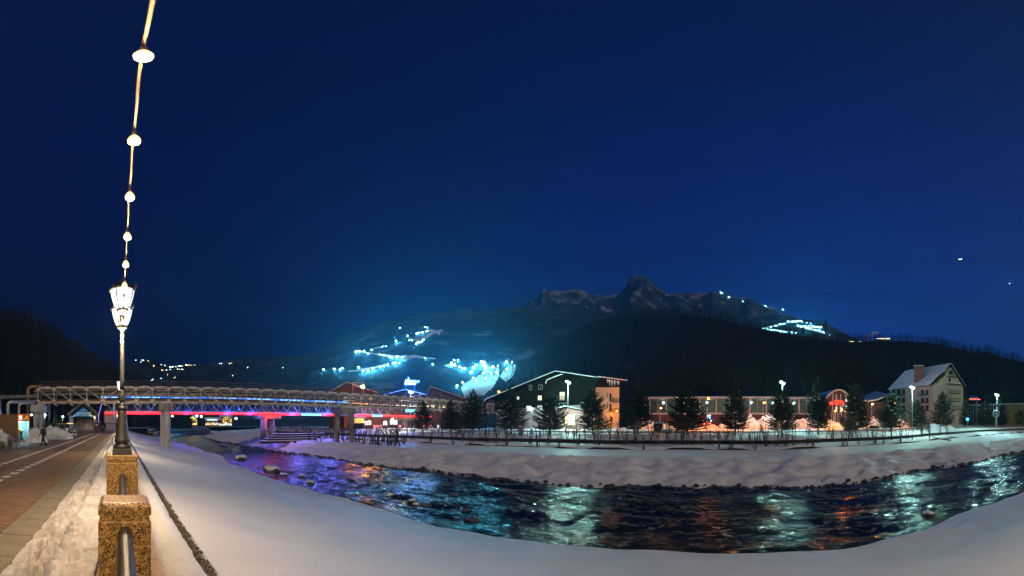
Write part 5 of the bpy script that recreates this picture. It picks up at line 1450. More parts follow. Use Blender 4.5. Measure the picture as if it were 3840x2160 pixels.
# ---- street lamps across the river
M_HALO = glow('metal_halide_lamp', (0.70, 0.97, 0.92), 60.0)
M_SODB = glow('strong_sodium_lamp', (1.0, 0.26, 0.02), 1500.0)
M_SOD = glow('sodium_lamp', (1.0, 0.26, 0.02), 22.0)
m_pole = mat('galvanised_pole', (0.42, 0.44, 0.44), rough=0.45, metal=0.5, vary=0.2)
def mast(px, py, r, label, m, col, watts, double=True, zb=-0.35, rad=0.30, pw=0.11, span=1.4):
    x, y = at(px, r); z1 = zat(py, r) - zb
    t = thing('street_lamp', (x, y, zb), label, 'street lamp', rz=-az(px))
    MB().tube([(0, 0, 0), (0, 0, z1 * 0.5), (0, 0, z1 + 0.15)], [pw, pw * 0.8, pw * 0.55], 10).build('pole', m_pole, t, sm=True)
    MB().box((0, 0, 0.25), (0.4, 0.4, 0.5), taper=0.7).build('base', m_pole, t)
    for sx in ((-1, 1) if double else (1,)):
        MB().tube([(0, 0, z1 - 0.1), (0.12 * sx, span * 0.4 * sx, z1 + 0.15), (0.22 * sx, span * 0.8 * sx, z1 + 0.12)], 0.045, 6).build('arm', m_pole, t)
        hd = MB().box((0.28 * sx, span * sx, z1 + 0.12), (0.32, 0.75, 0.16), taper=0.7).build('head', m_pole, t, bevel=0.03)
        MB().ico((0.28 * sx, span * sx, z1 - 0.05), rad, 2, (1, 1, 0.7)).build('glass', m, hd, sm=True)
        lamp('lamp_light', (0.28 * sx, span * sx, z1 - 0.42), col, watts, rad, t)
    return t
CH, CO = (0.42, 0.95, 0.86), (1.0, 0.21, 0.006)
mast(2130, 1432, 84, 'bright double street lamp in front of the gabled hotel', M_HALO, CH, 5200, zb=-0.3)
mast(2934, 1434, 84, 'bright double street lamp in front of the glass hall', M_HALO, CH, 5200, zb=-0.3)
mast(3421, 1452, 96, 'bright double street lamp in front of the chimneyed hotel', M_HALO, CH, 5200, zb=0.2)
mast(3738, 1480, 122, 'rightmost bright double street lamp', M_HALO, CH, 5200, zb=0.7)
mast(1540, 1470, 105, 'bright warm-white street lamp just below the rooftop sign', M_HALO, (0.95, 0.95, 0.75), 4000, zb=-0.3)
mast(1357, 1448, 130, 'orange street lamp above the pipe bridge', M_SODB, CO, 6000, double=False, zb=-0.3, rad=0.6)
mast(1868, 1467, 150, 'orange street lamp left of the gabled hotel roof', M_SOD, CO, 1306, double=False, zb=-0.3, rad=0.5)
mast(2653, 1491, 113, 'orange street lamp at the eave of the glass hall', M_SOD, CO, 6500, double=False, zb=-0.3, rad=0.35)
mast(2862, 1508, 110, 'brighter orange street lamp before the glass hall, left of the double lamp', M_SOD, CO, 7500, double=False, zb=-0.3, rad=0.4)
mast(2475, 1528, 112, 'orange street lamp at the left end of the glass hall', M_SOD, CO, 6000, double=False, zb=-0.3, rad=0.3)
mast(2310, 1540, 104, 'orange street lamp lighting the cream wing of the gabled hotel', M_SOD, CO, 798, double=False, zb=-0.3, rad=0.25)
mast(3350, 1510, 112, 'orange street lamp left of the chimneyed hotel', M_SOD, CO, 6500, double=False, zb=-0.2, rad=0.35)
mast(3130, 1540, 107, 'low orange lamp below the red lettered sign', M_SOD, CO, 5500, double=False, zb=-0.2, rad=0.22)
mast(3269, 1514, 135, 'warm white lamp under the wavy roof', M_WARMS, (1.0, 0.8, 0.5), 2000, double=False, zb=-0.2, rad=0.4)
mast(1992, 1532, 90, 'small bluish lamp post by the hotel windows', M_TEAL, (0.5, 0.8, 1.0), 900, double=False, zb=-0.3, rad=0.28, span=0.4)
mast(2902, 1520, 119, 'small white lamp left of the double lamp before the glass hall', M_TEAL, (0.9, 1, 0.9), 1200, double=False, zb=-0.3, rad=0.22)
# snow-capped bollard lights by the hotel
for i, px in enumerate((1900, 1995, 2037, 2078, 2120, 2165, 2213)):
    x, y = at(px, 88); t = thing('bollard_light', (x, y, -0.3), 'snow-capped bollard light before the gabled hotel', 'bollard light', 'bollards before the gabled hotel')
    MB().tube([(0, 0, 0), (0, 0, 1.1)], 0.14, 10).build('post', m_concd, t, sm=True); MB().ico((0, 0, 1.3), 0.28, 2, (1, 1, 0.8)).build('snow_cap', M_SNOWF, t, sm=True)

# ---- heaps of ploughed snow along the road
m_orsnow = M_SNOWF
def bigheap(px, r, w, d, h, lab, seed):
    x, y = at(px, r); t = thing('snow_heap', (x, y, -0.35), lab, 'snow heap', rz=-az(px))
    b = MB()
    def f(u, v):
        rr = max(abs(u) ** 2.2, 0) + v * v; k = max(0.0, 1 - rr)
        n = fbm(u * w * 0.35 + seed, v * d * 0.35, seed, 5)
        return (u * w, v * d, h * (k ** 0.6) * (1 + 0.55 * n) if k > 0 else -0.1)
    b.grid(f, [-1 + i / 40 for i in range(81)], [-1 + i / 10 for i in range(21)])
    b.build('snow_mass', m_orsnow, t, sm=True)
    return t
bigheap(2440, 128, 9, 3, 3.0, 'big ploughed snow heap glowing orange beside the small hut', 1.3)
bigheap(2700, 122, 13, 3, 1.9, 'low ploughed snow heap behind the traffic signals', 3.1)
bigheap(2850, 124, 15, 4, 4.0, 'largest orange-lit snow heap before the glass hall', 5.7)
bigheap(3010, 122, 9, 4, 3.6, 'orange-lit snow heap between the double lamp and the red sign', 9.2)
bigheap(3100, 116, 6, 3, 2.6, 'orange-lit snow heap below the red sign', 12.4)
bigheap(3265, 128, 6, 3, 3.8, 'cone-shaped orange snow heap left of the parked car', 15.1)
bigheap(3375, 122, 5, 3, 3.0, 'orange-lit snow heap right of the parked car', 18.3)
bigheap(3480, 112, 9, 3, 2.0, 'pale pink snow heap before the chimneyed hotel', 21.0)
bigheap(2100, 93, 26, 2.4, 0.9, 'long low bank of bright snow before the gabled hotel', 25.0)
bigheap(1560, 112, 22, 2.4, 1.0, 'long low bank of bright snow near the cyan sign', 28.0)
bigheap(3020, 90, 20, 2.0, 0.8, 'long low bank of white snow along the road before the glass hall', 31.0)
bigheap(2330, 100, 9, 2.5, 1.2, 'pinkish snow bank at the hotel corner', 34.0)

# ================================================================== BUILDINGS ACROSS THE RIVER
rnd = random.Random(31)
m_dwood = mat('dark_stained_wood', (0.010, 0.009, 0.0085), spec=0.08, rough=0.9, vary=0.35, scale=2, stretch=(6, 6, 0.3))
m_cream = mat('cream_render', (0.42, 0.36, 0.26), rough=0.85, vary=0.12, scale=0.6, bump=0.15, bscale=10)
m_pink = mat('pinkish_render', (0.34, 0.28, 0.27), rough=0.85, vary=0.12, scale=0.6)
m_glassd = mat('dark_window_glass', (0.02, 0.025, 0.03), rough=0.12, vary=0.2)
m_balk = mat('balcony_wood', (0.05, 0.035, 0.025), rough=0.75, vary=0.3)
m_winfr = mat('window_frame', (0.35, 0.33, 0.30), rough=0.6)
M_WARMW = glow('lit_room_warm', (1.0, 0.76, 0.42), 1.0)
M_WHITW = glow('lit_room_white', (0.85, 0.95, 1.0), 1.1)
def window(F_, rc, parent, pane, frame=m_winfr, cols=2, out=0.06):
    """rc: pixel rectangle on the facade; frame with pane and mullions."""
    u0, u1, z0, z1 = F_.rect(*rc)
    b = MB(); F_.box(b, u0, u1, z0, z1, -0.02, out * 0.5); w = b.build('window', pane, parent)
    t_ = 0.09
    for a, c_, e, g_ in ((u0 - t_, u1 + t_, z1, z1 + t_), (u0 - t_, u1 + t_, z0 - t_, z0), (u0 - t_, u0, z0, z1), (u1, u1 + t_, z0, z1)):
        b = MB(); F_.box(b, a, c_, e, g_, 0.0, out * 1.6); b.build('frame', frame, w)
    for k in range(1, cols):
        uu = lerp(u0, u1, k / cols); b = MB(); F_.box(b, uu - 0.04, uu + 0.04, z0, z1, 0.0, out * 1.3); b.build('mullion', frame, w)
    return w
def balcony(F_, rc, parent, depth=1.2):
    u0, u1, z0, z1 = F_.rect(*rc)
    b = MB(); F_.box(b, u0, u1, z0 - 0.15, z0, 0, depth); o = b.build('balcony', m_balk, parent)
    for zz in (z0 + 0.12, lerp(z0, z1, 0.55), z1):
        b = MB(); F_.box(b, u0, u1, zz - 0.07, zz + 0.07, depth - 0.08, depth); b.build('rail', m_balk, o)
    n = max(2, int((u1 - u0) / 1.0))
    for k in range(n + 1):
        uu = lerp(u0, u1, k / n); b = MB(); F_.box(b, uu - 0.05, uu + 0.05, z0, z1, depth - 0.1, depth + 0.02); b.build('post', m_balk, o)
    return o

# ---- wide gabled hotel
ho = thing('gabled_hotel', (0, 0, 0), 'wide dark timber hotel with a shallow snow-edged gable and cream wing', 'hotel')
F1 = Face(at(1856, 104), at(2233, 96)); ZG = -0.35
F2 = Face(at(2233, 96), at(2322, 112))
uL, zL = F1.hit(1856, 1487); uA, zA = F1.hit(2088, 1396); uR, zR = F1.hit(2233, 1420)
zmid = F1.hit(2050, 1516)[1]
b = MB(); F1.poly(b, [(0, zmid - 1.2), (F1.L, zmid), (F1.L, zR - 0.4), (uA, zA - 0.4), (0, zL - 0.4)], -14, 0.0); b.build('timber_wall', m_dwood, ho)
b = MB(); F1.poly(b, [(0.3, ZG), (F1.L - 0.02, ZG), (F1.L - 0.02, zmid - 0.02), (0.3, zmid - 1.22)], -14, -0.35); b.build('rendered_wall', m_pink, ho)
z2R = F2.hit(2322, 1452)[1]; zt2 = F2.hit(2236, 1453)[1]
b = MB(); F2.poly(b, [(0.05, ZG), (F2.L, ZG), (F2.L, z2R), (0.05, zt2)], -13, 0.0); b.build('wing_wall', m_cream, ho)
b = MB(); F2.poly(b, [(0.05, zt2 + 0.02), (F2.L, z2R + 0.02), (F2.L, z2R + 2.0), (0.05, zR - 0.3)], -13, 0.25); b.build('wing_boarding', m_dwood, ho)
# roof: two slabs with snow, broad eaves
def roofslab(F_, a, c_, d_in, o_out, th, parent, m, nm='roof_slope', snow=0.22):
    b = MB(); b.prism([F_.p(a[0], a[1], o_out), F_.p(c_[0], c_[1], o_out), F_.p(c_[0], c_[1] + th, o_out), F_.p(a[0], a[1] + th, o_out)], -F_.n * d_in); o = b.build(nm, m, parent)
    b = MB(); e = 0.06; b.prism([F_.p(a[0], a[1] + th + 0.01, o_out + e), F_.p(c_[0], c_[1] + th + 0.01, o_out + e), F_.p(c_[0], c_[1] + th + snow, o_out + e), F_.p(a[0], a[1] + th + snow, o_out + e)], -F_.n * (d_in + e)); b.build('snow', M_SNOWF, o)
    return o
roofslab(F1, (-1.2, zL - 0.9), (uA, zA - 0.35), 18, 1.6, 0.35, ho, m_dwood)
roofslab(F1, (uA, zA - 0.35), (F1.L, zR - 0.2), 18, 1.6, 0.35, ho, m_dwood)
uW, zW = F2.hit(2336, 1450)
b = MB(); b.prism([F2.p(-0.4, zR - 0.15, 1.4), F2.p(uW, zW + 1.4, 1.4), F2.p(uW, zW + 1.8, 1.4), F2.p(-0.4, zR + 0.25, 1.4)], -F2.n * 12); b.build('roof_slope', m_dwood, ho)
b = MB(); b.prism([F2.p(-0.4, zR + 0.26, 1.5), F2.p(uW + 0.1, zW + 1.81, 1.5), F2.p(uW + 0.1, zW + 2.05, 1.5), F2.p(-0.4, zR + 0.5, 1.5)], -F2.n * 12); b.build('roof_snow', M_SNOWF, ho)
# curled left eave
b = MB(); p0 = F1.p(-1.2, zL - 0.8, 1.6); b.tube([p0, F1.p(-2.2, zL - 1.5, 1.6), F1.p(-2.6, zL - 2.5, 1.4), F1.p(-2.4, zL - 3.4, 1.0)], [0.35, 0.35, 0.3, 0.2], 8); b.build('curled_eave', m_dwood, ho)
b = MB(); b.tube([p0 + Vector((0, 0, 0.42)), F1.p(-2.3, zL - 1.05, 1.65), F1.p(-2.85, zL - 2.4, 1.5)], [0.2, 0.24, 0.12], 8); b.build('eave_snow', M_SNOWF, ho)
# small inner gable
uD0, zD0 = F1.hit(2055, 1427); uD1, zD1 = F1.hit(2115, 1404)
b = MB(); b.tube([F1.p(uD0 - 0.25, zD0 - 0.9, 1.3), F1.p(uD0, zD0, 1.3), F1.p(lerp(uD0, uD1, .5), lerp(zD0, zD1, .55), 1.3), F1.p(uD1, zD1, 1.3)], 0.16, 8); b.build('dormer_edge', M_SNOWF, ho)
# icicles
ic = MB()
for k in range(34):
    u = rnd.uniform(F2.L * 0.25, F2.L * 0.78); zz = lerp(zR, zW + 1.4, (u + 0.4) / (uW + 0.4)) - 0.1; l = rnd.uniform(0.3, 1.9) * (1 if 0.35 < u / F2.L < 0.6 else 0.7)
    ic.tube([F2.p(u, zz, 1.42), F2.p(u + 0.02, zz - l * 0.6, 1.42), F2.p(u, zz - l, 1.42)], [0.09, 0.05, 0.008], 5)
m_ice = mat('ice', (0.75, 0.78, 0.8), rough=0.2, vary=0.1)
tag(ic.build('icicles', m_ice, ho), kind='stuff')
for rc, pane in (((2018, 1484, 2031, 1500), M_WARMW), ((2100, 1471, 2117, 1501), M_WARMW), ((1975, 1523, 1992, 1540), M_WHITW), ((2017, 1521, 2033, 1540), M_WHITW), ((1939, 1488, 1946, 1499), M_WHITW)):
    window(F1, rc, ho, pane)
for rc in ((1985, 1444, 1994, 1462), (2020, 1444, 2034, 1460), (2098, 1512, 2128, 1527), (2178, 1509, 2200, 1528), (2150, 1560, 2165, 1590)): window(F1, rc, ho, m_glassd)
balcony(F1, (2098, 1488, 2119, 1501), ho, 0.9); balcony(F1, (1868, 1508, 1880, 1521), ho, 0.8)
for rc in ((2285, 1476, 2292, 1502), (2285, 1515, 2292, 1542), (2275, 1474, 2278, 1490), (2275, 1512, 2278, 1530), (2290, 1562, 2296, 1585)): window(F2, rc, ho, m_glassd, cols=1)
balcony(F2, (2286, 1493, 2310, 1506), ho, 1.0); balcony(F2, (2286, 1532, 2310, 1545), ho, 1.0)
# entrance porch with lit glass doors
F1p = Face(at(2080, 93), at(2176, 92)); pu0, pz0 = F1p.hit(2082, 1538); pua, pza = F1p.hit(2120, 1528); pu1, pz1 = F1p.hit(2176, 1540)
roofslab(F1p, (pu0, pz0), (pua, pza), 5, 0.3, 0.25, ho, m_dwood, 'porch_roof'); roofslab(F1p, (pua, pza), (pu1, pz1), 5, 0.3, 0.25, ho, m_dwood, 'porch_roof')
for px in (2115, 2160):
    u_, _ = F1p.hit(px, 1600); b = MB(); F1p.box(b, u_ - 0.2, u_ + 0.2, ZG, pz0 - 0.02, -0.4, 0.0); b.build('porch_post', m_cream, ho)
Fd = Face(at(2110, 97), at(2160, 96)); 
for rc in ((2117, 1560, 2128, 1592), (2129, 1556, 2142, 1592), (2143, 1560, 2154, 1592)): window(Fd, rc, ho, M_WARMW, cols=1)
for px, py in ((2100, 1560), (2130, 1557), (2142, 1557), (2152, 1558), (2172, 1556)):
    r_ = 92.5; b = MB(); b.ico(pt(px, py, r_), 0.2, 1); b.build('porch_lamp', M_TEAL, ho)
lamp('porch_light', pt(2135, 1565, 94), (1.0, 0.9, 0.7), 1500, 0.4, ho)
for k in range(4):
    p0 = Fd.p(0.4, ZG + 0.2 + k * 0.35, 1.2 - k * 0.3); b = MB(); b.beam(Fd.p(0.2, 1.0 + 0.0 * k, 3.6 - k * 0.0) + Vector((0, 0, 0.45 * k - 0.6)), Fd.p(3.0, 1.0, 3.6) + Vector((0, 0, 0.45 * k - 0.6)), 0.07); b.build('ramp_rail', m_balk, ho)

# ---- long glass hall
ha = thing('glass_hall', (0, 0, 0), 'long low station hall with a lit glass front and snowy blue roof', 'station hall')
FH = Face(at(2436, 146), at(3112, 150))
uh0, zh1 = FH.hit(2438, 1497); zs = FH.hit(2760, 1549)[1]; ztop = FH.hit(2760, 1494)[1]
m_dred = mat('dark_red_cladding', (0.10, 0.03, 0.025), rough=0.7, vary=0.3, scale=0.7, stretch=(6, 6, 0.3))
m_fascia = mat('pale_fascia', (0.50, 0.46, 0.44), rough=0.6, vary=0.15)
m_roofb = mat('blue_metal_roof', (0.10, 0.22, 0.50), rough=0.5, vary=0.15)
m_interior = mat('hall_interior', (0.35, 0.40, 0.38), rough=0.8, vary=0.3, scale=0.4)
def hall_glass():
    m, n, l, bb = principled('hall_glass')
    bb.inputs['Base Color'].default_value = (0.5, 0.62, 0.6, 1); bb.inputs['Roughness'].default_value = 0.05
    bb.inputs['Transmission Weight'].default_value = 0.9; bb.inputs['IOR'].default_value = 1.05
    return m
m_hglass = hall_glass()
b = MB(); FH.box(b, 0, FH.L, -0.4, zs - 0.5, -16, 0.0); b.build('lower_wall', m_dred, ha)
b = MB(); FH.box(b, -0.3, FH.L, zs - 0.5, zs + 0.1, -16, 0.4); b.build('sill_band', m_fascia, ha)
b = MB(); FH.box(b, 0, FH.L, zs + 0.1, ztop, -16.3, -15.8); b.build('back_wall', m_interior, ha)
b = MB(); FH.box(b, -0.2, 0.1, zs + 0.1, ztop, -16, 0); b.build('end_wall', m_hglass, ha)
b = MB(); b.prism([FH.p(-1.5, ztop, 2.2), FH.p(FH.L, ztop, 2.2), FH.p(FH.L, ztop + 0.5, 2.2), FH.p(-1.5, ztop + 0.45, 2.2)], -FH.n * 20); b.build('roof_slab', m_fascia, ha)
b = MB(); b.prism([FH.p(-1.6, ztop + 0.46, 2.3), FH.p(FH.L, ztop + 0.51, 2.3), FH.p(FH.L, ztop + 1.55, -10), FH.p(-1.0, ztop + 1.4, -10)], (0, 0, 0.15)); b.build('roof_skin', m_roofb, ha)
npan = 22
gl = None
cm = MB().box((0, 0, (zs + ztop) / 2), (0.34, 0.34, ztop - zs)).mesh('column', m_fascia)
for k in range(npan):
    u0_, u1_ = FH.L * k / npan, FH.L * (k + 1) / npan
    b = MB(); FH.box(b, u0_ + 0.05, u1_ - 0.05, zs + 0.12, ztop - 0.02, -0.06, -0.02); b.build('pane', m_hglass, ha)
    if k % 2 == 0: link('column', cm, ha, loc=FH.p(u0_ + 0.2, 0, 0.35), rz=FH.rz)
    b = MB(); FH.box(b, u0_ - 0.06, u0_ + 0.06, zs + 0.1, ztop, -0.1, 0.06); b.build('mullion', m_fascia, ha)
    if k % 3 == 1:
        b = MB(); FH.box(b, u0_ + 0.6, u0_ + 2.2, ztop - 0.45, ztop - 0.3, -1.5, -1.1); b.build('ceiling_lamp', M_WHITW, ha)
for k in range(8):
    lamp('hall_light', FH.p(FH.L * (k + 0.5) / 8, ztop - 1.2, -7), (0.70, 1.0, 0.90), 140, 0.5, ha)
# arched portal with the red sign, wavy roof beyond
po = thing('station_portal', (0, 0, 0), 'arched station portal with slanting struts and a wavy snow-edged roof', 'portal')
FP_ = Face(at(3088, 138), at(3340, 150))
arc = []
for k in range(17):
    px = 3092 + k * 6; py = 1496 - 33 * math.sin(PI * k / 16 * 0.94 + 0.06); arc.append(FP_.hit(px, py))
b = MB(); b.tube([FP_.p(u, z, 1.0) for u, z in arc], 0.35, 8); b.build('arch_rim', m_fascia, po)
b = MB(); FP_.poly(b, [(arc[0][0], -0.4)] + arc + [(arc[-1][0], -0.4)], -12, 0.0); b.build('arch_wall', m_dred, po)
vs_ = [FP_.p(u, z + 0.35, 1.2) for u, z in arc]; b = MB()
b.add(vs_ + [v - FP_.n * 14 for v in vs_], [(i, i + 1, i + 18, i + 17) for i in range(16)]); b.build('arch_roof', m_roofb, po)
wav = []
for k in range(15):
    px = 3190 + k * 10; py = 1492 + 13 * math.sin(PI * (k / 14) * 1.15 - 0.1) - 6 * (k / 14) ** 2; wav.append(FP_.hit(px, py))
b = MB(); b.tube([FP_.p(u, z, 1.2) for u, z in wav], 0.3, 8); b.build('wave_rim', m_fascia, po)
vs_ = [FP_.p(u, z + 0.25, 1.2) for u, z in wav]; b = MB(); b.add(vs_ + [v - FP_.n * 12 + Vector((0, 0, 2.2)) for v in vs_], [(i, i + 1, i + 16, i + 15) for i in range(14)]); b.build('wave_roof', m_roofb, po)
b = MB(); FP_.box(b, wav[0][0], wav[-1][0], -0.4, min(z for _, z in wav) - 0.2, -10, -1.0); b.build('wave_wall', m_dred, po)
for px0, px1 in ((3112, 3122), (3124, 3118), (3128, 3132), (3140, 3134), (3143, 3150), (3155, 3148), (3162, 3170), (3172, 3166)):
    u0_, z0_ = FP_.hit(px0, 1560); u1_, z1_ = FP_.hit(px1, 1478); b = MB(); b.beam(FP_.p(u0_, -0.3, 0.9), FP_.p(u1_, z1_, 0.9), 0.16); b.build('strut', m_fascia, po)
for rc, pn in (((3150, 1523, 3160, 1545), M_WARMW), ((3164, 1522, 3176, 1526), M_WHITW), ((3165, 1538, 3176, 1543), M_WARMW), ((3133, 1525, 3138, 1538), M_WHITW), ((3172, 1496, 3178, 1508), M_WHITW)):
    window(FP_, rc, po, pn, cols=1)
M_REDL = glow('red_letters', (1.0, 0.12, 0.08), 3.0)
M_REDP = glow('red_sign_panel', (0.9, 0.0, 0.004), 0.9)
sg = thing('red_sign', (0, 0, 0), 'glowing red two-line letter sign with a logo in front of the arch', 'sign')
FS = Face(at(3090, 132), at(3190, 136))
for rc in ((3131, 1500, 3164, 1509), (3131, 1510, 3166, 1519), (3110, 1506, 3126, 1519)):
    u0_, u1_, z0_, z1_ = FS.rect(*rc); b = MB(); FS.box(b, u0_, u1_, z0_, z1_, 0, 0.15); b.build('panel', M_REDP, sg)
u0_, u1_, z0_, z1_ = FS.rect(3131, 1500, 3164, 1509)
text_mesh('Вок Роза Хутор', 0.62, M_REDL, sg, FS.p((u0_ + u1_) / 2, (z0_ + z1_) / 2, 0.2), (PI / 2, 0, FS.rz if FS.d.dot(Vector((math.cos(az(3130)), -math.sin(az(3130)), 0))) > 0 else FS.rz + PI), spacing=0.85)
u0_, u1_, z0_, z1_ = FS.rect(3131, 1510, 3166, 1519)
text_mesh('Roza Khutor', 0.68, M_REDL, sg, FS.p((u0_ + u1_) / 2, (z0_ + z1_) / 2, 0.2), (PI / 2, 0, FS.rz), spacing=0.95)
u0_, u1_, z0_, z1_ = FS.rect(3110, 1504, 3126, 1520)
text_mesh('РЖД', 0.80, M_REDL, sg, FS.p((u0_ + u1_) / 2, (z0_ + z1_) / 2, 0.2), (PI / 2, 0, FS.rz))

# ---- hotel with chimney
hc = thing('chimney_hotel', (0, 0, 0), 'steep-roofed cream hotel with dark balconies and a broad brick chimney', 'hotel')
ZC = 0.0
FG = Face(at(3512, 150), at(3612, 158))         # gable end
FL = Face(at(3340, 172), at(3494, 148))         # long side
uR_, zR_ = FG.hit(3565, 1372); uE1, zE1 = FG.hit(3606, 1448); uE0, zE0 = FG.hit(3512, 1432)
b = MB(); FG.poly(b, [(0, ZC), (FG.L, ZC), (FG.L, zE1 - 0.3), (uR_, zR_ - 0.3), (0, zE0 - 1.0)], -10, 0.0); b.build('gable_wall', m_cream, hc)
zl0 = FL.hit(3340, 1463)[1]; zl1 = FL.hit(3480, 1447)[1]
b = MB(); FL.poly(b, [(0, ZC), (FL.L + 1.0, ZC), (FL.L + 1.0, zl1), (0, zl0)], -10, 0.0); b.build('side_wall', m_pink, hc)
b = MB(); pA = FL.p(FL.L, ZC, 0); pB = FG.p(0, ZC, 0.0)
b.prism([pA, pB, Vector((pB.x, pB.y, zE0 - 0.3)), Vector((pA.x, pA.y, zl1))], -FG.n * 0.4); b.build('corner_wall', m_pink, hc)
# roof planes: facing plane from the long eave up to the ridge, and the far plane beyond the ridge
e0 = FL.p(-0.8, zl0 - 0.3, 1.2); e1 = FL.p(FL.L - 0.2, zl1 - 0.3, 1.2)
rg1 = pt(3566, 1366, 153); rg0 = pt(3395, 1394, 176)
b = MB(); b.prism([e0, e1, rg1, rg0], (0, 0, 0.35)); o = b.build('roof_slope', m_dwood, hc)
b = MB(); up_ = Vector((0, 0, 0.37)); b.prism([e0 + up_, e1 + up_, rg1 + up_, rg0 + up_], (0, 0, 0.16)); b.build('snow', M_SNOWF, o)
er = FG.p(FG.L + 0.9, zE1 - 0.5, 0.8); er0 = er - FG.n * 14
b = MB(); b.prism([rg1, er, er0, rg0], (0, 0, 0.35)); o = b.build('roof_slope', m_dwood, hc); b = MB(); b.prism([rg1 + up_, er + up_, er0 + up_, rg0 + up_], (0, 0, 0.16)); b.build('snow', M_SNOWF, o)
el_ = pt(3497, 1433, 149); el2 = pt(3552, 1388, 151.5)
b = MB(); b.prism([el_, el2, el2 - FG.n * 3 + Vector((0, 0, 0.8)), el_ - FG.n * 3 + Vector((0, 0, 0.8))], (0, 0, 0.3)); b.build('lower_roof', m_dwood, hc)
b = MB(); b.prism([el_ + up_, el2 + up_, el2 - FG.n * 3 + Vector((0, 0, 1.2)), el_ - FG.n * 3 + Vector((0, 0, 1.2))], (0, 0, 0.15)); b.build('lower_roof_snow', M_SNOWF, hc)
for k in range(9):                               # small snow guards on the roof
    f = Vector(e0).lerp(e1, 0.12 + 0.1 * k); g_ = Vector(rg0).lerp(rg1, 0.12 + 0.1 * k)
    for q_ in (0.22, 0.62):
        p_ = f.lerp(g_, q_ + 0.04 * (k % 2)) + Vector((0, 0, 0.55)); MB().box(p_, (0.9, 0.25, 0.12), rz=FL.rz).build('snow_guard', m_dwood, hc)
m_brickc = mat('brown_brick_chimney', (0.20, 0.12, 0.085), rough=0.9, vary=0.4, scale=3)
c0 = pt(3446, 1417, 158); ct_ = zat(1374, 158)
MB().box((c0.x, c0.y, (c0.z - 2 + ct_) / 2), (4.2, 3.2, ct_ - c0.z + 2), rz=-az(3446)).build('chimney', m_brickc, hc); MB().box((c0.x, c0.y, ct_ + 0.15), (4.5, 3.4, 0.3), rz=-az(3446)).build('chimney_snow', M_SNOWF, hc)
for rc in ((3557, 1453, 3569, 1472), (3557, 1484, 3569, 1502), (3557, 1513, 3569, 1532), (3558, 1418, 3564, 1438), (3559, 1391, 3572, 1402)): window(FG, rc, hc, m_glassd, cols=1, frame=m_balk)
for rc in ((3550, 1463, 3595, 1476), (3550, 1494, 3595, 1506), (3550, 1525, 3595, 1537), (3551, 1398, 3585, 1414)): balcony(FG, rc, hc, 1.2)
b = MB(); u0_, u1_, z0_, z1_ = FG.rect(3550, 1439, 3597, 1445); FG.box(b, u0_, u1_, z0_, z1_, 0, 1.3); o = b.build('canopy', m_balk, hc); b = MB(); FG.box(b, u0_ + 0.3, u1_ - 0.2, z1_ + 0.01, z1_ + 0.3, 0.1, 1.35); b.build('snow', M_SNOWF, o)
for rc in ((3537, 1403, 3543, 1409), (3532, 1411, 3537, 1416), (3561, 1373, 3566, 1378)): window(FG, rc, hc, m_glassd, cols=1, frame=m_balk)
for i in range(3):
    y_ = 1463 + i * 29
    for px in (3346, 3366, 3384, 3455, 3472): window(FL, (px, y_, px + 9, y_ + 18), hc, m_glassd, cols=1, frame=m_balk)
    balcony(FL, (3343, y_ + 9, 3396, y_ + 22), hc, 1.0); balcony(FL, (3448, y_ + 7, 3486, y_ + 20), hc, 1.0)
# ---- glazed hall and yellow wall at the far right
fr = thing('yellow_hall', (0, 0, 0), 'flat-roofed hall with a dim glazed side and yellow end at the right edge', 'hall')
FY_ = Face(at(3640, 205), at(3860, 190)); uy0, uy1, zy0, zy1 = FY_.rect(3640, 1519, 3772, 1575); uy2 = FY_.hit(3845, 1519)[0]
m_ylw = mat('yellow_cladding', (0.30, 0.25, 0.06), rough=0.7, vary=0.3, scale=0.3); m_gg = mat('dim_glazing', (0.06, 0.12, 0.13), rough=0.2, vary=0.3, scale=0.2)
b = MB(); FY_.box(b, uy0, uy1, 0.0, zy1, -20, 0); b.build('glazed_wall', m_gg, fr); b = MB(); FY_.box(b, uy1 + 0.02, uy2, 0, zy1 + 0.1, -20, 0.1); b.build('yellow_wall', m_ylw, fr)
b = MB(); FY_.box(b, uy0 - 0.5, uy2 + 0.5, zy1 + 0.12, zy1 + 0.5, -20.5, 0.6); b.build('roof_snow', M_SNOWF, fr)
for k in range(12):
    uu = lerp(uy0, uy1, k / 12); b = MB(); FY_.box(b, uu - 0.08, uu + 0.08, 0, zy1, 0.0, 0.12); b.build('mullion', m_fascia, fr)
FB = Face(at(3640, 190), at(3668, 189)); cb2 = thing('canopy_roof', (0, 0, 0), 'small red-lit canopy roof right of the chimneyed hotel', 'canopy'); u0_, u1_, z0_, z1_ = FB.rect(3634, 1491, 3668, 1497)
M_REDE = glow('red_edge_light', (1.0, 0.16, 0.10), 1.6)
b = MB(); FB.box(b, u0_, u1_, z0_, z0_ + 0.35, -5, 0.2); b.build('fascia', M_REDE, cb2); b = MB(); b.prism([FB.p(u0_, z0_ + 0.36, 0.2), FB.p(u1_, z0_ + 0.36, 0.2), FB.p(u1_ - 1, z1_ + 1.0, -2.5), FB.p(u0_, z1_ + 1.0, -2.5)], (0, 0, 0.1)); b.build('roof', m_roofb, cb2)
b = MB(); FB.box(b, u1_ - 1.2, u1_ - 0.6, 0, z0_ - 0.01, -0.6, 0); b.build('column', m_pink, cb2)

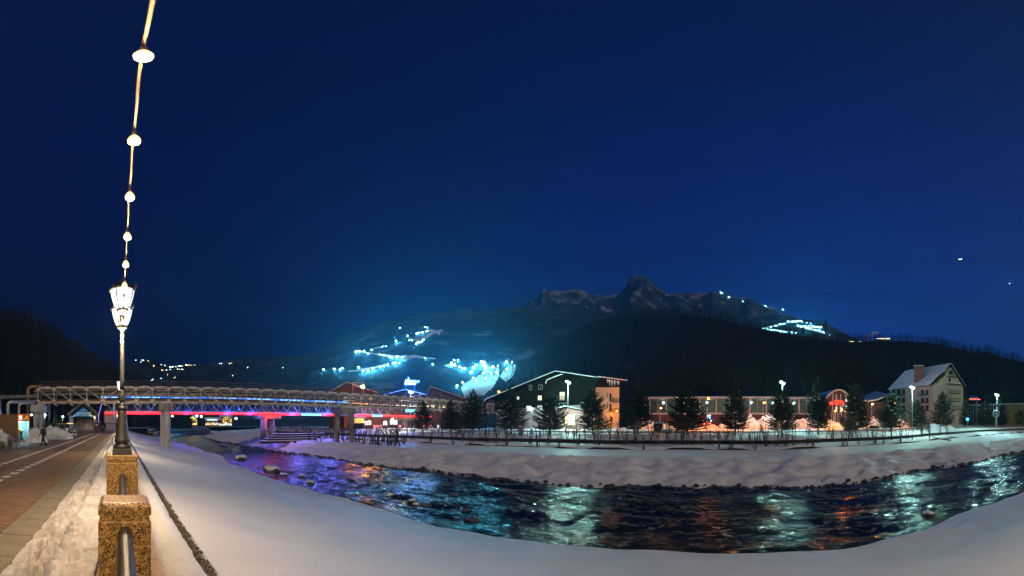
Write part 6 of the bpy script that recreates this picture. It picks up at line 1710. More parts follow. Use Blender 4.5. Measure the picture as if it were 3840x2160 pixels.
# ---- roofs and lit fronts behind the pipe bridge (centre left)
def gable_house(px0, px1, pya, pye, r, label, m_wall, depth=14, apex=0.5, name='gable_house', zb=-0.4):
    t = thing(name, (0, 0, 0), label, 'building'); F_ = Face(at(px0, r), at(px1, r)); za_ = zat(pya, r); ze = zat(pye, r)
    b = MB(); F_.poly(b, [(0.6, zb), (F_.L - 0.6, zb), (F_.L - 0.6, ze), (F_.L * apex, za_ - 0.2), (0.6, ze)], -depth, 0.0); b.build('wall', m_wall, t)
    roofslab(F_, (0, ze - 0.25), (F_.L * apex, za_ - 0.1), depth + 1.5, 1.0, 0.3, t, m_dwood); roofslab(F_, (F_.L * apex, za_ - 0.1), (F_.L, ze - 0.25), depth + 1.5, 1.0, 0.3, t, m_dwood)
    return t, F_
m_redw = mat('red_brown_wall', (0.07, 0.028, 0.022), rough=0.8, vary=0.3, scale=0.5, stretch=(4, 4, 0.3))
t, F_ = gable_house(1228, 1420, 1437, 1476, 160, 'red-brown gabled building behind the orange lamp', m_redw, apex=0.38)
for px in (1290, 1318, 1352, 1384): window(F_, (px, 1486, px + 12, 1498), t, M_WARMW, cols=2)
fr_ = thing('roof_frame', (0, 0, 0), 'white steel frame with letters standing above the red-brown roof', 'sign'); Ff = Face(at(1322, 157), at(1366, 157))
for rc in ((1322, 1434, 1324, 1478), (1362, 1434, 1364, 1478), (1322, 1434, 1364, 1436)):
    u0_, u1_, z0_, z1_ = Ff.rect(*rc); b = MB(); Ff.box(b, u0_, u1_, z0_, z1_, 0, 0.2); b.build('bar', m_fascia, fr_)
u_, z_ = Ff.hit(1341, 1451); text_mesh('BION', 1.1, m_fascia, fr_, Ff.p(u_, z_, 0.2), (PI / 2, 0, Ff.rz))
t, F_ = gable_house(1590, 1790, 1453, 1512, 170, 'dark blue-grey gabled building left of the ski run', mat('slate_wall', (0.05, 0.06, 0.09), rough=0.8, vary=0.3), apex=0.12)
window(F_, (1622, 1476, 1650, 1492), t, m_glassd, cols=3)
# street front: lit shops with arched windows
sf = thing('shop_row', (0, 0, 0), 'row of lit shop fronts with arched windows behind the bare saplings', 'building'); FQ = Face(at(1290, 140), at(1690, 150))
b = MB(); zq = zat(1505, 142); FQ.box(b, 0, FQ.L, -0.4, zq, -12, 0); b.build('wall', m_redw, sf); b = MB(); FQ.box(b, -0.5, FQ.L + 0.5, zq, zq + 0.35, -12.5, 1.0); b.build('roof_snow', M_SNOWF, sf)
def arch_window(F_, rc, parent, pane):
    u0, u1, z0, z1 = F_.rect(*rc); c_ = (u0 + u1) / 2; r_ = (u1 - u0) / 2; P = [(u0, z0), (u1, z0)] + [(c_ + r_ * math.cos(PI * k / 8), z1 - r_ + r_ * math.sin(PI * k / 8)) for k in range(9)]
    b = MB(); F_.poly(b, P, 0, 0.08); w = b.build('arched_window', pane, parent)
    for k in (-0.33, 0.33): b = MB(); F_.box(b, c_ + r_ * k - 0.07, c_ + r_ * k + 0.07, z0, z1 - 0.3, 0.08, 0.12); b.build('mullion', m_balk, w)
    b = MB(); F_.box(b, u0, u1, lerp(z0, z1, .45) - 0.07, lerp(z0, z1, .45) + 0.07, 0.08, 0.12); b.build('mullion', m_balk, w)
for rc, pn in (((1463, 1566, 1490, 1592), M_WHITW), ((1512, 1568, 1528, 1592), M_WHITW), ((1362, 1578, 1378, 1594), M_WHITW), ((1377, 1576, 1392, 1594), M_WHITW), ((1437, 1578, 1452, 1594), M_WHITW)): arch_window(FQ, rc, sf, pn)
for px in range(1330, 1680, 22):
    window(FQ, (px, 1519, px + 13, 1530), sf, rnd.choice((M_WHITW, M_WARMW, m_glassd, M_WHITW)), cols=2)
M_PINK = glow('pink_shop_light', (1.0, 0.30, 0.40), 0.9); M_AMB = glow('amber_shop_light', (1.0, 0.50, 0.10), 1.3)
for px, pn in ((1335, M_AMB), (1345, M_AMB), (1400, M_PINK), (1412, M_PINK), (1425, M_PINK), (1495, M_PINK), (1550, M_WHITW), (1585, M_WARMW), (1610, M_PINK), (1640, M_WHITW)):
    window(FQ, (px, 1594, px + 8, 1612), sf, pn, cols=1)
M_CYAN = glow('cyan_sign', (0.08, 0.72, 1.0), 8.0)
cs = thing('cyan_sign', (0, 0, 0), 'bright cyan lit sign board on the shop row below the white lamp', 'sign'); FC = Face(at(1520, 136), at(1570, 137))
for rc, m_ in (((1522, 1535, 1557, 1544), M_CYAN), ((1515, 1523, 1555, 1525), M_WHITW), ((1545, 1526, 1557, 1531), M_CYAN)):
    u0_, u1_, z0_, z1_ = FC.rect(*rc); b = MB(); FC.box(b, u0_, u1_, z0_, z1_, 0, 0.2); b.build('light_panel', m_, cs)
lamp('sign_light', pt(1540, 1552, 133), (0.05, 0.55, 1.0), 2500, 0.6, cs)
# umbrella-roofed kiosk glowing pink and amber
kq = thing('round_kiosk', (*at(1347, 128), -0.35), 'round kiosk with a domed pink-lit snowy roof behind the bridge columns', 'kiosk')
MB().lathe([(2.6, 4.2), (2.9, 4.25), (2.2, 5.0), (1.0, 5.6), (0.0, 5.8)], n=16).build('roof', M_SNOWF, kq, sm=True); MB().lathe([(1.9, 0), (1.9, 2.6)], n=12).build('counter', m_redw, kq); MB().lathe([(1.6, 2.6), (1.6, 4.15)], n=12).build('lit_glass', M_AMB, kq)
lamp('kiosk_light', pt(1347, 1566, 124), (1.0, 0.4, 0.6), 1600, 0.4, kq); lamp('kiosk_light', pt(1342, 1598, 122), (1.0, 0.55, 0.12), 1500, 0.4, kq)
lamp('shop_light', pt(1440, 1590, 133), (1.0, 0.5, 0.55), 900, 0.5, sf); lamp('shop_light', pt(1600, 1580, 138), (0.9, 0.95, 1.0), 1200, 0.5, sf)
# ---- rooftop sign on its mast
M_SGNB = glow('blue_white_letters', (0.36, 0.70, 1.0), 2.6)
rs_ = thing('rooftop_sign', (0, 0, 0), 'glowing blue-white flame logo with lettering on a tall rooftop mast', 'sign'); FR = Face(at(1515, 190), at(1565, 190))
u0_, u1_, z0_, z1_ = FR.rect(1533, 1427, 1559, 1436); text_mesh('ГАЗПРОМ', 1.55, M_SGNB, rs_, FR.p((u0_ + u1_) / 2, (z0_ + z1_) / 2, 0), (PI / 2, 0, FR.rz), depth=0.08, spacing=0.9)
u0_, u1_, z0_, z1_ = FR.rect(1518, 1437, 1559, 1442); b = MB(); FR.box(b, u0_, u1_, z0_, z1_, 0, 0.2); b.build('base_line', M_SGNB, rs_)
cu, cz = FR.hit(1526, 1430); b = MB(); b.tube([FR.p(cu + 0.75 * math.cos(a_), cz + 0.75 * math.sin(a_), 0.1) for a_ in [0.5 + k * 0.42 for k in range(14)]], 0.22, 6); b.build('logo_ring', M_SGNB, rs_)
b = MB(); b.tube([FR.p(cu + 0.75, cz - 0.3, 0.1), FR.p(cu + 0.7, cz + 0.8, 0.1), FR.p(cu + 0.95, cz + 1.4, 0.1), FR.p(cu + 0.55, cz + 2.3, 0.1)], [0.2, 0.3, 0.3, 0.03], 6); b.build('logo_flame', M_SGNB, rs_)
zz0 = zat(1500, 190)
for uu in (u0_ + 0.6, u1_ - 0.6): b = MB(); b.beam(FR.p(uu, 0, -0.2), FR.p(uu, z0_, -0.2), 0.25); b.build('mast', m_fbd, rs_)
lamp('sign_glow', pt(1540, 1430, 187), (0.03, 0.18, 1.0), 80000, 1.2, rs_)
gh, _f = gable_house(1440, 1600, 1463, 1482, 196, 'low dark roofed building carrying the rooftop sign', m_dwood, apex=0.5)

# ---- cars, hut, signals, containers
def car(px, r, zb, label, m_body, rz, kind='suv', snow=True):
    x, y = at(px, r); t = thing('parked_car', (x, y, zb), label, 'car', rz=rz)
    L_, W_, Hh = (4.6, 1.85, 1.78) if kind == 'suv' else (4.4, 1.75, 1.45)
    prof = [(-L_ / 2, 0.35), (-L_ / 2, 0.85), (-L_ / 2 + 0.15, 0.98), (-L_ * 0.24, 1.05), (-L_ * 0.24, 0.35)]
    body = [(-L_ / 2, 0.32), (L_ / 2, 0.32), (L_ / 2, 0.80), (L_ / 2 - 0.08, 1.02), (-L_ * 0.22, 1.04), (-L_ / 2 + 0.12, 0.92), (-L_ / 2, 0.75)]
    MB().prism([(a_, -W_ / 2, c_) for a_, c_ in body], (0, W_, 0)).build('body', m_body, t, bevel=0.06)
    cab = [(-L_ * 0.22, 1.03), (L_ / 2 - 0.12, 1.03), (L_ / 2 - (0.3 if kind == 'suv' else 0.8), Hh - 0.06), (-L_ * 0.07, Hh - 0.06)]
    cb_ = MB().prism([(a_, -W_ / 2 + 0.10, c_) for a_, c_ in cab], (0, W_ - 0.2, 0)).build('cabin', m_glassd, t, bevel=0.04)
    MB().box((L_ * 0.13, 0, Hh - 0.03), (L_ * 0.46, W_ - 0.22, 0.07)).build('roof', m_body, cb_, bevel=0.03)
    for px_ in (-L_ * 0.16, L_ * 0.08, L_ * 0.30):
        for sy in (-1, 1): MB().beam((px_, sy * (W_ / 2 - 0.09), 1.02), (px_ + 0.12, sy * (W_ / 2 - 0.09), Hh - 0.06), 0.07).build('pillar', m_body, cb_)
    for wx in (-L_ * 0.31, L_ * 0.30):
        for sy in (-1, 1):
            w_ = MB().tube([(wx, sy * (W_ / 2 - 0.2), 0.34), (wx, sy * (W_ / 2 + 0.01), 0.34)], 0.34, 18).build('wheel', m_dark, t)
            MB().tube([(wx, sy * (W_ / 2 + 0.0), 0.34), (wx, sy * (W_ / 2 + 0.03), 0.34)], 0.2, 12).build('rim', m_chrome, w_)
    for sy in (-1, 1):
        MB().box((-L_ / 2 - 0.01, sy * (W_ / 2 - 0.3), 0.75), (0.06, 0.35, 0.14)).build('headlight', m_chrome, t); MB().box((L_ / 2, sy * (W_ / 2 - 0.2), 0.85), (0.06, 0.2, 0.25)).build('tail_light', m_redc, t)
    if snow: MB().ico((L_ * 0.12, 0, Hh + 0.02), 1.0, 2, (L_ * 0.23, W_ * 0.42, 0.14)).build('roof_snow', M_SNOWF, t, sm=True)
    return t
m_silver = mat('silver_car_paint', (0.5, 0.52, 0.53), rough=0.3, metal=0.4, vary=0.1); m_dcar = mat('dark_car_paint', (0.05, 0.055, 0.06), rough=0.3, vary=0.2); m_wcar = mat('white_car_paint', (0.65, 0.66, 0.66), rough=0.3, vary=0.1)
car(3268, 104, -0.30, 'silver four-wheel-drive car parked behind the saplings, roof clear', m_silver, -az(3268), 'suv', False)
car(3318, 106, -0.30, 'low snow-covered car beside the silver four-wheel drive', m_wcar, -az(3318) + 0.1, 'car')
car(3190, 110, -0.30, 'dark car with snow on its roof below the red sign', m_dcar, -az(3190) + 0.2, 'car')
car(3520, 118, 0.2, 'snow-covered car before the gable end of the chimneyed hotel', m_wcar, -az(3520), 'car')
car(3428, 114, 0.0, 'pale car right of the orange snow heap', m_silver, -az(3428) + 0.3, 'car')
hu = thing('bus_shelter', (*at(2469, 108), -0.3), 'small dark shelter hut with a blue roof beside the orange snow heap', 'shelter', rz=-az(2469))
MB().box((0, 0, 1.2), (2.6, 1.8, 2.4)).build('body', m_dwood, hu); MB().box((0, -0.1, 2.5), (3.0, 2.3, 0.25)).build('roof', m_roofb, hu); MB().box((0.1, -0.95, 1.4), (1.3, 0.08, 0.9)).build('window', m_glassd, hu); MB().box((1.5, -0.6, 1.2), (0.18, 0.5, 2.5)).build('advert_column', m_lilp, hu)
cu_ = thing('concrete_block', (*at(2502, 84), -0.32), 'pale concrete road block beside the fence near the hut', 'block', rz=-az(2502)); MB().box((0, 0, 0.5), (2.9, 0.8, 1.0), taper=0.94).build('slab', m_conc, cu_, bevel=0.05); MB().box((0, 0, 1.05), (2.8, 0.75, 0.14)).build('snow', M_SNOWF, cu_, bevel=0.05)
cu_ = thing('utility_cabinet', (*at(1952, 79), -0.32), 'grey utility cabinet by the fence before the gabled hotel', 'cabinet', rz=-az(1952)); MB().box((0, 0, 0.75), (1.0, 0.6, 1.9)).build('body', m_wallg, cu_, bevel=0.03); MB().box((0, -0.31, 0.8), (0.86, 0.03, 1.6)).build('door', m_greyc, cu_); MB().box((0, 0, 1.76), (1.05, 0.65, 0.12)).build('snow', M_SNOWF, cu_)
ts_ = thing('traffic_signal', (*at(2652, 92), -0.3), 'traffic signal with blue and red lights beside orange boxes', 'traffic signal', rz=-az(2652))
M_RDOT = glow('red_signal', (1.0, 0.04, 0.02), 40.0); M_BDOT = glow('blue_signal', (0.1, 0.3, 1.0), 40.0)
MB().tube([(0, 0, 0), (0, 0, 4.2)], 0.07, 8).build('pole', m_pole, ts_); MB().box((0.25, 0, 2.2), (0.55, 0.35, 0.8)).build('cabinet', m_orange, ts_); MB().box((-0.5, 0, 1.2), (0.6, 0.35, 0.7)).build('cabinet', m_orange, ts_)
for dx, dz, m_ in ((0.2, 4.2, M_BDOT), (0.7, 4.25, M_BDOT), (0.6, 3.7, M_BDOT), (0.95, 3.0, M_BDOT), (0.75, 2.3, M_RDOT), (-0.7, 2.2, M_RDOT)): MB().ico((dx, -0.25, dz), 0.13, 1).build('lens', m_, ts_)
wh_ = thing('wheel_sculpture', (*at(3735, 120), 0.7), 'big pale spoked wheel standing by the rightmost lamp', 'sculpture', rz=-az(3735)); 
wl_ = [(1.0 * math.cos(k * PI / 12), 0, 4.6 + 1.0 * math.sin(k * PI / 12)) for k in range(25)]; MB().tube(wl_, 0.08, 6).build('rim', M_WHITE, wh_)
for k in range(6): MB().beam((0, 0, 4.6), (math.cos(k * PI / 3), 0, 4.6 + math.sin(k * PI / 3)), 0.06).build('spoke', M_WHITE, wh_)
MB().box((0, 0, 1.8), (0.3, 0.3, 3.6)).build('stand', m_pole, wh_)
bs = thing('blue_sign', (*at(3628, 124), 0.6), 'small glowing blue sign among the pines on the right', 'sign', rz=-az(3628)); M_BSIG = glow('blue_sign_face', (0.05, 0.35, 1.0), 5.0)
MB().tube([(0, 0, 0), (0, 0, 2.6)], 0.06, 6).build('pole', m_pole, bs); MB().box((0, -0.1, 2.9), (0.85, 0.12, 0.85)).build('face', M_BSIG, bs)

# ================================================================== HILLS: forest, ski runs, floodlights, village lights
rnd = random.Random(41)
m_trunk = mat('bare_forest_bark', (0.018, 0.016, 0.014), rough=0.95, vary=0.5, scale=0.2)
def forest(name, hill, px0, px1, n, h0, h1, label, seed, crest=0.0, rmax=1.02):
    q = random.Random(seed); b = MB()
    for i in range(n):
        px = q.uniform(px0, px1); u = q.random() ** 0.8
        r = lerp(hill.rf * 1.02, hill.rc * rmax, u)
        if i < n * crest: r = hill.rc * q.uniform(0.95, 1.03)
        a = az(px); x, y, z = hill.pt(a, r); h = q.uniform(h0, h1); w = h * 0.018
        tx, ty = math.cos(a), -math.sin(a)                # across the line of sight
        for cx, cy in ((1, 0), (0, 1)):
            b.add([(x - w * cx, y - w * cy, z - 1), (x + w * cx, y + w * cy, z - 1), (x + w * 0.2, y, z + h)], [(0, 1, 2)])
        for k in range(9):
            zz = z + h * q.uniform(0.3, 0.92); an = q.uniform(0, 6.28); l = h * q.uniform(0.16, 0.34) * (1.15 - (zz - z) / h * 0.6); dx, dy = math.cos(an) * l, math.sin(an) * l; dz = l * q.uniform(0.5, 1.3); ww = h * 0.011
            b.add([(x, y, zz - ww), (x, y, zz + ww), (x + dx, y + dy, zz + dz)], [(0, 1, 2)])
            b.add([(x + dx * 0.45, y + dy * 0.45, zz + dz * 0.45 - ww * 0.6), (x + dx * 0.45, y + dy * 0.45, zz + dz * 0.45 + ww * 0.6), (x + dx * 0.7 - dy * 0.4, y + dy * 0.7 + dx * 0.4, zz + dz * 1.1)], [(0, 1, 2)])
    return tag(b.build(name, m_trunk), label, 'forest', kind='stuff')
forest('bare_forest', H_FOREST, 1800, 3950, 6500, 9, 17, 'dense bare winter forest covering the dark hill behind the buildings', 1, 0.10)
forest('bare_forest', H_LEFT, -60, 560, 3000, 9, 16, 'dense bare winter forest on the dark hill at the left', 2, 0.12)
forest('bare_forest', H_SKI, 1850, 2060, 500, 14, 24, 'bare forest edge right of the lit ski run', 3, 0.0, 0.5)

# ---- groomed ski runs draped on the slopes
M_PISTE = snow_mat('groomed_snow', col=(0.80, 0.82, 0.84), bump=0.3, bscale=0.15, big=0.05)
def drape(hill, path, name='ski_run', lift=1.6, sub=9):
    """path: (px, py, half width) down the run; the strip follows the hill."""
    P = []
    for (a, b, c), (d, e, f) in zip(path, path[1:]):
        for k in range(sub): t = k / sub; P.append((lerp(a, d, t), lerp(b, e, t), lerp(c, f, t)))
    P.append(path[-1]); L, R = [], []
    for i, (px, py, hw) in enumerate(P):
        q0, q1 = P[max(0, i - 1)], P[min(len(P) - 1, i + 1)]; dx, dy = q1[0] - q0[0], q1[1] - q0[1]; l = math.hypot(dx, dy) or 1
        hw *= 1 + 0.18 * noise.noise(Vector((px * 0.11, py * 0.13, hw)))
        nx, ny = -dy / l * hw, dx / l * hw
        for lst, s_ in ((L, 1), (R, -1)):
            v, r = hill.hit(px + nx * s_, py + ny * s_); lst.append(v + Vector((0, 0, lift)))
    n = len(P); vs = L + R; fs = [(i, i + 1, n + i + 1, n + i) for i in range(n - 1)]
    b = MB(); b.add(vs, fs); o = b.build(name, M_PISTE, sm=True); o['kind'] = 'structure'
    return o
def K(cx, cy): return (1200 + cx / 2.862, 1180 + cy / 2.862)
def KE(cx, cy): return (2800 + cx / 2.477, 1150 + cy / 2.477)
drape(H_SKI, [(1846, 1384, 26), (1842, 1410, 29), (1832, 1432, 32), (1805, 1455, 36), (1770, 1470, 34), (1735, 1481, 26)], lift=3.0)
drape(H_SKI, [(1925, 1372, 8), (1918, 1390, 16), (1905, 1410, 20), (1885, 1432, 16)], lift=3.0)
drape(H_SKI, [(*K(1335, 570), 2), (*K(1400, 575), 7), (*K(1460, 572), 4)], lift=3.0)
drape(H_SKI, [(*K(*p_), w_) for p_, w_ in (((385, 408), 2), ((460, 428), 2.5), ((600, 450), 2.5), ((700, 458), 3), ((820, 488), 6), ((930, 492), 6), ((1010, 478), 6), ((1120, 492), 3), ((1240, 506), 2))], lift=5.0)
drape(H_SKI, [(*K(*p_), w_) for p_, w_ in (((915, 262), 3), ((960, 278), 3), ((1030, 300), 4), ((1090, 286), 5), ((1140, 265), 6), ((1200, 222), 6), ((1320, 188), 3))], lift=6.0)
drape(H_SKI, [(*K(*p_), w_) for p_, w_ in (((1155, 178), 3), ((1200, 196), 5), ((1250, 205), 6), ((1290, 225), 9))], lift=6.0)
drape(H_SKI, [(*K(580, 388), 2.5), (*K(660, 368), 2.5)], lift=5.0)
drape(H_SKI, [(*K(*p_), w_) for p_, w_ in (((300, 632), 3), ((400, 630), 3), ((465, 612), 3), ((600, 592), 3), ((740, 545), 2))], lift=4.0)
drape(H_EAST, [(*KE(*p_), w_) for p_, w_ in (((150, 208), 1.5), ((230, 195), 3), ((345, 168), 3.5), ((430, 145), 3.5), ((515, 134), 2))], lift=5.0)
drape(H_EAST, [(*KE(*p_), w_) for p_, w_ in (((155, 210), 1.5), ((250, 222), 2), ((345, 238), 2), ((460, 250), 2))], lift=5.0)
drape(H_EAST, [(*KE(*p_), w_) for p_, w_ in (((475, 182), 3), ((555, 204), 4), ((640, 228), 5), ((740, 262), 3))], lift=5.0)

# ---- floodlights
M_SKI = glow('ski_floodlight', (0.10, 0.66, 1.0), 2200.0)
M_SKIS = glow('far_floodlight', (0.16, 0.78, 1.0), 260.0)
ICO = MB().ico((0, 0, 0), 1.0, 1).mesh('lamp_head', M_SKI, True); ICOS = MB().ico((0, 0, 0), 1.0, 1).mesh('lamp_head', M_SKIS, True)
POLE = MB().tube([(0, 0, -1), (0, 0, 0)], 1.0, 5).mesh('pole', m_fbd)
def flood(hill, px, py, size, label, group, strong=True):
    v, r = hill.hit(px, py + 9 * 1400 / 1400 * (1.0 if strong else 0.5)); x, y = v.x, v.y; rr = math.hypot(x, y); z = zat(py, rr)
    z = max(z, v.z + 2.0)
    t = thing('floodlight', (x, y, v.z), label, 'floodlight', group)
    o = link('lamp_head', ICO if strong else ICOS, t, loc=(0, 0, z - v.z)); s_ = rr * 0.0014 * size; o.scale = (s_, s_, s_)
    o = link('pole', POLE, t, loc=(0, 0, z - v.z)); o.scale = (0.35, 0.35, z - v.z)
LOW = [(1410, 520, 1.5), (1445, 535, 1.1), (1440, 485, .8), (1480, 487, .8), (1495, 560, 1), (1525, 575, 1.2), (1555, 575, 1), (1625, 615, 1.2), (1645, 570, 1.3), (1675, 540, 1.2), (1735, 505, 1.7), (1765, 512, 1.5), (1755, 545, 1.5), (1775, 575, 1.2), (1855, 560, 1.6), (2000, 508, 1.8), (1470, 765, 1.0), (1840, 635, .9), (1680, 710, .8)]
for cx, cy, s_ in LOW: flood(H_SKI, *K(cx, cy), s_, 'cyan floodlight of the lower ski run above the gabled hotel roof', 'floodlights of the lower ski run')
LEFT = [(38, 590, .7), (155, 585, .8), (215, 590, .9), (238, 572, .7), (412, 565, 1.3), (465, 605, 1.1), (515, 595, 1.2), (568, 580, 1.5), (645, 560, 1.0), (685, 552, .8), (727, 543, .6)]
for cx, cy, s_ in LEFT: flood(H_SKI, *K(cx, cy), s_, 'cyan floodlight in the row left of the rooftop sign', 'floodlights left of the rooftop sign')
MID = [(385, 400, 1), (425, 395, 1), (475, 390, .7), (555, 376, .6), (515, 420, .5), (648, 428, .6), (680, 435, .7), (705, 440, .5), (745, 455, .5), (770, 458, .5), (830, 455, 1.3), (885, 460, 1.3), (805, 515, 1.1), (850, 520, .6), (1130, 465, .7), (1210, 532, .6), (785, 520, .7)]
for cx, cy, s_ in MID: flood(H_SKI, *K(cx, cy), s_, 'cyan floodlight along the middle traverse of the ski hill', 'floodlights of the middle traverse')
UP = [(940, 225, .6), (950, 248, .5), (960, 275, .5), (985, 275, .6), (1035, 203, .7), (1060, 195, .8), (1095, 190, .8), (1110, 187, .6), (1140, 178, .5), (1155, 175, .6), (1215, 172, .6), (1035, 310, .8), (1050, 290, .6), (1070, 298, .6), (1090, 290, .7), (1105, 275, .7), (1115, 265, .6), (1125, 255, .6), (1165, 232, .6), (815, 285, 1.0), (857, 140, .5), (1125, 132, .4), (1150, 138, .5), (670, 342, .5), (707, 338, .4)]
for cx, cy, s_ in UP: flood(H_SKI, *K(cx, cy), s_, 'small cyan floodlight of the looping upper ski run', 'floodlights of the upper loop', s_ > 0.75)
EAST = [(155, 205, .7), (180, 200, .9), (197, 212, .6), (230, 215, .9), (252, 217, .5), (287, 222, .8), (315, 230, 1.0), (347, 232, .7), (365, 233, .7), (418, 240, .7), (455, 243, 1.1), (540, 262, .6), (228, 187, .6), (270, 177, .7), (312, 162, .9), (345, 160, .5), (385, 137, .6), (425, 140, .8), (457, 140, .7), (480, 132, .8), (500, 132, .7), (515, 138, .4), (475, 177, .8), (505, 185, .8), (540, 180, .7), (555, 198, 1.0), (575, 180, .6), (590, 203, 1.0), (607, 180, .6), (625, 185, .6), (640, 187, .6), (655, 188, .6), (668, 188, .6), (690, 188, .7), (637, 217, .7), (675, 217, .7), (715, 235, .6), (765, 267, .5), (560, 150, .4), (595, 157, .4)]
for cx, cy, s_ in EAST: flood(H_EAST, *KE(cx, cy), s_, 'cyan floodlight of the ski run on the right shoulder of the mountain', 'floodlights on the right shoulder', False)
for px, py in ((2702, 1096), (2708, 1098), (2732, 1113), (2733, 1116), (2870, 1147), (2936, 1160), (2785, 1131)):
    flood(H_PEAK, px, py, 0.55, 'tiny floodlight near the mountain crest', 'floodlights near the crest', False)
# extra masts and lamps added to brighten the wide ski run
for i, (px, py) in enumerate(((1822, 1398), (1868, 1398), (1812, 1425), (1862, 1424), (1775, 1447), (1822, 1446), (1735, 1466), (1920, 1382), (1900, 1410))):
    v, r = H_SKI.hit(px, py + 3); t = thing('floodlight', v, 'cyan floodlight mast added to brighten the wide ski run', 'floodlight', 'added floodlight masts beside the wide ski run')
    MB().tube([(0, 0, -1), (0, 0, 11)], 0.25, 6).build('pole', m_fbd, t); MB().ico((0, 0, 11.6), 0.8, 1).build('lamp_head', M_SKIS, t); lamp('run_fill_light', (0, -1.0, 10.2), (0.16, 0.76, 1.0), 3200, 0.6, t)
# ---- village lights on the low hill
M_VILC = glow('village_lamp_cool', (0.6, 0.95, 1.0), 16.0); M_VILW = glow('village_lamp_warm', (1.0, 0.66, 0.25), 12.0)
vc = MB().ico((0, 0, 0), 1.0, 1).mesh('lamp_head', M_VILC, True); vw = MB().ico((0, 0, 0), 1.0, 1).mesh('lamp_head', M_VILW, True)
VIL = [(30, 100), (92, 122), (106, 97), (122, 101), (180, 106), (338, 152), (382, 160), (443, 182), (470, 178), (480, 178), (512, 178), (550, 168), (570, 171), (588, 169), (632, 153), (645, 158), (660, 160), (678, 156), (245, 166), (343, 219), (355, 219), (400, 218), (445, 210), (533, 206), (558, 208), (585, 210), (599, 211), (412, 275), (336, 320), (502, 306), (233, 332), (222, 347), (1040, 139), (1065, 140), (1187, 133), (1160, 138), (1380, 187), (1805, 187), (1198, 285), (700, 160), (740, 157)]
for i, (cx, cy) in enumerate(VIL):
    px, py = 500 + cx / 3.22, 1320 + cy / 3.22; v, r = H_VILL.hit(px, py + 2); warm = i in (15, 16, 17, 18, 19, 20, 24, 27, 39, 40) or i % 5 == 4
    t = thing('village_lamp', v, 'tiny %s light of the village on the low hill above the bridge' % ('warm' if warm else 'cool white'), 'lamp', 'village lights on the low hill')
    z = max(zat(py, math.hypot(v.x, v.y)) - v.z, 1.5); s_ = math.hypot(v.x, v.y) * 0.0008 * (1.5 if cx in (443, 470, 550, 632, 645, 245) else 1.0)
    o = link('lamp_head', vw if warm else vc, t, loc=(0, 0, z)); o.scale = (s_, s_, s_); o = link('pole', POLE, t, loc=(0, 0, z)); o.scale = (0.2, 0.2, z)
# ---- lodges, mast and smoking chimney on the right skyline
M_LODGE = glow('lodge_light_line', (1.0, 0.90, 0.62), 6.0)
def lodge(px0, px1, py, hpx, label):
    v, r = H_FOREST.hit((px0 + px1) / 2, py + 6); r = H_FOREST.rc * 1.05; A, B_ = at(px0, r), at(px1, r); F_ = Face(A, B_); z1 = zat(py, r); z0 = zat(py + hpx, r) - 12
    t = thing('mountain_lodge', (0, 0, 0), label, 'building'); b = MB(); F_.box(b, 0, F_.L, z0, z1 - 0.8, -8, 0); b.build('wall', m_dwood, t)
    b = MB(); F_.box(b, -0.3, F_.L + 0.3, z1 - 0.8, z1, -8.3, 0.4); b.build('eave_lights', M_LODGE, t)
    n = max(2, int(F_.L / 3))
    for k in range(n):
        b = MB(); F_.box(b, F_.L * (k + 0.25) / n, F_.L * (k + 0.7) / n, z1 - 3.2, z1 - 1.6, 0, 0.1); b.build('window', M_WARMW if k % 2 else m_glassd, t)
lodge(3162, 3200, 1280, 5, 'low lodge with a line of lights on the skyline, leftmost'); lodge(3218, 3240, 1281, 5, 'low lodge with a line of lights on the skyline beside the chimney'); lodge(3288, 3338, 1269, 10, 'larger lit lodge on the skyline right of the smoking chimney')
tw = thing('radio_mast', (*at(3097, 640), zat(1262, 640) - 4), 'lattice radio mast with dark platforms on the right ridge', 'mast'); hm = zat(1201, 640) - zat(1262, 640) + 4
for sx in (-1, 1):
    for sy in (-1, 1): MB().beam((sx * 1.3, sy * 1.3, 0), (sx * 0.9, sy * 0.9, hm), 0.5).build('leg', m_fbd, tw)
for k in range(9): MB().beam((-1.2, -1.2, hm * k / 9), (1.2, -1.2, hm * (k + 1) / 9), 0.3).build('brace', m_fbd, tw)
for zz in (hm, hm * 0.9): MB().box((0, 0, zz), (4.6, 4.6, 0.8)).build('platform', m_fbd, tw)
MB().ico((0, -2, 3), 0.9, 1).build('red_lamp', M_REDL, tw)
ck = thing('boiler_chimney', (*at(3252, 690), zat(1285, 690) - 6), 'thin boiler chimney with a red lamp on the right skyline', 'chimney'); hc_ = zat(1267, 690) - zat(1285, 690) + 6
MB().tube([(0, 0, 0), (0, 0, hc_)], [1.1, 0.8], 10).build('stack', m_fbd, ck); MB().ico((0, -1, hc_ - 1), 0.8, 1).build('red_lamp', M_REDL, ck)
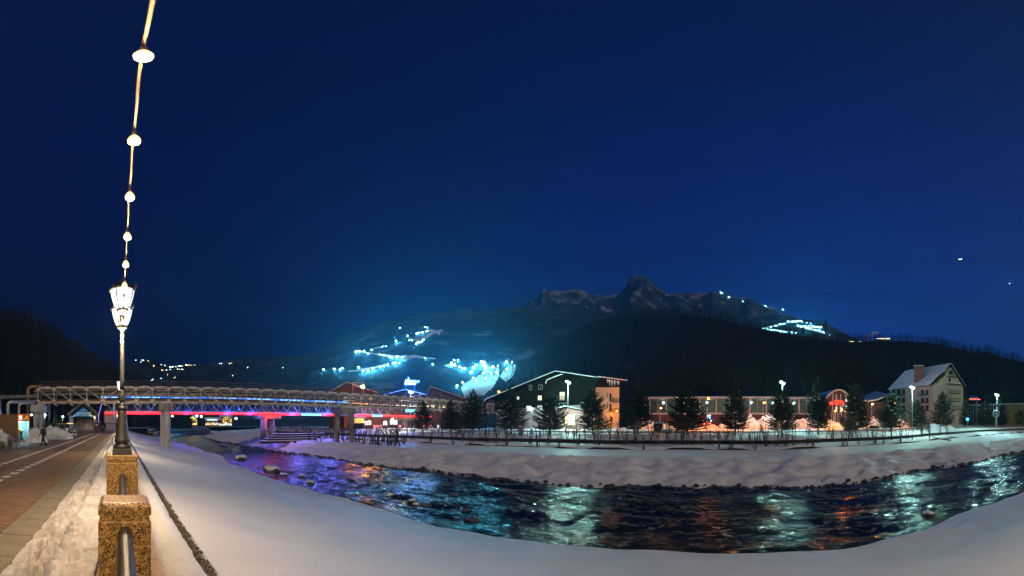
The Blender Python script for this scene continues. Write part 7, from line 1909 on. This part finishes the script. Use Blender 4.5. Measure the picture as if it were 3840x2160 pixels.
def smoke():
    m = bpy.data.materials.new('chimney_smoke'); m.use_nodes = True; n, l = m.node_tree.nodes, m.node_tree.links; n.clear()
    o = n.new('ShaderNodeOutputMaterial'); v = n.new('ShaderNodeVolumePrincipled'); v.inputs['Density'].default_value = 0.09; v.inputs['Color'].default_value = (0.85, 0.9, 0.9, 1)
    l.new(v.outputs[0], o.inputs['Volume']); return m
sm2 = MB(); pts = [pt(px, py, 690) for px, py in ((3252, 1265), (3258, 1257), (3266, 1253), (3275, 1249), (3286, 1247), (3298, 1250))]
sm2.tube(pts, [0.8, 2.2, 3.4, 3.8, 3.4, 1.2], 10); o = sm2.build('smoke_plume', smoke()); tag(o, 'pale plume of smoke drifting right from the boiler chimney', 'smoke', kind='stuff')

# ---- moon and evening star
M_MOON = glow('moonlit_crescent', (1.0, 0.98, 0.92), 6.0)
mo = thing('moon', pt(3601, 969, 20000), 'thin crescent moon lying on its back in the right sky', 'moon'); P = []
R_ = 95.0; ca_, sa_ = math.cos(az(3601)), math.sin(az(3601))
for k in range(13): a_ = PI * (1.02 + 0.92 * k / 12); P.append((R_ * math.cos(a_), R_ * math.sin(a_)))
for k in range(13): a_ = PI * (1.94 - 0.92 * k / 12); P.append((R_ * 0.98 * math.cos(a_), R_ * 0.55 * math.sin(a_) + 6))
MB().prism([(u_ * ca_, -u_ * sa_, v_) for u_, v_ in P], (8, 8, 0)).build('crescent', M_MOON, mo); mo.rotation_euler = (0, 0.25, 0)
ev = thing('evening_star', pt(3786, 1063, 20000), 'bright evening star low in the right sky', 'star'); MB().ico((0, 0, 0), 32, 1).build('disc', M_MOON, ev)

# ================================================================== HAZE: even, thin evening air round everything
hz = bpy.data.materials.new('haze_air'); hz.use_nodes = True
_n, _l = hz.node_tree.nodes, hz.node_tree.links; _n.clear()
_o = _n.new('ShaderNodeOutputMaterial'); _v = _n.new('ShaderNodeVolumePrincipled')
_v.inputs['Color'].default_value = (0.18, 0.65, 1.0, 1)
_v.inputs['Density'].default_value = 0.0002
_v.inputs['Anisotropy'].default_value = 0.6
_l.new(_v.outputs[0], _o.inputs['Volume'])
hb = MB().box((0, 0, 790), (9500, 9500, 1600)).build('haze', hz)
hb['kind'] = 'stuff'
